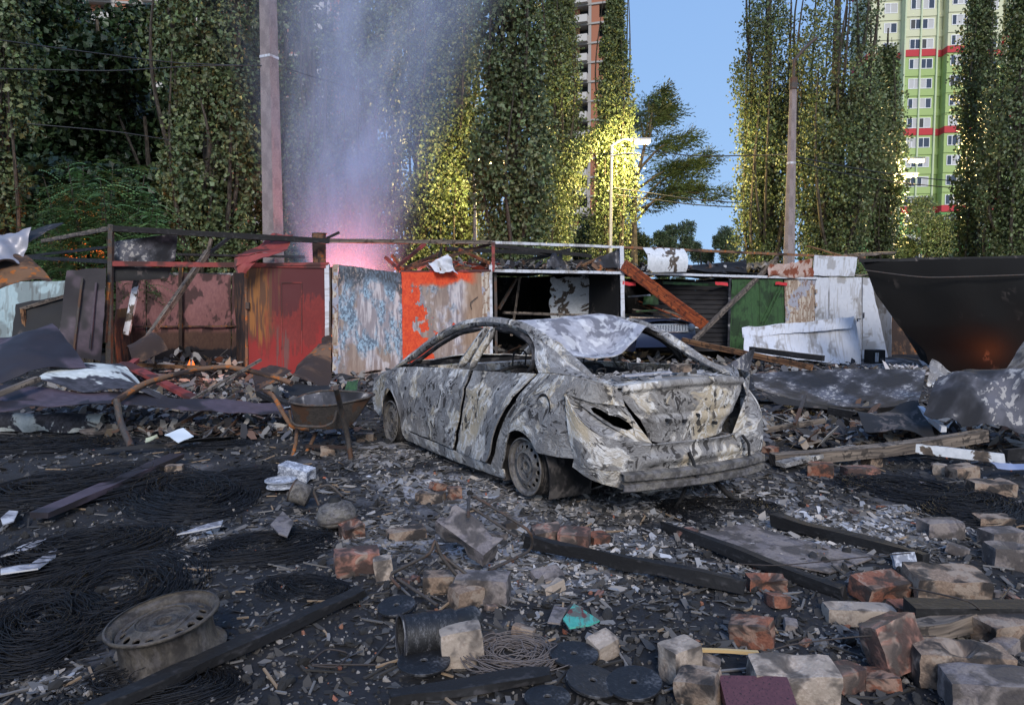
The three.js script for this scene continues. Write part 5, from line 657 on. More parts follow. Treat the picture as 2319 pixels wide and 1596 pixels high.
{ // F: green door and cream panel
  const g = thing('garage', 'garage with a dark green wooden door and a scuffed cream side panel', 'garage', 'row of burnt garages');
  obj('door', sheet(wp(1658, 632, 0), wp(1774, 632, 0), wp(1782, 800, 0), wp(1652, 796, 0), { nu: 10, nv: 12, warp: 0.012 }), M.green, g); for (const [x1, y1, x2, y2] of [[1768, 645, 1706, 770], [1774, 648, 1714, 772]]) rail(g, 'door_brace', x1, y1, x2, y2, 0.02, 0.03, M.green, 0.03, 0.03, { jit: 0.002 }); rail(g, 'door_board', 1722, 634, 1722, 795, 0.01, 0.012, M.green, 0.015, 0.015, { jit: 0.001 });
  obj('wall_panel', sheet(wp(1777, 634, 0.02), wp(1847, 630, 0.02), wp(1846, 800, 0.02), wp(1782, 800, 0.02), { nu: 8, nv: 12, warp: 0.012 }), M.cream, g, 'scuffed cream panel'); rail(g, 'lintel', 1655, 628, 1850, 628, 0.06, 0.03, M.rust, 0.03); shell(g, 1655, 1846, M.soot, { roof: M.soot, left: false }); done(g);
  solo('roof_panel', 'white curved metal sheet standing upright on the roof rail', 'metal sheet', sheet(wp(1457, 560, 0.1), wp(1550, 563, 0.1), wp(1552, 616, 0.25), wp(1462, 616, 0.25), { nu: 10, nv: 14, warp: 0.03, curl: (u, v) => 0.12 * Math.sin(v * 3.0) }), M.whiteChip);
  solo('rusty_sheet', 'rust streaked pinkish sheet on the roof above the cream door panel', 'metal sheet', sheet(wp(1745, 600, 0.05), wp(1842, 585, 0.0), wp(1842, 626, 0.08), wp(1735, 626, 0.1), { nu: 12, nv: 8, warp: 0.03, jag: 0.05 }), mat((u, v) => { const p = fbm(u, v, 6, 5, 301), q = fbm(u, v, 30, 3, 302); return [...mix3(mix3([0.62, 0.52, 0.48], [0.72, 0.64, 0.6], q), [0.46, 0.24, 0.16], ss(0.46, 0.6, p)), q]; }, { size: 256, tile: 1.1 }));
  solo('roof_frame', 'dark metal roof panel leaning behind the white curved sheet', 'metal sheet', sheet(wp(1570, 598, -0.6), wp(1690, 590, -0.6), wp(1692, 622, -0.2), wp(1560, 618, -0.2), { nu: 10, nv: 5, warp: 0.04 }), M.char); solo('roof_beam', 'long brown roof rail running above the white curved sheet to the right', 'beam', bar(wp(1412, 560, -0.1), wp(1960, 584, -0.1), 0.06, 0.055, { jit: 0.01 }), M.rust);
  solo('plank', 'thin plank jutting up from the roof right of the concrete pole', 'plank', bar(wp(1830, 557, -2.5), wp(1905, 578, -1.5), 0.12, 0.03), M.woodBrown); solo('plank', 'low stack of grey roofing boards on the white garage roof', 'plank', bar(wp(1930, 578, -1.8), wp(2010, 572, -2.2), 0.5, 0.08, { jit: 0.03 }), M.woodGrey);
  for (const [i, [x1, y1, x2, y2]] of [[1620, 605, 1760, 590], [1650, 612, 1740, 606], [1700, 598, 1790, 602]].entries()) solo('roof_slate', ['wavy slate sheet on the roof over the green door, left', 'wavy slate sheet on the roof over the green door, lowest', 'wavy slate sheet on the roof over the green door, right'][i], 'slate sheet', sheet(wp(x1, y1, -1.4), wp(x2, y2, -1.4), wp(x2 + 4, y2 + 12, -0.4), wp(x1, y1 + 12, -0.4), { nu: 30, nv: 4, warp: 0.03, curl: (u) => 0.03 * Math.sin(u * 50) }), M.greySheet);
}
{ // G: white garage
  const g = thing('garage', 'white painted garage with plain doors left of the black hull', 'garage', 'row of burnt garages');
  obj('wall_panel', sheet(wp(1848, 628, 0.03), wp(1878, 628, 0.03), wp(1876, 830, 0.03), wp(1846, 830, 0.03), { nu: 4, nv: 10, warp: 0.006 }), M.white, g); obj('door', sheet(wp(1879, 626, 0.0), wp(1952, 628, 0.0), wp(1952, 832, 0.0), wp(1878, 832, 0.0), { nu: 8, nv: 12, warp: 0.008, jag: 0.004 }), M.white, g); obj('door', sheet(wp(1954, 628, 0.01), wp(1972, 630, 0.01), wp(2016, 828, 0.01), wp(1954, 832, 0.01), { nu: 6, nv: 14, warp: 0.01 }), M.white, g); obj('roof_fascia', sheet(wp(1844, 578, 0.05), wp(1942, 582, 0.05), wp(1936, 626, 0.05), wp(1842, 624, 0.05), { nu: 8, nv: 6, warp: 0.01 }), M.white, g);
  { const h = tube([wp(1950, 722, 0.06), wp(1943, 722, 0.08), wp(1943, 728, 0.06)], 0.012); obj('handle', h, M.black, g); } for (const y of [660, 690]) { const c = new RoundedBoxGeometry(0.05, 0.1, 0.05, 2, 0.012), p = wp(1849, y, 0.06); c.translate(p.x, p.y, p.z); obj('hinge', c, M.cream, g); }
  { const c = new RoundedBoxGeometry(0.03, 0.14, 0.03, 2, 0.01), p = wp(1957, 714, 0.05); c.translate(p.x, p.y, p.z); obj('door_plate', c, M.greySheet, g); } shell(g, 1848, 2030, M.white, { roof: M.greySheet, left: false }); done(g);
  solo('leaning_sheet', 'large white battered sheet leaning low in front of the white garage', 'metal sheet', sheet(wp(1681, 742, 0.9), wp(1938, 718, 0.7), wp(1952, 832, 1.1), wp(1688, 800, 1.3), { nu: 22, nv: 14, warp: 0.05 }), M.whiteChip2 = M.white); solo('leaning_strip', 'bent white strip along the top of the leaning white sheet', 'metal strip', sheet(wp(1681, 744, 0.96), wp(1936, 716, 0.76), wp(1932, 742, 0.9), wp(1682, 765, 1.05), { nu: 20, nv: 5, warp: 0.03 }), M.white);
  const m = thing('small_appliance', 'small dark box with a white panel standing by the white door', 'appliance'), b = wp(1981, 824, 1.0), c = new RoundedBoxGeometry(0.34, 0.32, 0.3, 3, 0.02); c.rotateY(0.25); c.translate(b.x, b.y + 0.17, b.z); obj('case', c, M.black, m); const f = boxAt(-0.11, -0.02, -0.11, 0.1, 0.148, 0.156); f.rotateY(0.25); f.translate(b.x, b.y + 0.17, b.z); obj('front_panel', f, M.white, m); const f2 = boxAt(0.03, 0.12, -0.1, -0.02, 0.148, 0.156); f2.rotateY(0.25); f2.translate(b.x, b.y + 0.17, b.z); obj('slot', f2, M.greySheet, m); done(m);
}
{ // black hull-shaped steel plate and dished floor plates at right
  const d = 14.2, g = thing('steel_hull', 'huge soot black steel hull with a curved left flank at the right edge', 'steel hull'), A = (x, y, k = 0) => at(x, y, d + k);
  obj('side_plate', surf((u, v) => { const t = v, left = [[1953, 590], [1985, 665], [2040, 740], [2098, 795], [2112, 860]], i = Math.min(3, Math.floor(t * 4)), f = t * 4 - i; const lx = lerp(left[i][0], left[i + 1][0], f), ly = lerp(left[i][1], left[i + 1][1], f); const x = lerp(lx, 2420, u), y = lerp(ly, lerp(582, 850, t), u); const p = A(x, y, -0.8 * Math.sin(u * 1.6) + 0.9 * t * t); return p.add(V(0.02 * n3(x * 0.02, y * 0.02, 1), 0, 0.05 * n3(x * 0.012, y * 0.012, 3))); }, 30, 26, { thick: 0.02, su: 3.4, sv: 2.2 }), M.hull, g); obj('rim', bar(A(1946, 590, -0.05), A(2420, 581, -0.85), 0.09, 0.06, { jit: 0.01 }), M.soot, g); obj('seam', tube([A(1960, 612, -0.12), A(2100, 628, -0.55), A(2330, 622, -0.86)], 0.012), M.steel, g);
  obj('back_plate', sheet(A(1946, 588, 1.6), A(2420, 580, 1.6), A(2420, 860, 1.6), A(2110, 850, 1.6), { nu: 8, nv: 8, warp: 0.05 }), M.hull, g); done(g);
  solo('dished_plate', 'black dished metal plate lying upturned right of the burnt car', 'metal sheet', surf((u, v) => { const back = at(lerp(1705, 2098, u), lerp(846, 838, u), lerp(10.6, 10.9, u)), front = at(lerp(1712, 2080, u), lerp(880, 900, u) + 26 * Math.sin(u * 2.7), lerp(9.4, 8.9, u)); const p = back.lerp(front, v); p.y += 0.10 * Math.cos(v * 3.1 + 0.4) * Math.sin(u * 3.1) * 0.4 - 0.05 * Math.sin(v * 3.14); return p; }, 30, 16, { su: 2.5, sv: 1.5 }), M.greySheet);
  solo('dark_plate', 'sagging black plate edge under the dished plate', 'metal sheet', surf((u, v) => { const a = at(lerp(1712, 2082, u), lerp(884, 903, u) + 27 * Math.sin(u * 2.7), lerp(9.35, 8.85, u)), b = at(lerp(1760, 2040, u), lerp(915, 945, u), lerp(9.2, 9.0, u)); return a.lerp(b, v); }, 20, 4, { su: 2.4, sv: 0.4 }), M.soot);
  const cr = (name, label, tl, tr, br, bl, m, o) => solo(name, label, 'metal sheet', sheet(tl, tr, br, bl, o), m);
  cr('crumpled_sheet', 'large crumpled blue grey metal sheet bulging up at the right edge', at(2128, 852, 7.6), at(2400, 860, 7.6), at(2420, 1010, 6.8), at(2095, 930, 6.9), M.greySheet, { nu: 30, nv: 22, warp: 0.16, freq: 2.4, curl: (u, v) => 0.35 * Math.sin(u * 2.4 + 0.3) * Math.sin(v * 3.1) });
  cr('crumpled_sheet', 'ash flecked crumpled sheet leaning between the hull and the dished plate', at(2112, 808, 9.2), at(2190, 850, 9.0), at(2180, 900, 8.6), at(2100, 870, 8.8), M.carAsh, { nu: 16, nv: 12, warp: 0.10, freq: 3 }); cr('crumpled_sheet', 'dark ash streaked sheet rising steeply at the right edge', at(2335, 755, 8.0), at(2430, 700, 8.0), at(2420, 900, 7.6), at(2255, 860, 7.8), M.rim, { nu: 16, nv: 16, warp: 0.08 });
  cr('bent_plate', 'dark blue grey triangular plate standing right of the boot', at(1628, 838, 7.6), at(1706, 792, 8.0), at(1690, 870, 7.9), at(1664, 900, 7.5), M.greySheet, { nu: 8, nv: 8, warp: 0.03 }); cr('bent_plate', 'small bent black plate lying before the crumpled sheet', at(1930, 930, 7.6), at(2080, 900, 7.7), at(2120, 980, 7.0), at(1960, 985, 7.0), M.soot, { nu: 14, nv: 8, warp: 0.10, freq: 3 });
}
{ // far left: pale blue wall and burnt hood shapes
  solo('wall_piece', 'pale blue painted garage wall showing at the left edge', 'wall', sheet(wp(-60, 640, -1.2), wp(150, 636, -1.2), wp(130, 820, -1.2), wp(-60, 820, -1.2), { nu: 8, nv: 8, warp: 0.02 }), M.paleBlue); solo('leaning_sheet', 'black scorched sheet leaning before the pale blue wall', 'metal sheet', sheet(wp(35, 690, -0.5), wp(150, 672, -0.6), wp(130, 760, -0.2), wp(25, 770, -0.2), { nu: 10, nv: 8, warp: 0.05 }), M.soot); solo('rail', 'sloping grey rail over the black scorched panel', 'rail', bar(wp(44, 700, -0.4), wp(152, 668, -0.5), 0.05, 0.05), M.woodGrey); solo('rail', 'short upright rail beside the black scorched panel', 'rail', bar(wp(50, 700, -0.38), wp(57, 760, -0.3), 0.05, 0.05), M.woodBrown);
  solo('crumpled_sheet', 'silvery crumpled foil sheet overhanging at the left edge', 'metal sheet', sheet(at(-80, 515, 9), at(70, 522, 9.2), at(35, 602, 8.8), at(-80, 600, 8.6), { nu: 28, nv: 22, warp: 0.13, freq: 4 }), flat(0.34, 0.33, 0.36, 0.45, 0.4)); solo('crumpled_sheet', 'drooping brown metal flap under the silvery foil at the left edge', 'metal sheet', sheet(at(-80, 560, 9), at(50, 575, 9.1), at(112, 625, 8.9), at(-80, 668, 8.6), { nu: 24, nv: 18, warp: 0.11, freq: 3 }), M.rust); solo('roof_flap', 'thin dark metal flap curling right above the silvery foil', 'metal sheet', sheet(at(30, 528, 9.3), at(140, 506, 9.8), at(145, 510, 9.6), at(60, 545, 9.1), { nu: 14, nv: 6, warp: 0.04 }), M.soot);
}
{ // H: brown grey wall beyond the white garage
  const g = thing('garage', 'brown grey scorched garage wall half hidden behind the black hull', 'garage', 'row of burnt garages'); obj('wall_panel', sheet(wp(1975, 640, -0.9), wp(2330, 600, -0.9), wp(2330, 850, -0.9), wp(1990, 832, -0.9), { nu: 12, nv: 10, warp: 0.03 }), M.rust, g); obj('wall_panel', sheet(wp(1976, 600, -0.8), wp(2330, 590, -0.8), wp(2330, 640, -0.8), wp(1976, 645, -0.8), { nu: 10, nv: 4, warp: 0.03 }), M.greySheet, g); done(g);
}
// ---------- loose things on the ground ----------
const putSheet = (label, pts, m, o = {}, name = 'metal_sheet', cat = 'metal sheet') => solo(name, label, cat, sheet(...pts, { nu: 16, nv: 10, warp: 0.05, ...o }), m);
putSheet('dark purple bonnet-like sheet heaped at the left edge', [at(-70, 775, 8.7), at(120, 742, 9.2), at(200, 850, 8.5), at(-70, 905, 7.9)], M.maroonSheet, { nu: 24, nv: 18, warp: 0.07, curl: (u, v) => 0.22 * Math.sin(u * 2.6) * Math.sin(v * 2.2) });
putSheet('pale pink torn flap on the dark purple sheet', [at(70, 792, 8.75), at(130, 796, 8.9), at(178, 835, 8.45), at(110, 838, 8.45)], flat(0.45, 0.36, 0.36, 0.8), { warp: 0.05 });
putSheet('large peeling white and black sheet lying in front of the left garage', [at(150, 822, 8.8), at(270, 832, 9.0), at(385, 905, 8.2), at(80, 862, 8.0)], M.peel, { nu: 24, nv: 14, warp: 0.06, curl: (u, v) => 0.10 * Math.sin(u * 3) * Math.sin(v * 3) });
putSheet('long dark maroon plate edge running along the debris at left', [at(-70, 866, 7.9), at(700, 918, 8.6), at(700, 942, 8.1), at(-70, 902, 7.6)], M.maroonSheet, { nu: 40, nv: 4, warp: 0.03 }); putSheet('wrinkled purple strip above the grey roll at the left edge', [at(-70, 905, 7.5), at(200, 905, 7.7), at(205, 922, 7.5), at(-70, 928, 7.3)], M.maroonSheet, { nu: 20, nv: 4, warp: 0.05 });
{ const a = gnd(-60, 962, 0.1), b = gnd(238, 962, 0.1), X = b.clone().sub(a); const g = surf((u, v) => { const t = v * 4.6 - 0.6, r = 0.115 + 0.02 * n3(u * 9, v * 3, 2); const p = a.clone().addScaledVector(X, u); p.y = 0.11 + Math.sin(t) * r; p.z += Math.cos(t) * r + 0.03 * n3(u * 8, v * 3, 8); return p; }, 40, 14, { su: 1.6, sv: 0.6 }); solo('rolled_sheet', 'crumpled grey white rolled sheet lying at the left edge', 'metal sheet', g, M.peel); }
putSheet('curled brown metal offcut beside the open left garage', [at(282, 790, 10.2), at(330, 765, 10.6), at(378, 795, 10.3), at(300, 832, 9.8)], M.rust, { curl: (u, v) => 0.15 * Math.sin(v * 3) }); putSheet('tall twisted rusty chute leaning before the red door', [at(716, 772, 10.6), at(748, 768, 10.4), at(745, 888, 9.6), at(628, 876, 9.8)], M.rust, { nu: 20, nv: 18, warp: 0.08, curl: (u, v) => 0.2 * Math.sin(u * 3) * v }); putSheet('black underside plate of the twisted chute', [at(630, 872, 9.7), at(745, 874, 9.5), at(770, 900, 9.2), at(660, 898, 9.3)], M.soot, { warp: 0.04 }); putSheet('rusty brown sheet lying against the red door foot', [at(568, 850, 10.3), at(610, 828, 10.8), at(660, 840, 10.5), at(580, 885, 9.7)], M.rust, { warp: 0.05 }); putSheet('small rusty hooked offcut stuck beside the white post', [at(728, 765, 11.8), at(752, 762, 11.8), at(746, 800, 11.6), at(730, 790, 11.6)], M.rust, { warp: 0.08, freq: 6 }); putSheet('mossy green bent offcut behind the wheelbarrow', [at(785, 862, 9.4), at(812, 858, 9.5), at(806, 890, 9.2), at(778, 892, 9.1)], M.green, { warp: 0.04 });
putSheet('dark sheet strip lying before the wheelbarrow, left', [gnd(205, 1022, 0.06), gnd(520, 985, 0.1), gnd(540, 990, 0.05), gnd(230, 1030, 0.03)], M.soot, { nu: 20, nv: 4, warp: 0.03 }); putSheet('bright white paper-like sheet on the dark debris left of the wheelbarrow', [gnd(372, 985, 0.1), gnd(415, 968, 0.16), gnd(436, 990, 0.1), gnd(402, 1002, 0.08)], flat(0.7, 0.75, 0.78, 0.8), { nu: 8, nv: 8, warp: 0.03 }, 'paper_sheet', 'paper'); putSheet('small yellowish paper scrap beside the pipe leg', [gnd(328, 994, 0.08), gnd(356, 984, 0.1), gnd(358, 990, 0.07), gnd(330, 1004, 0.05)], flat(0.55, 0.56, 0.38, 0.9), { nu: 4, nv: 4, warp: 0.02 }, 'paper_scrap', 'paper'); putSheet('pale grey slab lying flat left of the pipe leg', [gnd(178, 975, 0.08), gnd(250, 962, 0.1), gnd(266, 972, 0.07), gnd(205, 988, 0.04)], M.brickGrey, { thick: 0.03, warp: 0.01 }, 'slab', 'slab');
const plk = (label, a, b, w, h, m, o, name = 'plank', cat = 'plank') => solo(name, label, cat, bar(a, b, w, h, { jit: 0.008, ...o }), m);
plk('long charred board running to the bottom left corner past the wheel rim', gnd(818, 1338, 0.05), gnd(185, 1622, 0.05), 0.06, 0.04, M.char, { seg: 30, jit: 0.012 }); plk('dark purple board lying at the left among burnt wire', gnd(88, 1168, 0.06), gnd(400, 1032, 0.1), 0.13, 0.04, M.maroonSheet); plk('black beam lying across the ground right of the leaning block', gnd(1190, 1224, 0.08), gnd(1690, 1330, 0.05), 0.05, 0.065, M.char, { seg: 20, jit: 0.014 }); plk('black beam lying along the left of the grey mat', gnd(1505, 1192, 0.06), gnd(1912, 1346, 0.05), 0.05, 0.06, M.char, { seg: 20, jit: 0.014 }); plk('black beam lying along the right of the grey mat', gnd(1752, 1178, 0.07), gnd(2100, 1268, 0.06), 0.07, 0.075, M.char, { seg: 18, jit: 0.014 }); plk('charred plank with a pale edge along the bottom middle', gnd(880, 1580, 0.04), gnd(1240, 1525, 0.06), 0.07, 0.03, M.char, { seg: 14, jit: 0.014 }); plk('thick black beam at the right edge behind the bricks', gnd(2060, 1395, 0.1), gnd(2420, 1400, 0.1), 0.12, 0.12, M.char);
plk('long grey olive beam lying at right before the crumpled sheet', gnd(1750, 1040, 0.08), gnd(2230, 985, 0.22), 0.12, 0.10, M.woodGrey, { sag: 0.03 }); plk('white painted batten lying at the right', gnd(2050, 1012, 0.14), gnd(2275, 1038, 0.10), 0.03, 0.085, M.whiteChip); plk('black batten continuing right of the white one', gnd(2275, 1030, 0.12), gnd(2420, 1020, 0.12), 0.05, 0.10, M.char); plk('bent pale charred board right of the bumper', gnd(1768, 1052, 0.08), gnd(1935, 1012, 0.12), 0.10, 0.04, M.carAsh); plk('grey plank near the boot pointing right', gnd(1700, 980, 0.08), gnd(1870, 952, 0.25), 0.08, 0.05, M.woodGrey); plk('dark plank slanting right towards the crumpled sheet', gnd(1880, 930, 0.25), gnd(2130, 975, 0.2), 0.07, 0.08, M.char); plk('long thin dark timber from the blue car over the leaning white sheet', at(1545, 770, 12.4), at(1840, 832, 10.6), 0.05, 0.08, M.woodBrown); plk('black timber end lying before the leaning white sheet', at(1700, 790, 11.6), at(1865, 812, 10.8), 0.08, 0.08, M.char); plk('white plastic strip curling before the crumpled sheet', at(2085, 925, 7.6), at(2138, 972, 7.0), 0.05, 0.05, M.white); plk('upright thin pipe stub right of the boot', at(1800, 960, 7.4), at(1825, 895, 7.8), 0.03, 0.03, M.steel);
plk('red painted plank lying before the open left garage', at(280, 822, 9.6), at(445, 905, 8.7), 0.13, 0.04, M.redPaint); plk('short salmon plank end near the brown offcut', at(308, 815, 9.8), at(280, 840, 9.5), 0.08, 0.05, M.redPaint); plk('brown batten lying level in the left garage', at(300, 826, 10.4), at(460, 832, 10.5), 0.05, 0.05, M.woodBrown); plk('grey timber slanting at the left edge', at(-40, 905, 7.4), at(85, 858, 7.9), 0.08, 0.05, M.woodGrey); plk('thin grey pole slanting through the debris left of the chute', at(420, 912, 8.4), at(590, 815, 9.6), 0.03, 0.03, M.woodGrey); plk('charred plank pointing at the wheelbarrow', at(590, 890, 9.0), at(700, 935, 8.2), 0.12, 0.05, M.char); plk('dark strip lying across the ash behind the wheelbarrow', at(470, 905, 8.8), at(600, 938, 8.2), 0.07, 0.04, M.char); plk('pale folded metal rod pair left of the wheelbarrow', gnd(460, 985, 0.05), gnd(555, 925, 0.25), 0.02, 0.02, M.steel, {}, 'metal_rod', 'rod'); plk('thin metal rod beside the folded pair left of the wheelbarrow', gnd(500, 990, 0.05), gnd(560, 925, 0.22), 0.02, 0.02, M.steel, {}, 'metal_rod', 'rod'); plk('rising metal rod among the debris left of the wheelbarrow', gnd(395, 965, 0.1), gnd(530, 895, 0.35), 0.03, 0.03, M.steel, {}, 'metal_rod', 'rod'); plk('pale wooden stick lying between two bricks at lower right', gnd(1580, 1474, 0.05), gnd(1718, 1476, 0.05), 0.018, 0.014, flat(0.6, 0.42, 0.2, 0.8)); plk('grey wood block lying among the bricks at right', gnd(2050, 1435, 0.1), gnd(2205, 1400, 0.1), 0.08, 0.07, M.woodGrey);
{ const g = thing('bent_pipe', 'bent rusty pipe frame standing before the left garage', 'pipe'); const k = gnd(296, 1012, 0.02); obj('leg', tube([k, at(272, 955, 7.6), at(263, 905, 7.7)], 0.035), M.steel, g); obj('arm', tube([at(258, 910, 7.7), at(330, 868, 8.3), at(440, 838, 9.2), at(520, 832, 9.5), at(600, 848, 9.4), at(660, 868, 9.2)], 0.035, { seg: 40 }), M.rust, g); done(g); }
{ // wheelbarrow
  const g = thing('wheelbarrow', 'upright burnt wheelbarrow with pipe handles left of the car', 'wheelbarrow'), c = gnd(742, 1040, 0), d = -c.z; const P = (x, y, k = 0) => at(x, y, d + k);
  const rimF = [[660, 912], [690, 918], [745, 918], [800, 908], [838, 898]], botF = [[668, 968], [700, 970], [745, 972], [785, 968], [800, 958]];
  const lerpP = (L, t) => { const s = t * (L.length - 1), i = Math.min(L.length - 2, Math.floor(s)), f = s - i; return [lerp(L[i][0], L[i + 1][0], f), lerp(L[i][1], L[i + 1][1], f)]; };
  obj('tray_side', surf((u, v) => { const a = lerpP(rimF, u), b = lerpP(botF, u); return P(a[0], a[1], 0).lerp(P(b[0], b[1], 0.14), v); }, 20, 6, { su: 0.8, sv: 0.3 }), M.steel, g, 'near side of the tray'); const rimB = [[655, 908], [700, 890], [740, 884], [790, 886], [846, 892]]; obj('tray_side', surf((u, v) => { const a = lerpP(rimB, u), b = lerpP(botF, u); return P(a[0], a[1], 0.62).lerp(P(b[0], b[1], 0.5), v); }, 20, 6, { su: 0.8, sv: 0.3 }), M.greySheet, g, 'far side of the tray'); obj('tray_end', surf((u, v) => P(lerp(660, 655, u), lerp(912, 908, u), 0.62 * u).lerp(P(668, 968, lerp(0.14, 0.5, u)), v), 8, 5, { su: 0.6, sv: 0.3 }), M.steel, g); obj('tray_end', surf((u, v) => P(lerp(838, 846, u), lerp(898, 892, u), 0.62 * u).lerp(P(800, 958, lerp(0.14, 0.5, u)), v), 8, 5, { su: 0.6, sv: 0.3 }), M.steel, g); obj('tray_bottom', surf((u, v) => { const b = lerpP(botF, u); return P(b[0], b[1], lerp(0.14, 0.5, v)); }, 12, 4, { su: 0.6, sv: 0.4 }), M.soot, g); obj('tray_rim', tube([...rimF.map(([x, y]) => P(x, y, 0)), P(846, 892, 0.62), ...rimB.slice().reverse().slice(1).map(([x, y]) => P(x, y, 0.62))], 0.012, { closed: true, seg: 60, rad: 6 }), M.steel, g);
  obj('handle', tube([P(598, 885, 0.3), P(618, 896, 0.25), P(640, 935, 0.12), P(662, 966, 0.1), P(700, 972, 0.12)], 0.022), M.rust, g); obj('handle', tube([P(760, 878, -0.55), P(772, 925, -0.25), P(786, 985, -0.1), P(797, 1054, -0.08)], 0.024), M.steel, g, 'near pipe handle running down to the ground'); obj('leg', tube([P(672, 970, 0.1), P(668, 1010, 0.02), P(658, 1042, -0.02)], 0.018), M.rust, g); obj('leg', tube([P(716, 978, 0.3), P(700, 1012, 0.22), P(682, 1042, 0.12)], 0.018), M.rust, g); obj('brace', bar(P(692, 1010, 0.2), P(788, 1013, -0.08), 0.02, 0.028), M.rust, g); obj('frame_bar', tube([P(654, 928, -0.03), P(660, 955, -0.03), P(675, 964, -0.02), P(730, 966, -0.02), P(755, 955, -0.02), P(762, 930, -0.03)], 0.014), M.steel, g); done(g);
}
const bk = (label, x, y, L, H, W, yaw, tx, tz, m, lift = 0, rough = 1) => { const c = gnd(x, y, 0); c.y = gh(c.x, c.z) - 0.012 + lift; return solo('brick', label, 'brick', blockGeo(c, L, H, W, yaw, tx, tz, Math.round(x + y), rough), m, 'loose bricks'); };
let B = M;
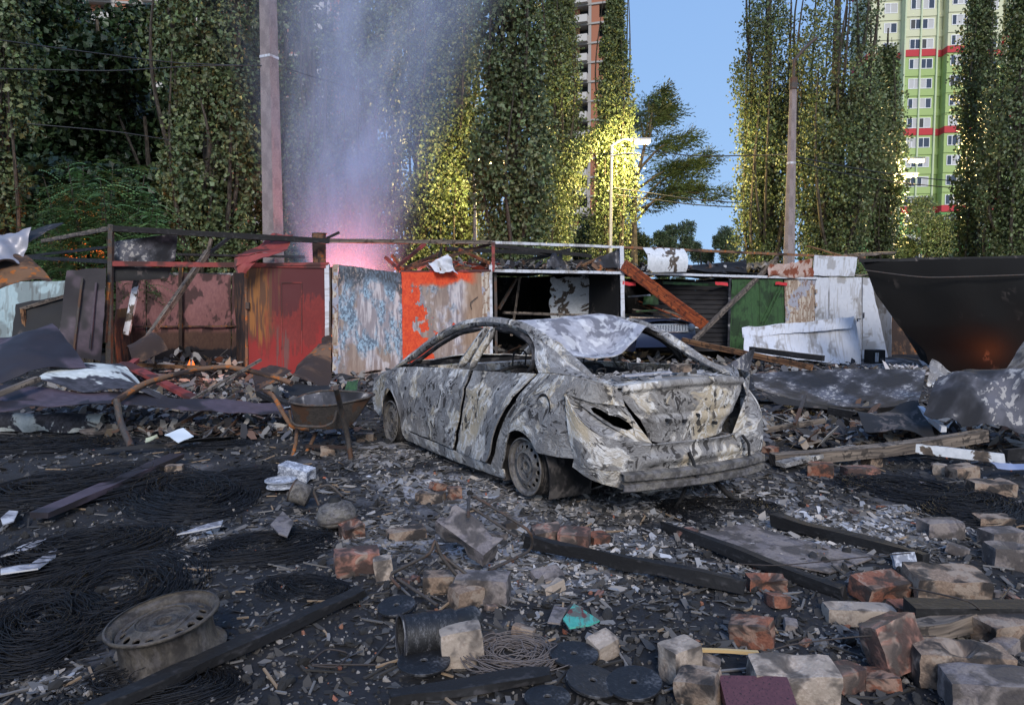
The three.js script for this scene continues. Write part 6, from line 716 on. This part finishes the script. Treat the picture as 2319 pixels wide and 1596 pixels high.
[['tan brick end lying behind the leaning block', 920, 1208, 0.24, 0.075, 0.12, 0.35, 0, 0.05, M.brickTan], ['smooth pinkish paving block left of the bent chair frame', 808, 1290, 0.24, 0.13, 0.13, 0.3, 0.05, 0, M.brickPink], ['upright tan half brick beside the pinkish paving block', 868, 1312, 0.10, 0.14, 0.09, 0.2, 0, 0.1, M.brickPale], ['grey concrete block with a smooth top under the leaning block', 1092, 1352, 0.27, 0.14, 0.15, -0.15, 0, 0, M.brickGrey], ['brownish brick lying under the bent chair frame', 1002, 1328, 0.2, 0.10, 0.11, 0.1, 0, 0, M.brickTan], ['rounded tan brick stub before the grey concrete block', 1055, 1364, 0.15, 0.11, 0.11, 0.6, 0.1, 0, M.brickTan], ['rounded pinkish brick on the black beam, left of its pair', 1240, 1225, 0.18, 0.10, 0.13, 0.2, 0.15, 0.1, M.brickPink], ['rounded pinkish brick on the black beam, right of its pair', 1300, 1235, 0.19, 0.11, 0.13, -0.2, 0.15, 0, M.brickPink], ['small red brick stub right of the rounded pair', 1355, 1225, 0.12, 0.07, 0.10, 0.4, 0.1, 0, M.brickRed],
 ['pale brick with a ragged top beside the black can', 1046, 1498, 0.17, 0.16, 0.10, 0.15, 0, 0.12, M.brickPale], ['tan brick lying behind the kettle, left half', 975, 1125, 0.21, 0.09, 0.11, -0.2, 0, 0, M.brickTan], ['small orange brick cube behind the kettle', 1028, 1124, 0.11, 0.09, 0.09, 0.3, 0, 0, M.brickRed], ['red brick with a pale mortar face near the bottom right', 1703, 1458, 0.18, 0.11, 0.11, -0.45, 0.05, 0.1, M.brickRed], ['ridged pale brick standing left of the yellow stick', 1540, 1530, 0.14, 0.15, 0.11, 0.5, 0, 0.05, M.brickPale], ['broken brick with a mortar cap at the bottom', 1583, 1588, 0.15, 0.11, 0.12, -0.5, 0.1, 0.15, M.brickTan], ['large pale brick with dark spots at the bottom right', 1795, 1570, 0.31, 0.14, 0.15, -0.06, 0.1, 0, M.brickPale], ['rough porous pink lump right of the large pale brick', 1912, 1548, 0.13, 0.09, 0.10, 0.4, 0, 0, M.brickPink], ['tall tilted pinkish brick at the lower right', 2020, 1520, 0.2, 0.2, 0.12, 0.3, -0.3, 0.2, M.brickPink], ['small red brick shard below the tilted brick', 1995, 1545, 0.13, 0.06, 0.10, -0.2, 0, 0.1, M.brickRed], ['long grey brown block at the lower right edge', 2172, 1545, 0.34, 0.15, 0.16, -0.16, 0, 0.02, M.brickTan], ['broad flat stone behind the bricks at right', 2140, 1368, 0.34, 0.12, 0.2, -0.08, 0.12, 0, M.brickTan], ['orange faced brick slab leaning at right', 1992, 1368, 0.26, 0.10, 0.14, 0.35, 0.2, 0, M.brickRed], ['cream long brick with a dark patch and yellow edge at right', 1945, 1408, 0.30, 0.085, 0.11, -0.08, 0, 0, M.brickPale], ['small red brick end next to the cream long brick', 2040, 1408, 0.09, 0.08, 0.10, 0.1, 0, 0, M.brickRed],
 ['single red brick lying at the end of the black beam', 1736, 1338, 0.19, 0.075, 0.10, -0.05, 0, 0, M.brickRed], ['soot stained block at the bottom right corner', 2240, 1600, 0.3, 0.13, 0.17, -0.2, 0, 0.05, M.brickGrey], ['cracked mortar lump right of the grey wood block', 2275, 1470, 0.24, 0.12, 0.16, 0.2, 0, 0.05, M.brickTan], ['pale concrete cube lying behind the stones at right', 2047, 1296, 0.13, 0.09, 0.03, 0.1, -0.5, 0, M.ashWhite], ['pinkish long brick lying in the ash right of the bumper', 1948, 1082, 0.28, 0.10, 0.14, 0.06, 0, 0, M.brickPink], ['red and white brick by the burnt wire at right', 1858, 1082, 0.2, 0.12, 0.12, -0.4, 0, 0, M.brickRed], ['brick standing in the rubble left of the white batten', 1975, 1048, 0.14, 0.16, 0.12, 0.3, 0.1, 0.1, M.brickTan], ['small red brick by the grey olive beam', 1745, 1030, 0.14, 0.08, 0.10, 0.6, 0, 0, M.brickRed], ['tan brick heap end under the white batten', 2180, 1082, 0.22, 0.11, 0.14, 0.2, 0, 0.1, M.brickTan], ['small brick half under the white batten, left', 2130, 1072, 0.13, 0.10, 0.10, 0.9, 0, 0, M.brickPale], ['dark brick beside the blue cloth', 2245, 1120, 0.3, 0.12, 0.16, -0.15, 0, 0, M.brickTan], ['soot grey brick lying right of the black wire heap', 2130, 1218, 0.24, 0.11, 0.13, 0.1, 0, 0, M.brickGrey], ['brown brick lying at the right edge near wire', 2250, 1190, 0.22, 0.10, 0.13, -0.1, 0, 0, M.brickTan], ['second brown brick at the right edge, lower', 2270, 1232, 0.24, 0.12, 0.13, 0.2, 0, 0, M.brickGrey], ['dark grey brick at the right edge above the black beam', 2290, 1290, 0.24, 0.13, 0.14, -0.1, 0, 0, M.brickGrey], ['orange shapeless brick chunk below the kettle', 796, 1215, 0.14, 0.09, 0.10, 0.7, 0.2, 0.1, M.brickRed], ['tiny tan brick stub left of the wheelbarrow leg', 395, 1080, 0.14, 0.11, 0.09, 0.2, 0, 0, M.brickTan], ['tan brick stub under the wheelbarrow', 742, 1036, 0.15, 0.10, 0.10, 0.2, 0, 0, M.brickTan], ['brown brick lying behind the wheelbarrow leg', 828, 1002, 0.18, 0.09, 0.11, 0, 0, 0, M.brickTan], ['small tan brick left of the wheelbarrow handle', 640, 985, 0.12, 0.09, 0.08, 0.3, 0, 0, M.brickTan], ['small brown brick among rods left of the wheelbarrow', 515, 985, 0.13, 0.11, 0.10, 0.4, 0.1, 0, M.brickTan], ['pale angular stone left of the yellow stick', 1365, 1482, 0.11, 0.09, 0.09, 0.6, 0.2, 0.2, M.brickPale], ['flat grey shard pair below the black beam', 1240, 1308, 0.16, 0.035, 0.10, 0.5, 0.35, 0.1, M.brickGrey], ['pale stone lump right of the grey shard pair', 1250, 1338, 0.12, 0.06, 0.07, 0.5, 0, 0.2, M.brickPale]].forEach((a) => bk(...a));
// bricks whose lines nothing tells apart
{ const r = rng(91), ms = [M.brickTan, M.brickPink, M.brickGrey, M.brickRed]; for (let i = 0; i < 44; i++) { const x = i < 26 ? 1700 + 640 * r() : 760 + 900 * r(), y = i < 26 ? 1050 + 480 * r() : 1090 + 430 * r(); const s = 0.035 + 0.05 * r(); bk('small broken brick piece scattered in the rubble', x, y, s * 1.5, s * 0.7, s, r() * 6, (r() - 0.5) * 0.5, (r() - 0.5) * 0.5, ms[Math.floor(r() * 4)], 0, 1.5).userData.group = 'small brick pieces'; } }
{ const c = gnd(1062, 1285, 0); c.y = 0.05; solo('concrete_block', 'long grey concrete block leaning on the bent chair frame', 'block', blockGeo(c, 0.36, 0.10, 0.17, -0.75, 0.35, -0.4, 7), M.brickGrey); }
{ const c = gnd(1716, 1612, 0); solo('purple_tile', 'dark purple paving tile at the bottom edge', 'tile', blockGeo(c, 0.245, 0.04, 0.16, -0.04, 0.4, 0, 4, 0.3), M.purpleTile); }
{ const c = gnd(672, 1088, 0); solo('white_block', 'white foam-like block lying below the wheelbarrow', 'block', blockGeo(c, 0.28, 0.10, 0.13, -0.35, 0.1, -0.15, 14), M.ashWhite); }
{ // chair frame, kettle, pan, rim, can, discs
  const g = thing('chair_frame', 'bent black metal chair frame tangled round a leaning block', 'chair frame'), P = (x, y, h) => gnd(x, y, h), rr = 0.009; for (const [n, pts] of [['tube_loop', [[1060, 1170, 0.3], [1062, 1130, 0.33], [1075, 1125, 0.33], [1195, 1200, 0.2], [1200, 1245, 0.06], [1110, 1290, 0.05]]], ['tube_loop', [[905, 1330, 0.06], [885, 1300, 0.1], [970, 1255, 0.22], [985, 1225, 0.28], [1000, 1260, 0.2], [1040, 1310, 0.08]]], ['stretcher', [[985, 1245, 0.22], [1070, 1310, 0.08]]], ['stretcher', [[1070, 1150, 0.28], [1170, 1215, 0.16]]], ['leg', [[900, 1310, 0.08], [990, 1370, 0.03]]], ['leg', [[1090, 1150, 0.25], [1140, 1120, 0.3]]], ['leg', [[1062, 1165, 0.28], [1030, 1180, 0.2]]]]) obj(n, tube(pts.map((p) => P(...p)), rr, { rad: 6 }), M.steel, g); done(g);
  const k = thing('kettle', 'scorched dented metal kettle lying in the ash', 'kettle'), kc = gnd(765, 1192, 0), kg = new THREE.LatheGeometry([[0.001, 0], [0.10, 0], [0.125, 0.03], [0.125, 0.085], [0.10, 0.13], [0.05, 0.155], [0.001, 0.16]].map((p) => new THREE.Vector2(...p)), 28); kg.rotateZ(0.12); kg.translate(kc.x, 0.01, kc.z); obj('body', kg, M.rim, k); const lid = new THREE.CylinderGeometry(0.03, 0.045, 0.03, 16); lid.translate(kc.x - 0.02, 0.18, kc.z); obj('lid', lid, M.black, k); obj('seam', place((() => { const t = new THREE.TorusGeometry(0.126, 0.006, 6, 32); t.rotateX(Math.PI / 2); t.rotateZ(0.12); return t; })(), kc.x, 0.055, kc.z), M.steel, k); obj('handle', tube([V(kc.x - 0.12, 0.14, kc.z), V(kc.x - 0.15, 0.24, kc.z), V(kc.x - 0.05, 0.27, kc.z), V(kc.x + 0.03, 0.2, kc.z)], 0.009), M.steel, k); done(k);
  const k2 = thing('metal_pot', 'ash covered metal pot tipped over left of the kettle', 'pot'), pc = gnd(700, 1150, 0), pg = new THREE.LatheGeometry([[0.001, 0], [0.075, 0], [0.08, 0.12], [0.07, 0.13], [0.001, 0.12]].map((p) => new THREE.Vector2(...p)), 24); pg.rotateZ(1.2); pg.translate(pc.x, 0.08, pc.z); obj('body', pg, M.rim, k2); obj('rim', place((() => { const t = new THREE.TorusGeometry(0.078, 0.007, 6, 28); t.rotateX(Math.PI / 2); t.translate(0, 0.125, 0); t.rotateZ(1.2); return t; })(), pc.x, 0.08, pc.z), M.steel, k2); done(k2);
  const pn = thing('small_dish', 'pale round metal dish on the ash below the wheelbarrow', 'dish'), dc = gnd(636, 1108, 0), dg = new THREE.LatheGeometry([[0.001, 0.03], [0.07, 0.025], [0.10, 0.05], [0.115, 0.052], [0.10, 0.03], [0.11, 0.0]].map((p) => new THREE.Vector2(...p)), 32); dg.translate(dc.x, 0.02, dc.z); obj('bowl', dg, M.ashWhite, pn); obj('lip', place((() => { const t = new THREE.TorusGeometry(0.115, 0.008, 6, 32); t.rotateX(Math.PI / 2); return t; })(), dc.x, 0.072, dc.z), M.ashWhite, pn); done(pn);
  const w = thing('wheel_rim', 'large bare steel wheel rim with round holes at the lower left', 'wheel rim'); rimParts(w, 0.212, 0.17, 17, M.rimDark, null, 0); w.position.copy(gnd(376, 1438, 0.11)); w.rotation.set(0, 0.4, Math.PI / 2 - 0.0); w.quaternion.setFromUnitVectors(V(1, 0, 0), V(-0.13, 1, 0.10).normalize());
  const can = thing('black_can', 'black open can with a rim lying on its side at the bottom middle', 'can'), cc = gnd(968, 1436, 0.085), cg = new THREE.CylinderGeometry(0.085, 0.09, 0.22, 32, 3, true); const rot = new THREE.Quaternion().setFromUnitVectors(V(0, 1, 0), V(-0.93, 0.05, 0.36).normalize()); cg.applyQuaternion(rot); cg.translate(cc.x, cc.y, cc.z); obj('wall', cg, M.disc, can); const cr = new THREE.TorusGeometry(0.087, 0.007, 8, 32); cr.rotateX(Math.PI / 2); cr.translate(0, 0.11, 0); cr.applyQuaternion(rot); cr.translate(cc.x, cc.y, cc.z); obj('rim', cr, M.greySheet, can); const cb = new THREE.CircleGeometry(0.085, 28); cb.rotateX(Math.PI / 2); cb.translate(0, -0.105, 0); cb.applyQuaternion(rot); cb.translate(cc.x, cc.y, cc.z); obj('bottom', cb, M.soot, can); done(can);
  solo('can_neck', 'black pipe neck running right from the open can', 'pipe', tube([gnd(1000, 1425, 0.08), gnd(1040, 1410, 0.09), gnd(1072, 1400, 0.08)], 0.055, { rad: 14 }), M.disc);
  for (const [x, y, r, tz, tx, lab] of [[898, 1392, 0.085, 0.1, 0.15, 'dull black disc lying left of the open can'], [1300, 1505, 0.095, 0, 0.05, 'ash dusted black disc right of the wire coil'], [1342, 1568, 0.098, -0.15, 0.1, 'blue black disc at the bottom, under another'], [1436, 1572, 0.1, 0.08, 0.12, 'blue black disc at the bottom, resting on another'], [960, 1522, 0.10, 0, 0.06, 'thin black disc under the pale ragged brick'], [1240, 1606, 0.08, 0, 0, 'blackened disc half cut by the bottom edge']]) { const s = new THREE.Shape(); s.absarc(0, 0, r, 0, 2 * Math.PI); const h = new THREE.Path(); h.absarc(0, 0, 0.016, 0, 2 * Math.PI, true); s.holes.push(h); const g = new THREE.ExtrudeGeometry(s, { depth: 0.006, bevelEnabled: true, bevelSize: 0.003, bevelThickness: 0.003, curveSegments: 40 }); g.rotateX(-Math.PI / 2 + tx); g.rotateZ(tz); const c = gnd(x, y, 0); g.translate(c.x, 0.03 + (x === 1434 ? 0.03 : 0.01), c.z); g.computeVertexNormals(); solo('disc', lab, 'disc', g, M.disc, 'black discs'); }
  const shardAt = (label, pts, h, m, name = 'shard') => { const c = gnd(pts[0][0], pts[0][1], h), q = pts.map(([x, y]) => { const k = gnd(x, y, h); return [k.x - c.x, -(k.z - c.z)]; }); const g = poly(q, 0.008); g.translate(c.x, h, c.z); solo(name, label, name.replace('_', ' '), g, m); };
  shardAt('teal painted broken shard on the ground', [[1275, 1405], [1300, 1370], [1358, 1408], [1335, 1418], [1288, 1425]], 0.06, M.teal); shardAt('grey shard lying left of the teal shard', [[1240, 1412], [1255, 1375], [1285, 1380], [1268, 1415]], 0.05, M.brickGrey); shardAt('pale torn shard standing in the wire nest', [[612, 1190], [640, 1160], [665, 1185], [650, 1218], [630, 1210]], 0.10, M.brickGrey); shardAt('grey mat lying flat between the two black beams', [[1562, 1210], [1690, 1188], [1800, 1222], [1990, 1262], [1880, 1300], [1720, 1268]], 0.045, M.brickGrey, 'ground_mat'); shardAt('pale blue ash strip lying at the left', [[400, 1212], [470, 1188], [505, 1180], [500, 1192], [440, 1205]], 0.05, M.carRoof, 'ash_strip'); shardAt('pale ash strip curling at the left edge', [[0, 1290], [70, 1278], [130, 1240], [125, 1262], [85, 1290], [0, 1302]], 0.05, M.carRoof, 'ash_strip'); shardAt('second pale ash strip at the left edge', [[0, 1262], [60, 1232], [105, 1222], [70, 1245]], 0.05, M.carRoof, 'ash_strip'); shardAt('round pale ash flake at the left edge', [[0, 1175], [20, 1158], [40, 1160], [30, 1182], [5, 1190]], 0.05, M.carRoof, 'ash_flake');
  solo('blue_cloth', 'crumpled light blue cloth at the right edge', 'cloth', sheet(gnd(2232, 1052, 0.12), gnd(2400, 1050, 0.12), gnd(2400, 1066, 0.08), gnd(2250, 1064, 0.08), { nu: 30, nv: 8, warp: 0.06, freq: 8 }), flat(0.22, 0.27, 0.42, 0.9));
  solo('white_jug', 'crumpled white plastic scrap by the peeling sheet behind the wheelbarrow', 'plastic scrap', sheet(at(660, 905, 8.8), at(760, 895, 9.0), at(740, 915, 8.4), at(640, 930, 8.2), { nu: 20, nv: 12, warp: 0.08, freq: 5 }), M.peel);
}
// nests of thin steel wire left by burnt tyres
function wireNest(seed, n, R, h) { const r = rng(seed), gs = []; for (let i = 0; i < n; i++) { const a0 = r() * 6.28, rr = R * (0.25 + 0.75 * Math.sqrt(r())), span = 0.8 + 1.6 * r(), pts = []; const y = h * (1 - rr / R) * r() + 0.01, k = (r() - 0.5) * R * 0.5, kz = (r() - 0.5) * R * 0.3; for (let j = 0; j < 5; j++) { const a = a0 + span * j / 4, w = 1 + 0.12 * (r() - 0.5); pts.push(V(Math.cos(a) * rr * w + k, Math.max(0.004, y + 0.05 * h * Math.sin(j * 1.4 + i)), Math.sin(a) * rr * w * 0.6 + kz)); } gs.push(new THREE.TubeGeometry(new THREE.CatmullRomCurve3(pts), 8, 0.0022 + 0.0012 * r(), 3, false)); } return mergeGeometries(gs); }
const NEST = [wireNest(1, 520, 0.6, 0.16), wireNest(2, 520, 0.6, 0.13), wireNest(3, 460, 0.55, 0.2)];
[[610, 1235, 0, 0.9, 'rounded nest of black tyre wire under the torn shard'], [420, 1120, 1, 1.4, 'wide black tyre wire heap crossed by the purple board'], [180, 1110, 0, 1.5, 'black tyre wire heap at the left edge'], [560, 1090, 1, 1.0, 'black tyre wire heap below the wheelbarrow handle'], [250, 1350, 1, 1.2, 'black tyre wire heap above the bare wheel rim'], [90, 1430, 2, 0.9, 'black tyre wire heap left of the bare wheel rim'], [330, 1560, 2, 0.7, 'small tyre wire tuft at the foot of the bare wheel rim'], [2060, 1115, 1, 1.2, 'black tyre wire heap among bricks at the right'], [2200, 1150, 0, 1.0, 'black tyre wire heap near the right edge'], [60, 1020, 0, 1.4, 'black tyre wire heap farthest left, behind'], [500, 1010, 2, 0.8, 'low black wire tangle before the rods'], [180, 1250, 2, 1.2, 'black tyre wire heap beside the pale ash strips'], [1640, 1160, 0, 0.7, 'black tyre wire tangle under the bumper'], [1560, 1170, 2, 0.6, 'dark wire tuft below the bumper beam'], [700, 1340, 2, 0.6, 'thin wire tuft near the pinkish paving block']].forEach(([x, y, k, s, lab]) => { const c = gnd(x, y, 0), m = shade(new THREE.Mesh(NEST[k], M.wire)); m.name = numbered('tyre_wire'); m.userData = { label: lab, category: 'wire', group: 'burnt tyre wire' }; m.position.set(c.x, gh(c.x, c.z), c.z); m.scale.setScalar(s * 0.85); m.rotation.y = x; scene.add(m); });
{ const r = rng(33), gs = []; for (let i = 0; i < 60; i++) { const R = 0.05 + 0.10 * r(), a = r() * 6.28, pts = []; const ox = (r() - 0.5) * 0.1, oz = (r() - 0.5) * 0.07; for (let j = 0; j < 6; j++) { const t = a + j * 0.75; pts.push(V(Math.cos(t) * R * 1.3 * (0.8 + 0.4 * r()) + ox, 0.01 + 0.07 * r() * (1 - R * 4), Math.sin(t) * R * (0.8 + 0.4 * r()) + oz)); } gs.push(new THREE.TubeGeometry(new THREE.CatmullRomCurve3(pts), 24, 0.0022, 4, false)); } const c = gnd(1160, 1500, 0), g = mergeGeometries(gs); g.translate(c.x, 0.01, c.z); solo('wire_coil', 'tangled coil of thin pale wire before the ragged pale brick', 'wire', g, flat(0.14, 0.12, 0.115, 0.7)); }
const wire = (label, pts, r = 0.003) => solo('loose_wire', label, 'wire', tube(pts, r, { rad: 5, seg: 30 }), M.wireBrown); wire('thin wire lying across the grey mat and beams', [gnd(1600, 1272, 0.1), gnd(1760, 1280, 0.12), gnd(1950, 1262, 0.12), gnd(2080, 1250, 0.1)]); wire('thin wire over the bricks at the lower right', [gnd(1690, 1490, 0.1), gnd(1790, 1460, 0.14), gnd(1960, 1440, 0.16), gnd(2120, 1440, 0.14)]); wire('looped wire on the ground right of the bare wheel rim', [gnd(700, 1500, 0.03), gnd(740, 1470, 0.04), gnd(790, 1480, 0.03), gnd(760, 1510, 0.03), gnd(700, 1505, 0.03), gnd(850, 1505, 0.03)], 0.004); wire('rusty wire running from the black can', [gnd(930, 1445, 0.06), gnd(970, 1470, 0.04), gnd(1010, 1482, 0.03)], 0.003); wire('dark wire looping over the stones at right', [gnd(2060, 1330, 0.2), gnd(2190, 1360, 0.22), gnd(2240, 1390, 0.1), gnd(2290, 1330, 0.1)], 0.004);
// heaps of small burnt scrap in front of and inside the garages
function heap(name, label, n, seed, where, size, pal) { const r = rng(seed), im = shade(new THREE.InstancedMesh(shardGeo(seed, 6), M.chip, n)), m = new THREE.Matrix4(), q = new THREE.Quaternion(); for (let i = 0; i < n; i++) { const p = where(r), k = size * (0.4 + 1.2 * r() * r()); q.setFromEuler(new THREE.Euler((r() - 0.5) * 1.6, r() * 6, (r() - 0.5) * 1.6)); m.compose(p, q, V(k * (1 + r() * 1.4), k * 0.5, k)); im.setMatrixAt(i, m); const c = pal[Math.floor(r() * pal.length)], t = 0.7 + 0.6 * r(); im.setColorAt(i, new THREE.Color().setRGB(c[0] * t, c[1] * t, c[2] * t)); } im.name = numbered(name); im.userData = { label, category: 'debris', kind: 'stuff' }; scene.add(im); }
const PAL = [[0.04, 0.04, 0.045], [0.1, 0.1, 0.11], [0.2, 0.19, 0.18], [0.32, 0.31, 0.3], [0.12, 0.07, 0.05], [0.03, 0.03, 0.035], [0.25, 0.2, 0.15]];
heap('scrap_heap', 'heaped burnt scrap along the foot of the garages', 2400, 51, (r) => { const s = r() * 15.5 - 1, n = 0.3 + 3.0 * r() * r(); return wl(s, 0.22 * Math.exp(-n * 0.9) * r() + 0.03, n); }, 0.09, PAL); heap('scrap_heap', 'burnt scrap filling the floors of the open garages', 900, 52, (r) => wl(r() * 11, 0.1 + 0.35 * r() * r(), -0.3 - 3.8 * r()), 0.12, PAL); heap('scrap_heap', 'charred scrap mound right of the burnt car', 1500, 53, (r) => { const p = gnd(1720 + 620 * r(), 930 + 90 * r(), 0); p.y = 0.03 + 0.14 * r() * r(); return p; }, 0.06, PAL); heap('scrap_heap', 'burnt scrap mound left of the wheelbarrow', 1100, 54, (r) => { const p = gnd(200 + 600 * r(), 905 + 90 * r(), 0); p.y = 0.03 + 0.12 * r() * r(); return p; }, 0.06, PAL); heap('scrap_heap', 'pale scrap by the white garage foot', 300, 55, (r) => { const p = at(2010 + 90 * r(), 805 + 30 * r(), 14 + 1.5 * r()); p.y = 0.03 + 0.1 * r(); return p; }, 0.07, [[0.4, 0.4, 0.42], [0.2, 0.2, 0.2], [0.1, 0.1, 0.1]]); heap('roof_scrap', 'slates and scrap strewn on top of the garage roofs', 700, 56, (r) => wl(5.6 + 7.5 * r(), 2.08 + 0.14 * r(), -0.3 - 1.6 * r()), 0.10, PAL);
// ---------- fires and smoke ----------
const FLAME = new THREE.MeshStandardMaterial({ color: 0x000000, emissive: new THREE.Color(1, 0.17, 0.025), emissiveIntensity: 1.1, side: THREE.DoubleSide }), EMBER = new THREE.MeshStandardMaterial({ color: 0x100503, emissive: new THREE.Color(1, 0.14, 0.02), emissiveIntensity: 0.5 });
function tongue(p, h, w, seed, lean = 0) { const r = rng(seed), pts = [...Array(9).keys()].map((i) => { const t = i / 8; return new THREE.Vector2(w * Math.sin(Math.PI * Math.pow(t, 0.6)) * (1 - 0.55 * t) + 0.002, t * h); }), g = new THREE.LatheGeometry(pts, 10), q = g.attributes.position; for (let i = 0; i < q.count; i++) { const y = q.getY(i) / h; q.setXYZ(i, q.getX(i) + w * 0.9 * n3(seed, y * 3, 1) * y + lean * y * y, q.getY(i), q.getZ(i) * 0.7 + w * 0.6 * n3(seed + 5, y * 3, 2) * y); } g.translate(p.x, p.y, p.z); g.computeVertexNormals(); return g; }
function fire(label, p, n, h, spread, power, seed, color = [1, 0.3, 0.08]) { const g = thing('fire', label, 'fire', 'small fires still burning'), r = rng(seed); for (let i = 0; i < n; i++) { const q = V(p.x + (r() - 0.5) * spread, p.y, p.z + (r() - 0.5) * spread); obj('flame', tongue(q, h * (0.5 + 0.6 * r()), h * 0.16 * (0.7 + 0.6 * r()), seed * 10 + i, (r() - 0.5) * h * 0.3), FLAME, g); } done(g); const l = new THREE.PointLight(new THREE.Color(...color), power); l.position.set(p.x, p.y + h * 0.9, p.z); l.castShadow = true; l.shadow.radius = 12; l.name = 'fire_light'; scene.add(l); }
fire('small open flame in the debris before the left garage', gnd(428, 866, 0.1).setY(0.25), 4, 0.24, 0.14, 1.2, 3);
{ const s = sOf(780, 0) + 0.2; fire('fire burning inside the garage behind the blue grey doors', wl(s, 0.6, -1.6), 9, 0.8, 1.3, 24, 4, [1, 0.2, 0.13]); }
fire('flames flickering behind the green bush at left', at(190, 590, 17.2), 9, 0.55, 0.8, 3, 5);
{ // embers under the hull
  const p = at(2246, 842, 14.0), l = new THREE.PointLight(new THREE.Color(1, 0.22, 0.05), 0.55), r = rng(4); l.position.set(p.x, p.y + 0.15, p.z); l.castShadow = true; l.shadow.radius = 10; l.name = 'ember_light'; scene.add(l); const g = thing('ember_bed', 'glowing embers under the black steel hull', 'embers'); for (let i = 0; i < 14; i++) { const s = stoneGeo(i, 1); s.scale(0.06, 0.05, 0.06); s.translate(p.x + (r() - 0.5) * 0.7, p.y - 0.06 + 0.05 * r(), p.z + (r() - 0.5) * 0.4); obj('ember', s, EMBER, g); } done(g);
}
{ // smoke: thin curved veils, denser at the source, drifting up and out
  const A = 384, tex = [1, 2, 3].map((s) => { const d = new Uint8Array(A * A * 4); for (let j = 0; j < A; j++) for (let i = 0; i < A; i++) { const u = i / A, v = j / A, [a, b] = warp(u, v, 4, s * 7, 0.22); const n = fbm(a, b, 5, 5, s * 13, 3), e = ss(0, 0.42, u) * ss(1, 0.58, u) * ss(0, 0.05, v) * ss(1, 0.75, v); const k = clamp(ss(0.26, 0.78, n) * 1.15) * e * (0.55 + 0.45 * Math.exp(-v * 3)); const o = (j * A + i) * 4; d[o] = d[o + 1] = d[o + 2] = k * 255; d[o + 3] = 255; } const t = new THREE.DataTexture(d, A, A); t.magFilter = THREE.LinearFilter; t.needsUpdate = true; return t; });
  const g = new THREE.Group(); g.name = 'smoke'; g.userData = { label: 'bluish smoke plume rising from behind the blue grey doors', category: 'smoke', kind: 'stuff' }; scene.add(g); const base = wl(sOf(785) + 0.3, 1.55, -1.7), r = rng(14);
  for (let k = 0; k < 8; k++) { const dz = (k - 3.5) * 0.42, ox = (r() - 0.5) * 1.3, H = 9.5 + 2 * r(), m = new THREE.MeshPhysicalMaterial({ color: new THREE.Color().setRGB(0.50, 0.61, 0.92), roughness: 1, transparent: true, opacity: 0.25, alphaMap: tex[k % 3], side: THREE.DoubleSide, transmission: 0.5, thickness: 0, specularIntensity: 0 });
    const geo = new THREE.PlaneGeometry(1, 1, 14, 24), p = geo.attributes.position; for (let i = 0; i < p.count; i++) { const u = p.getX(i), v = p.getY(i) + 0.5, w = 2.2 + 5.6 * v; p.setXYZ(i, base.x + ox * (0.2 + v) + u * w + 1.9 * v * v - 0.1 + 0.35 * Math.sin(v * 5 + k), base.y + v * H, base.z + dz * (0.35 + v) - 0.5 * Math.cos(u * 3) + 0.3 * n3(u * 3 + k, v * 4, k)); } geo.computeVertexNormals(); const s = new THREE.Mesh(geo, m); s.name = 'veil'; s.castShadow = s.receiveShadow = true; g.add(s); }
}
renderer.render(scene, camera);
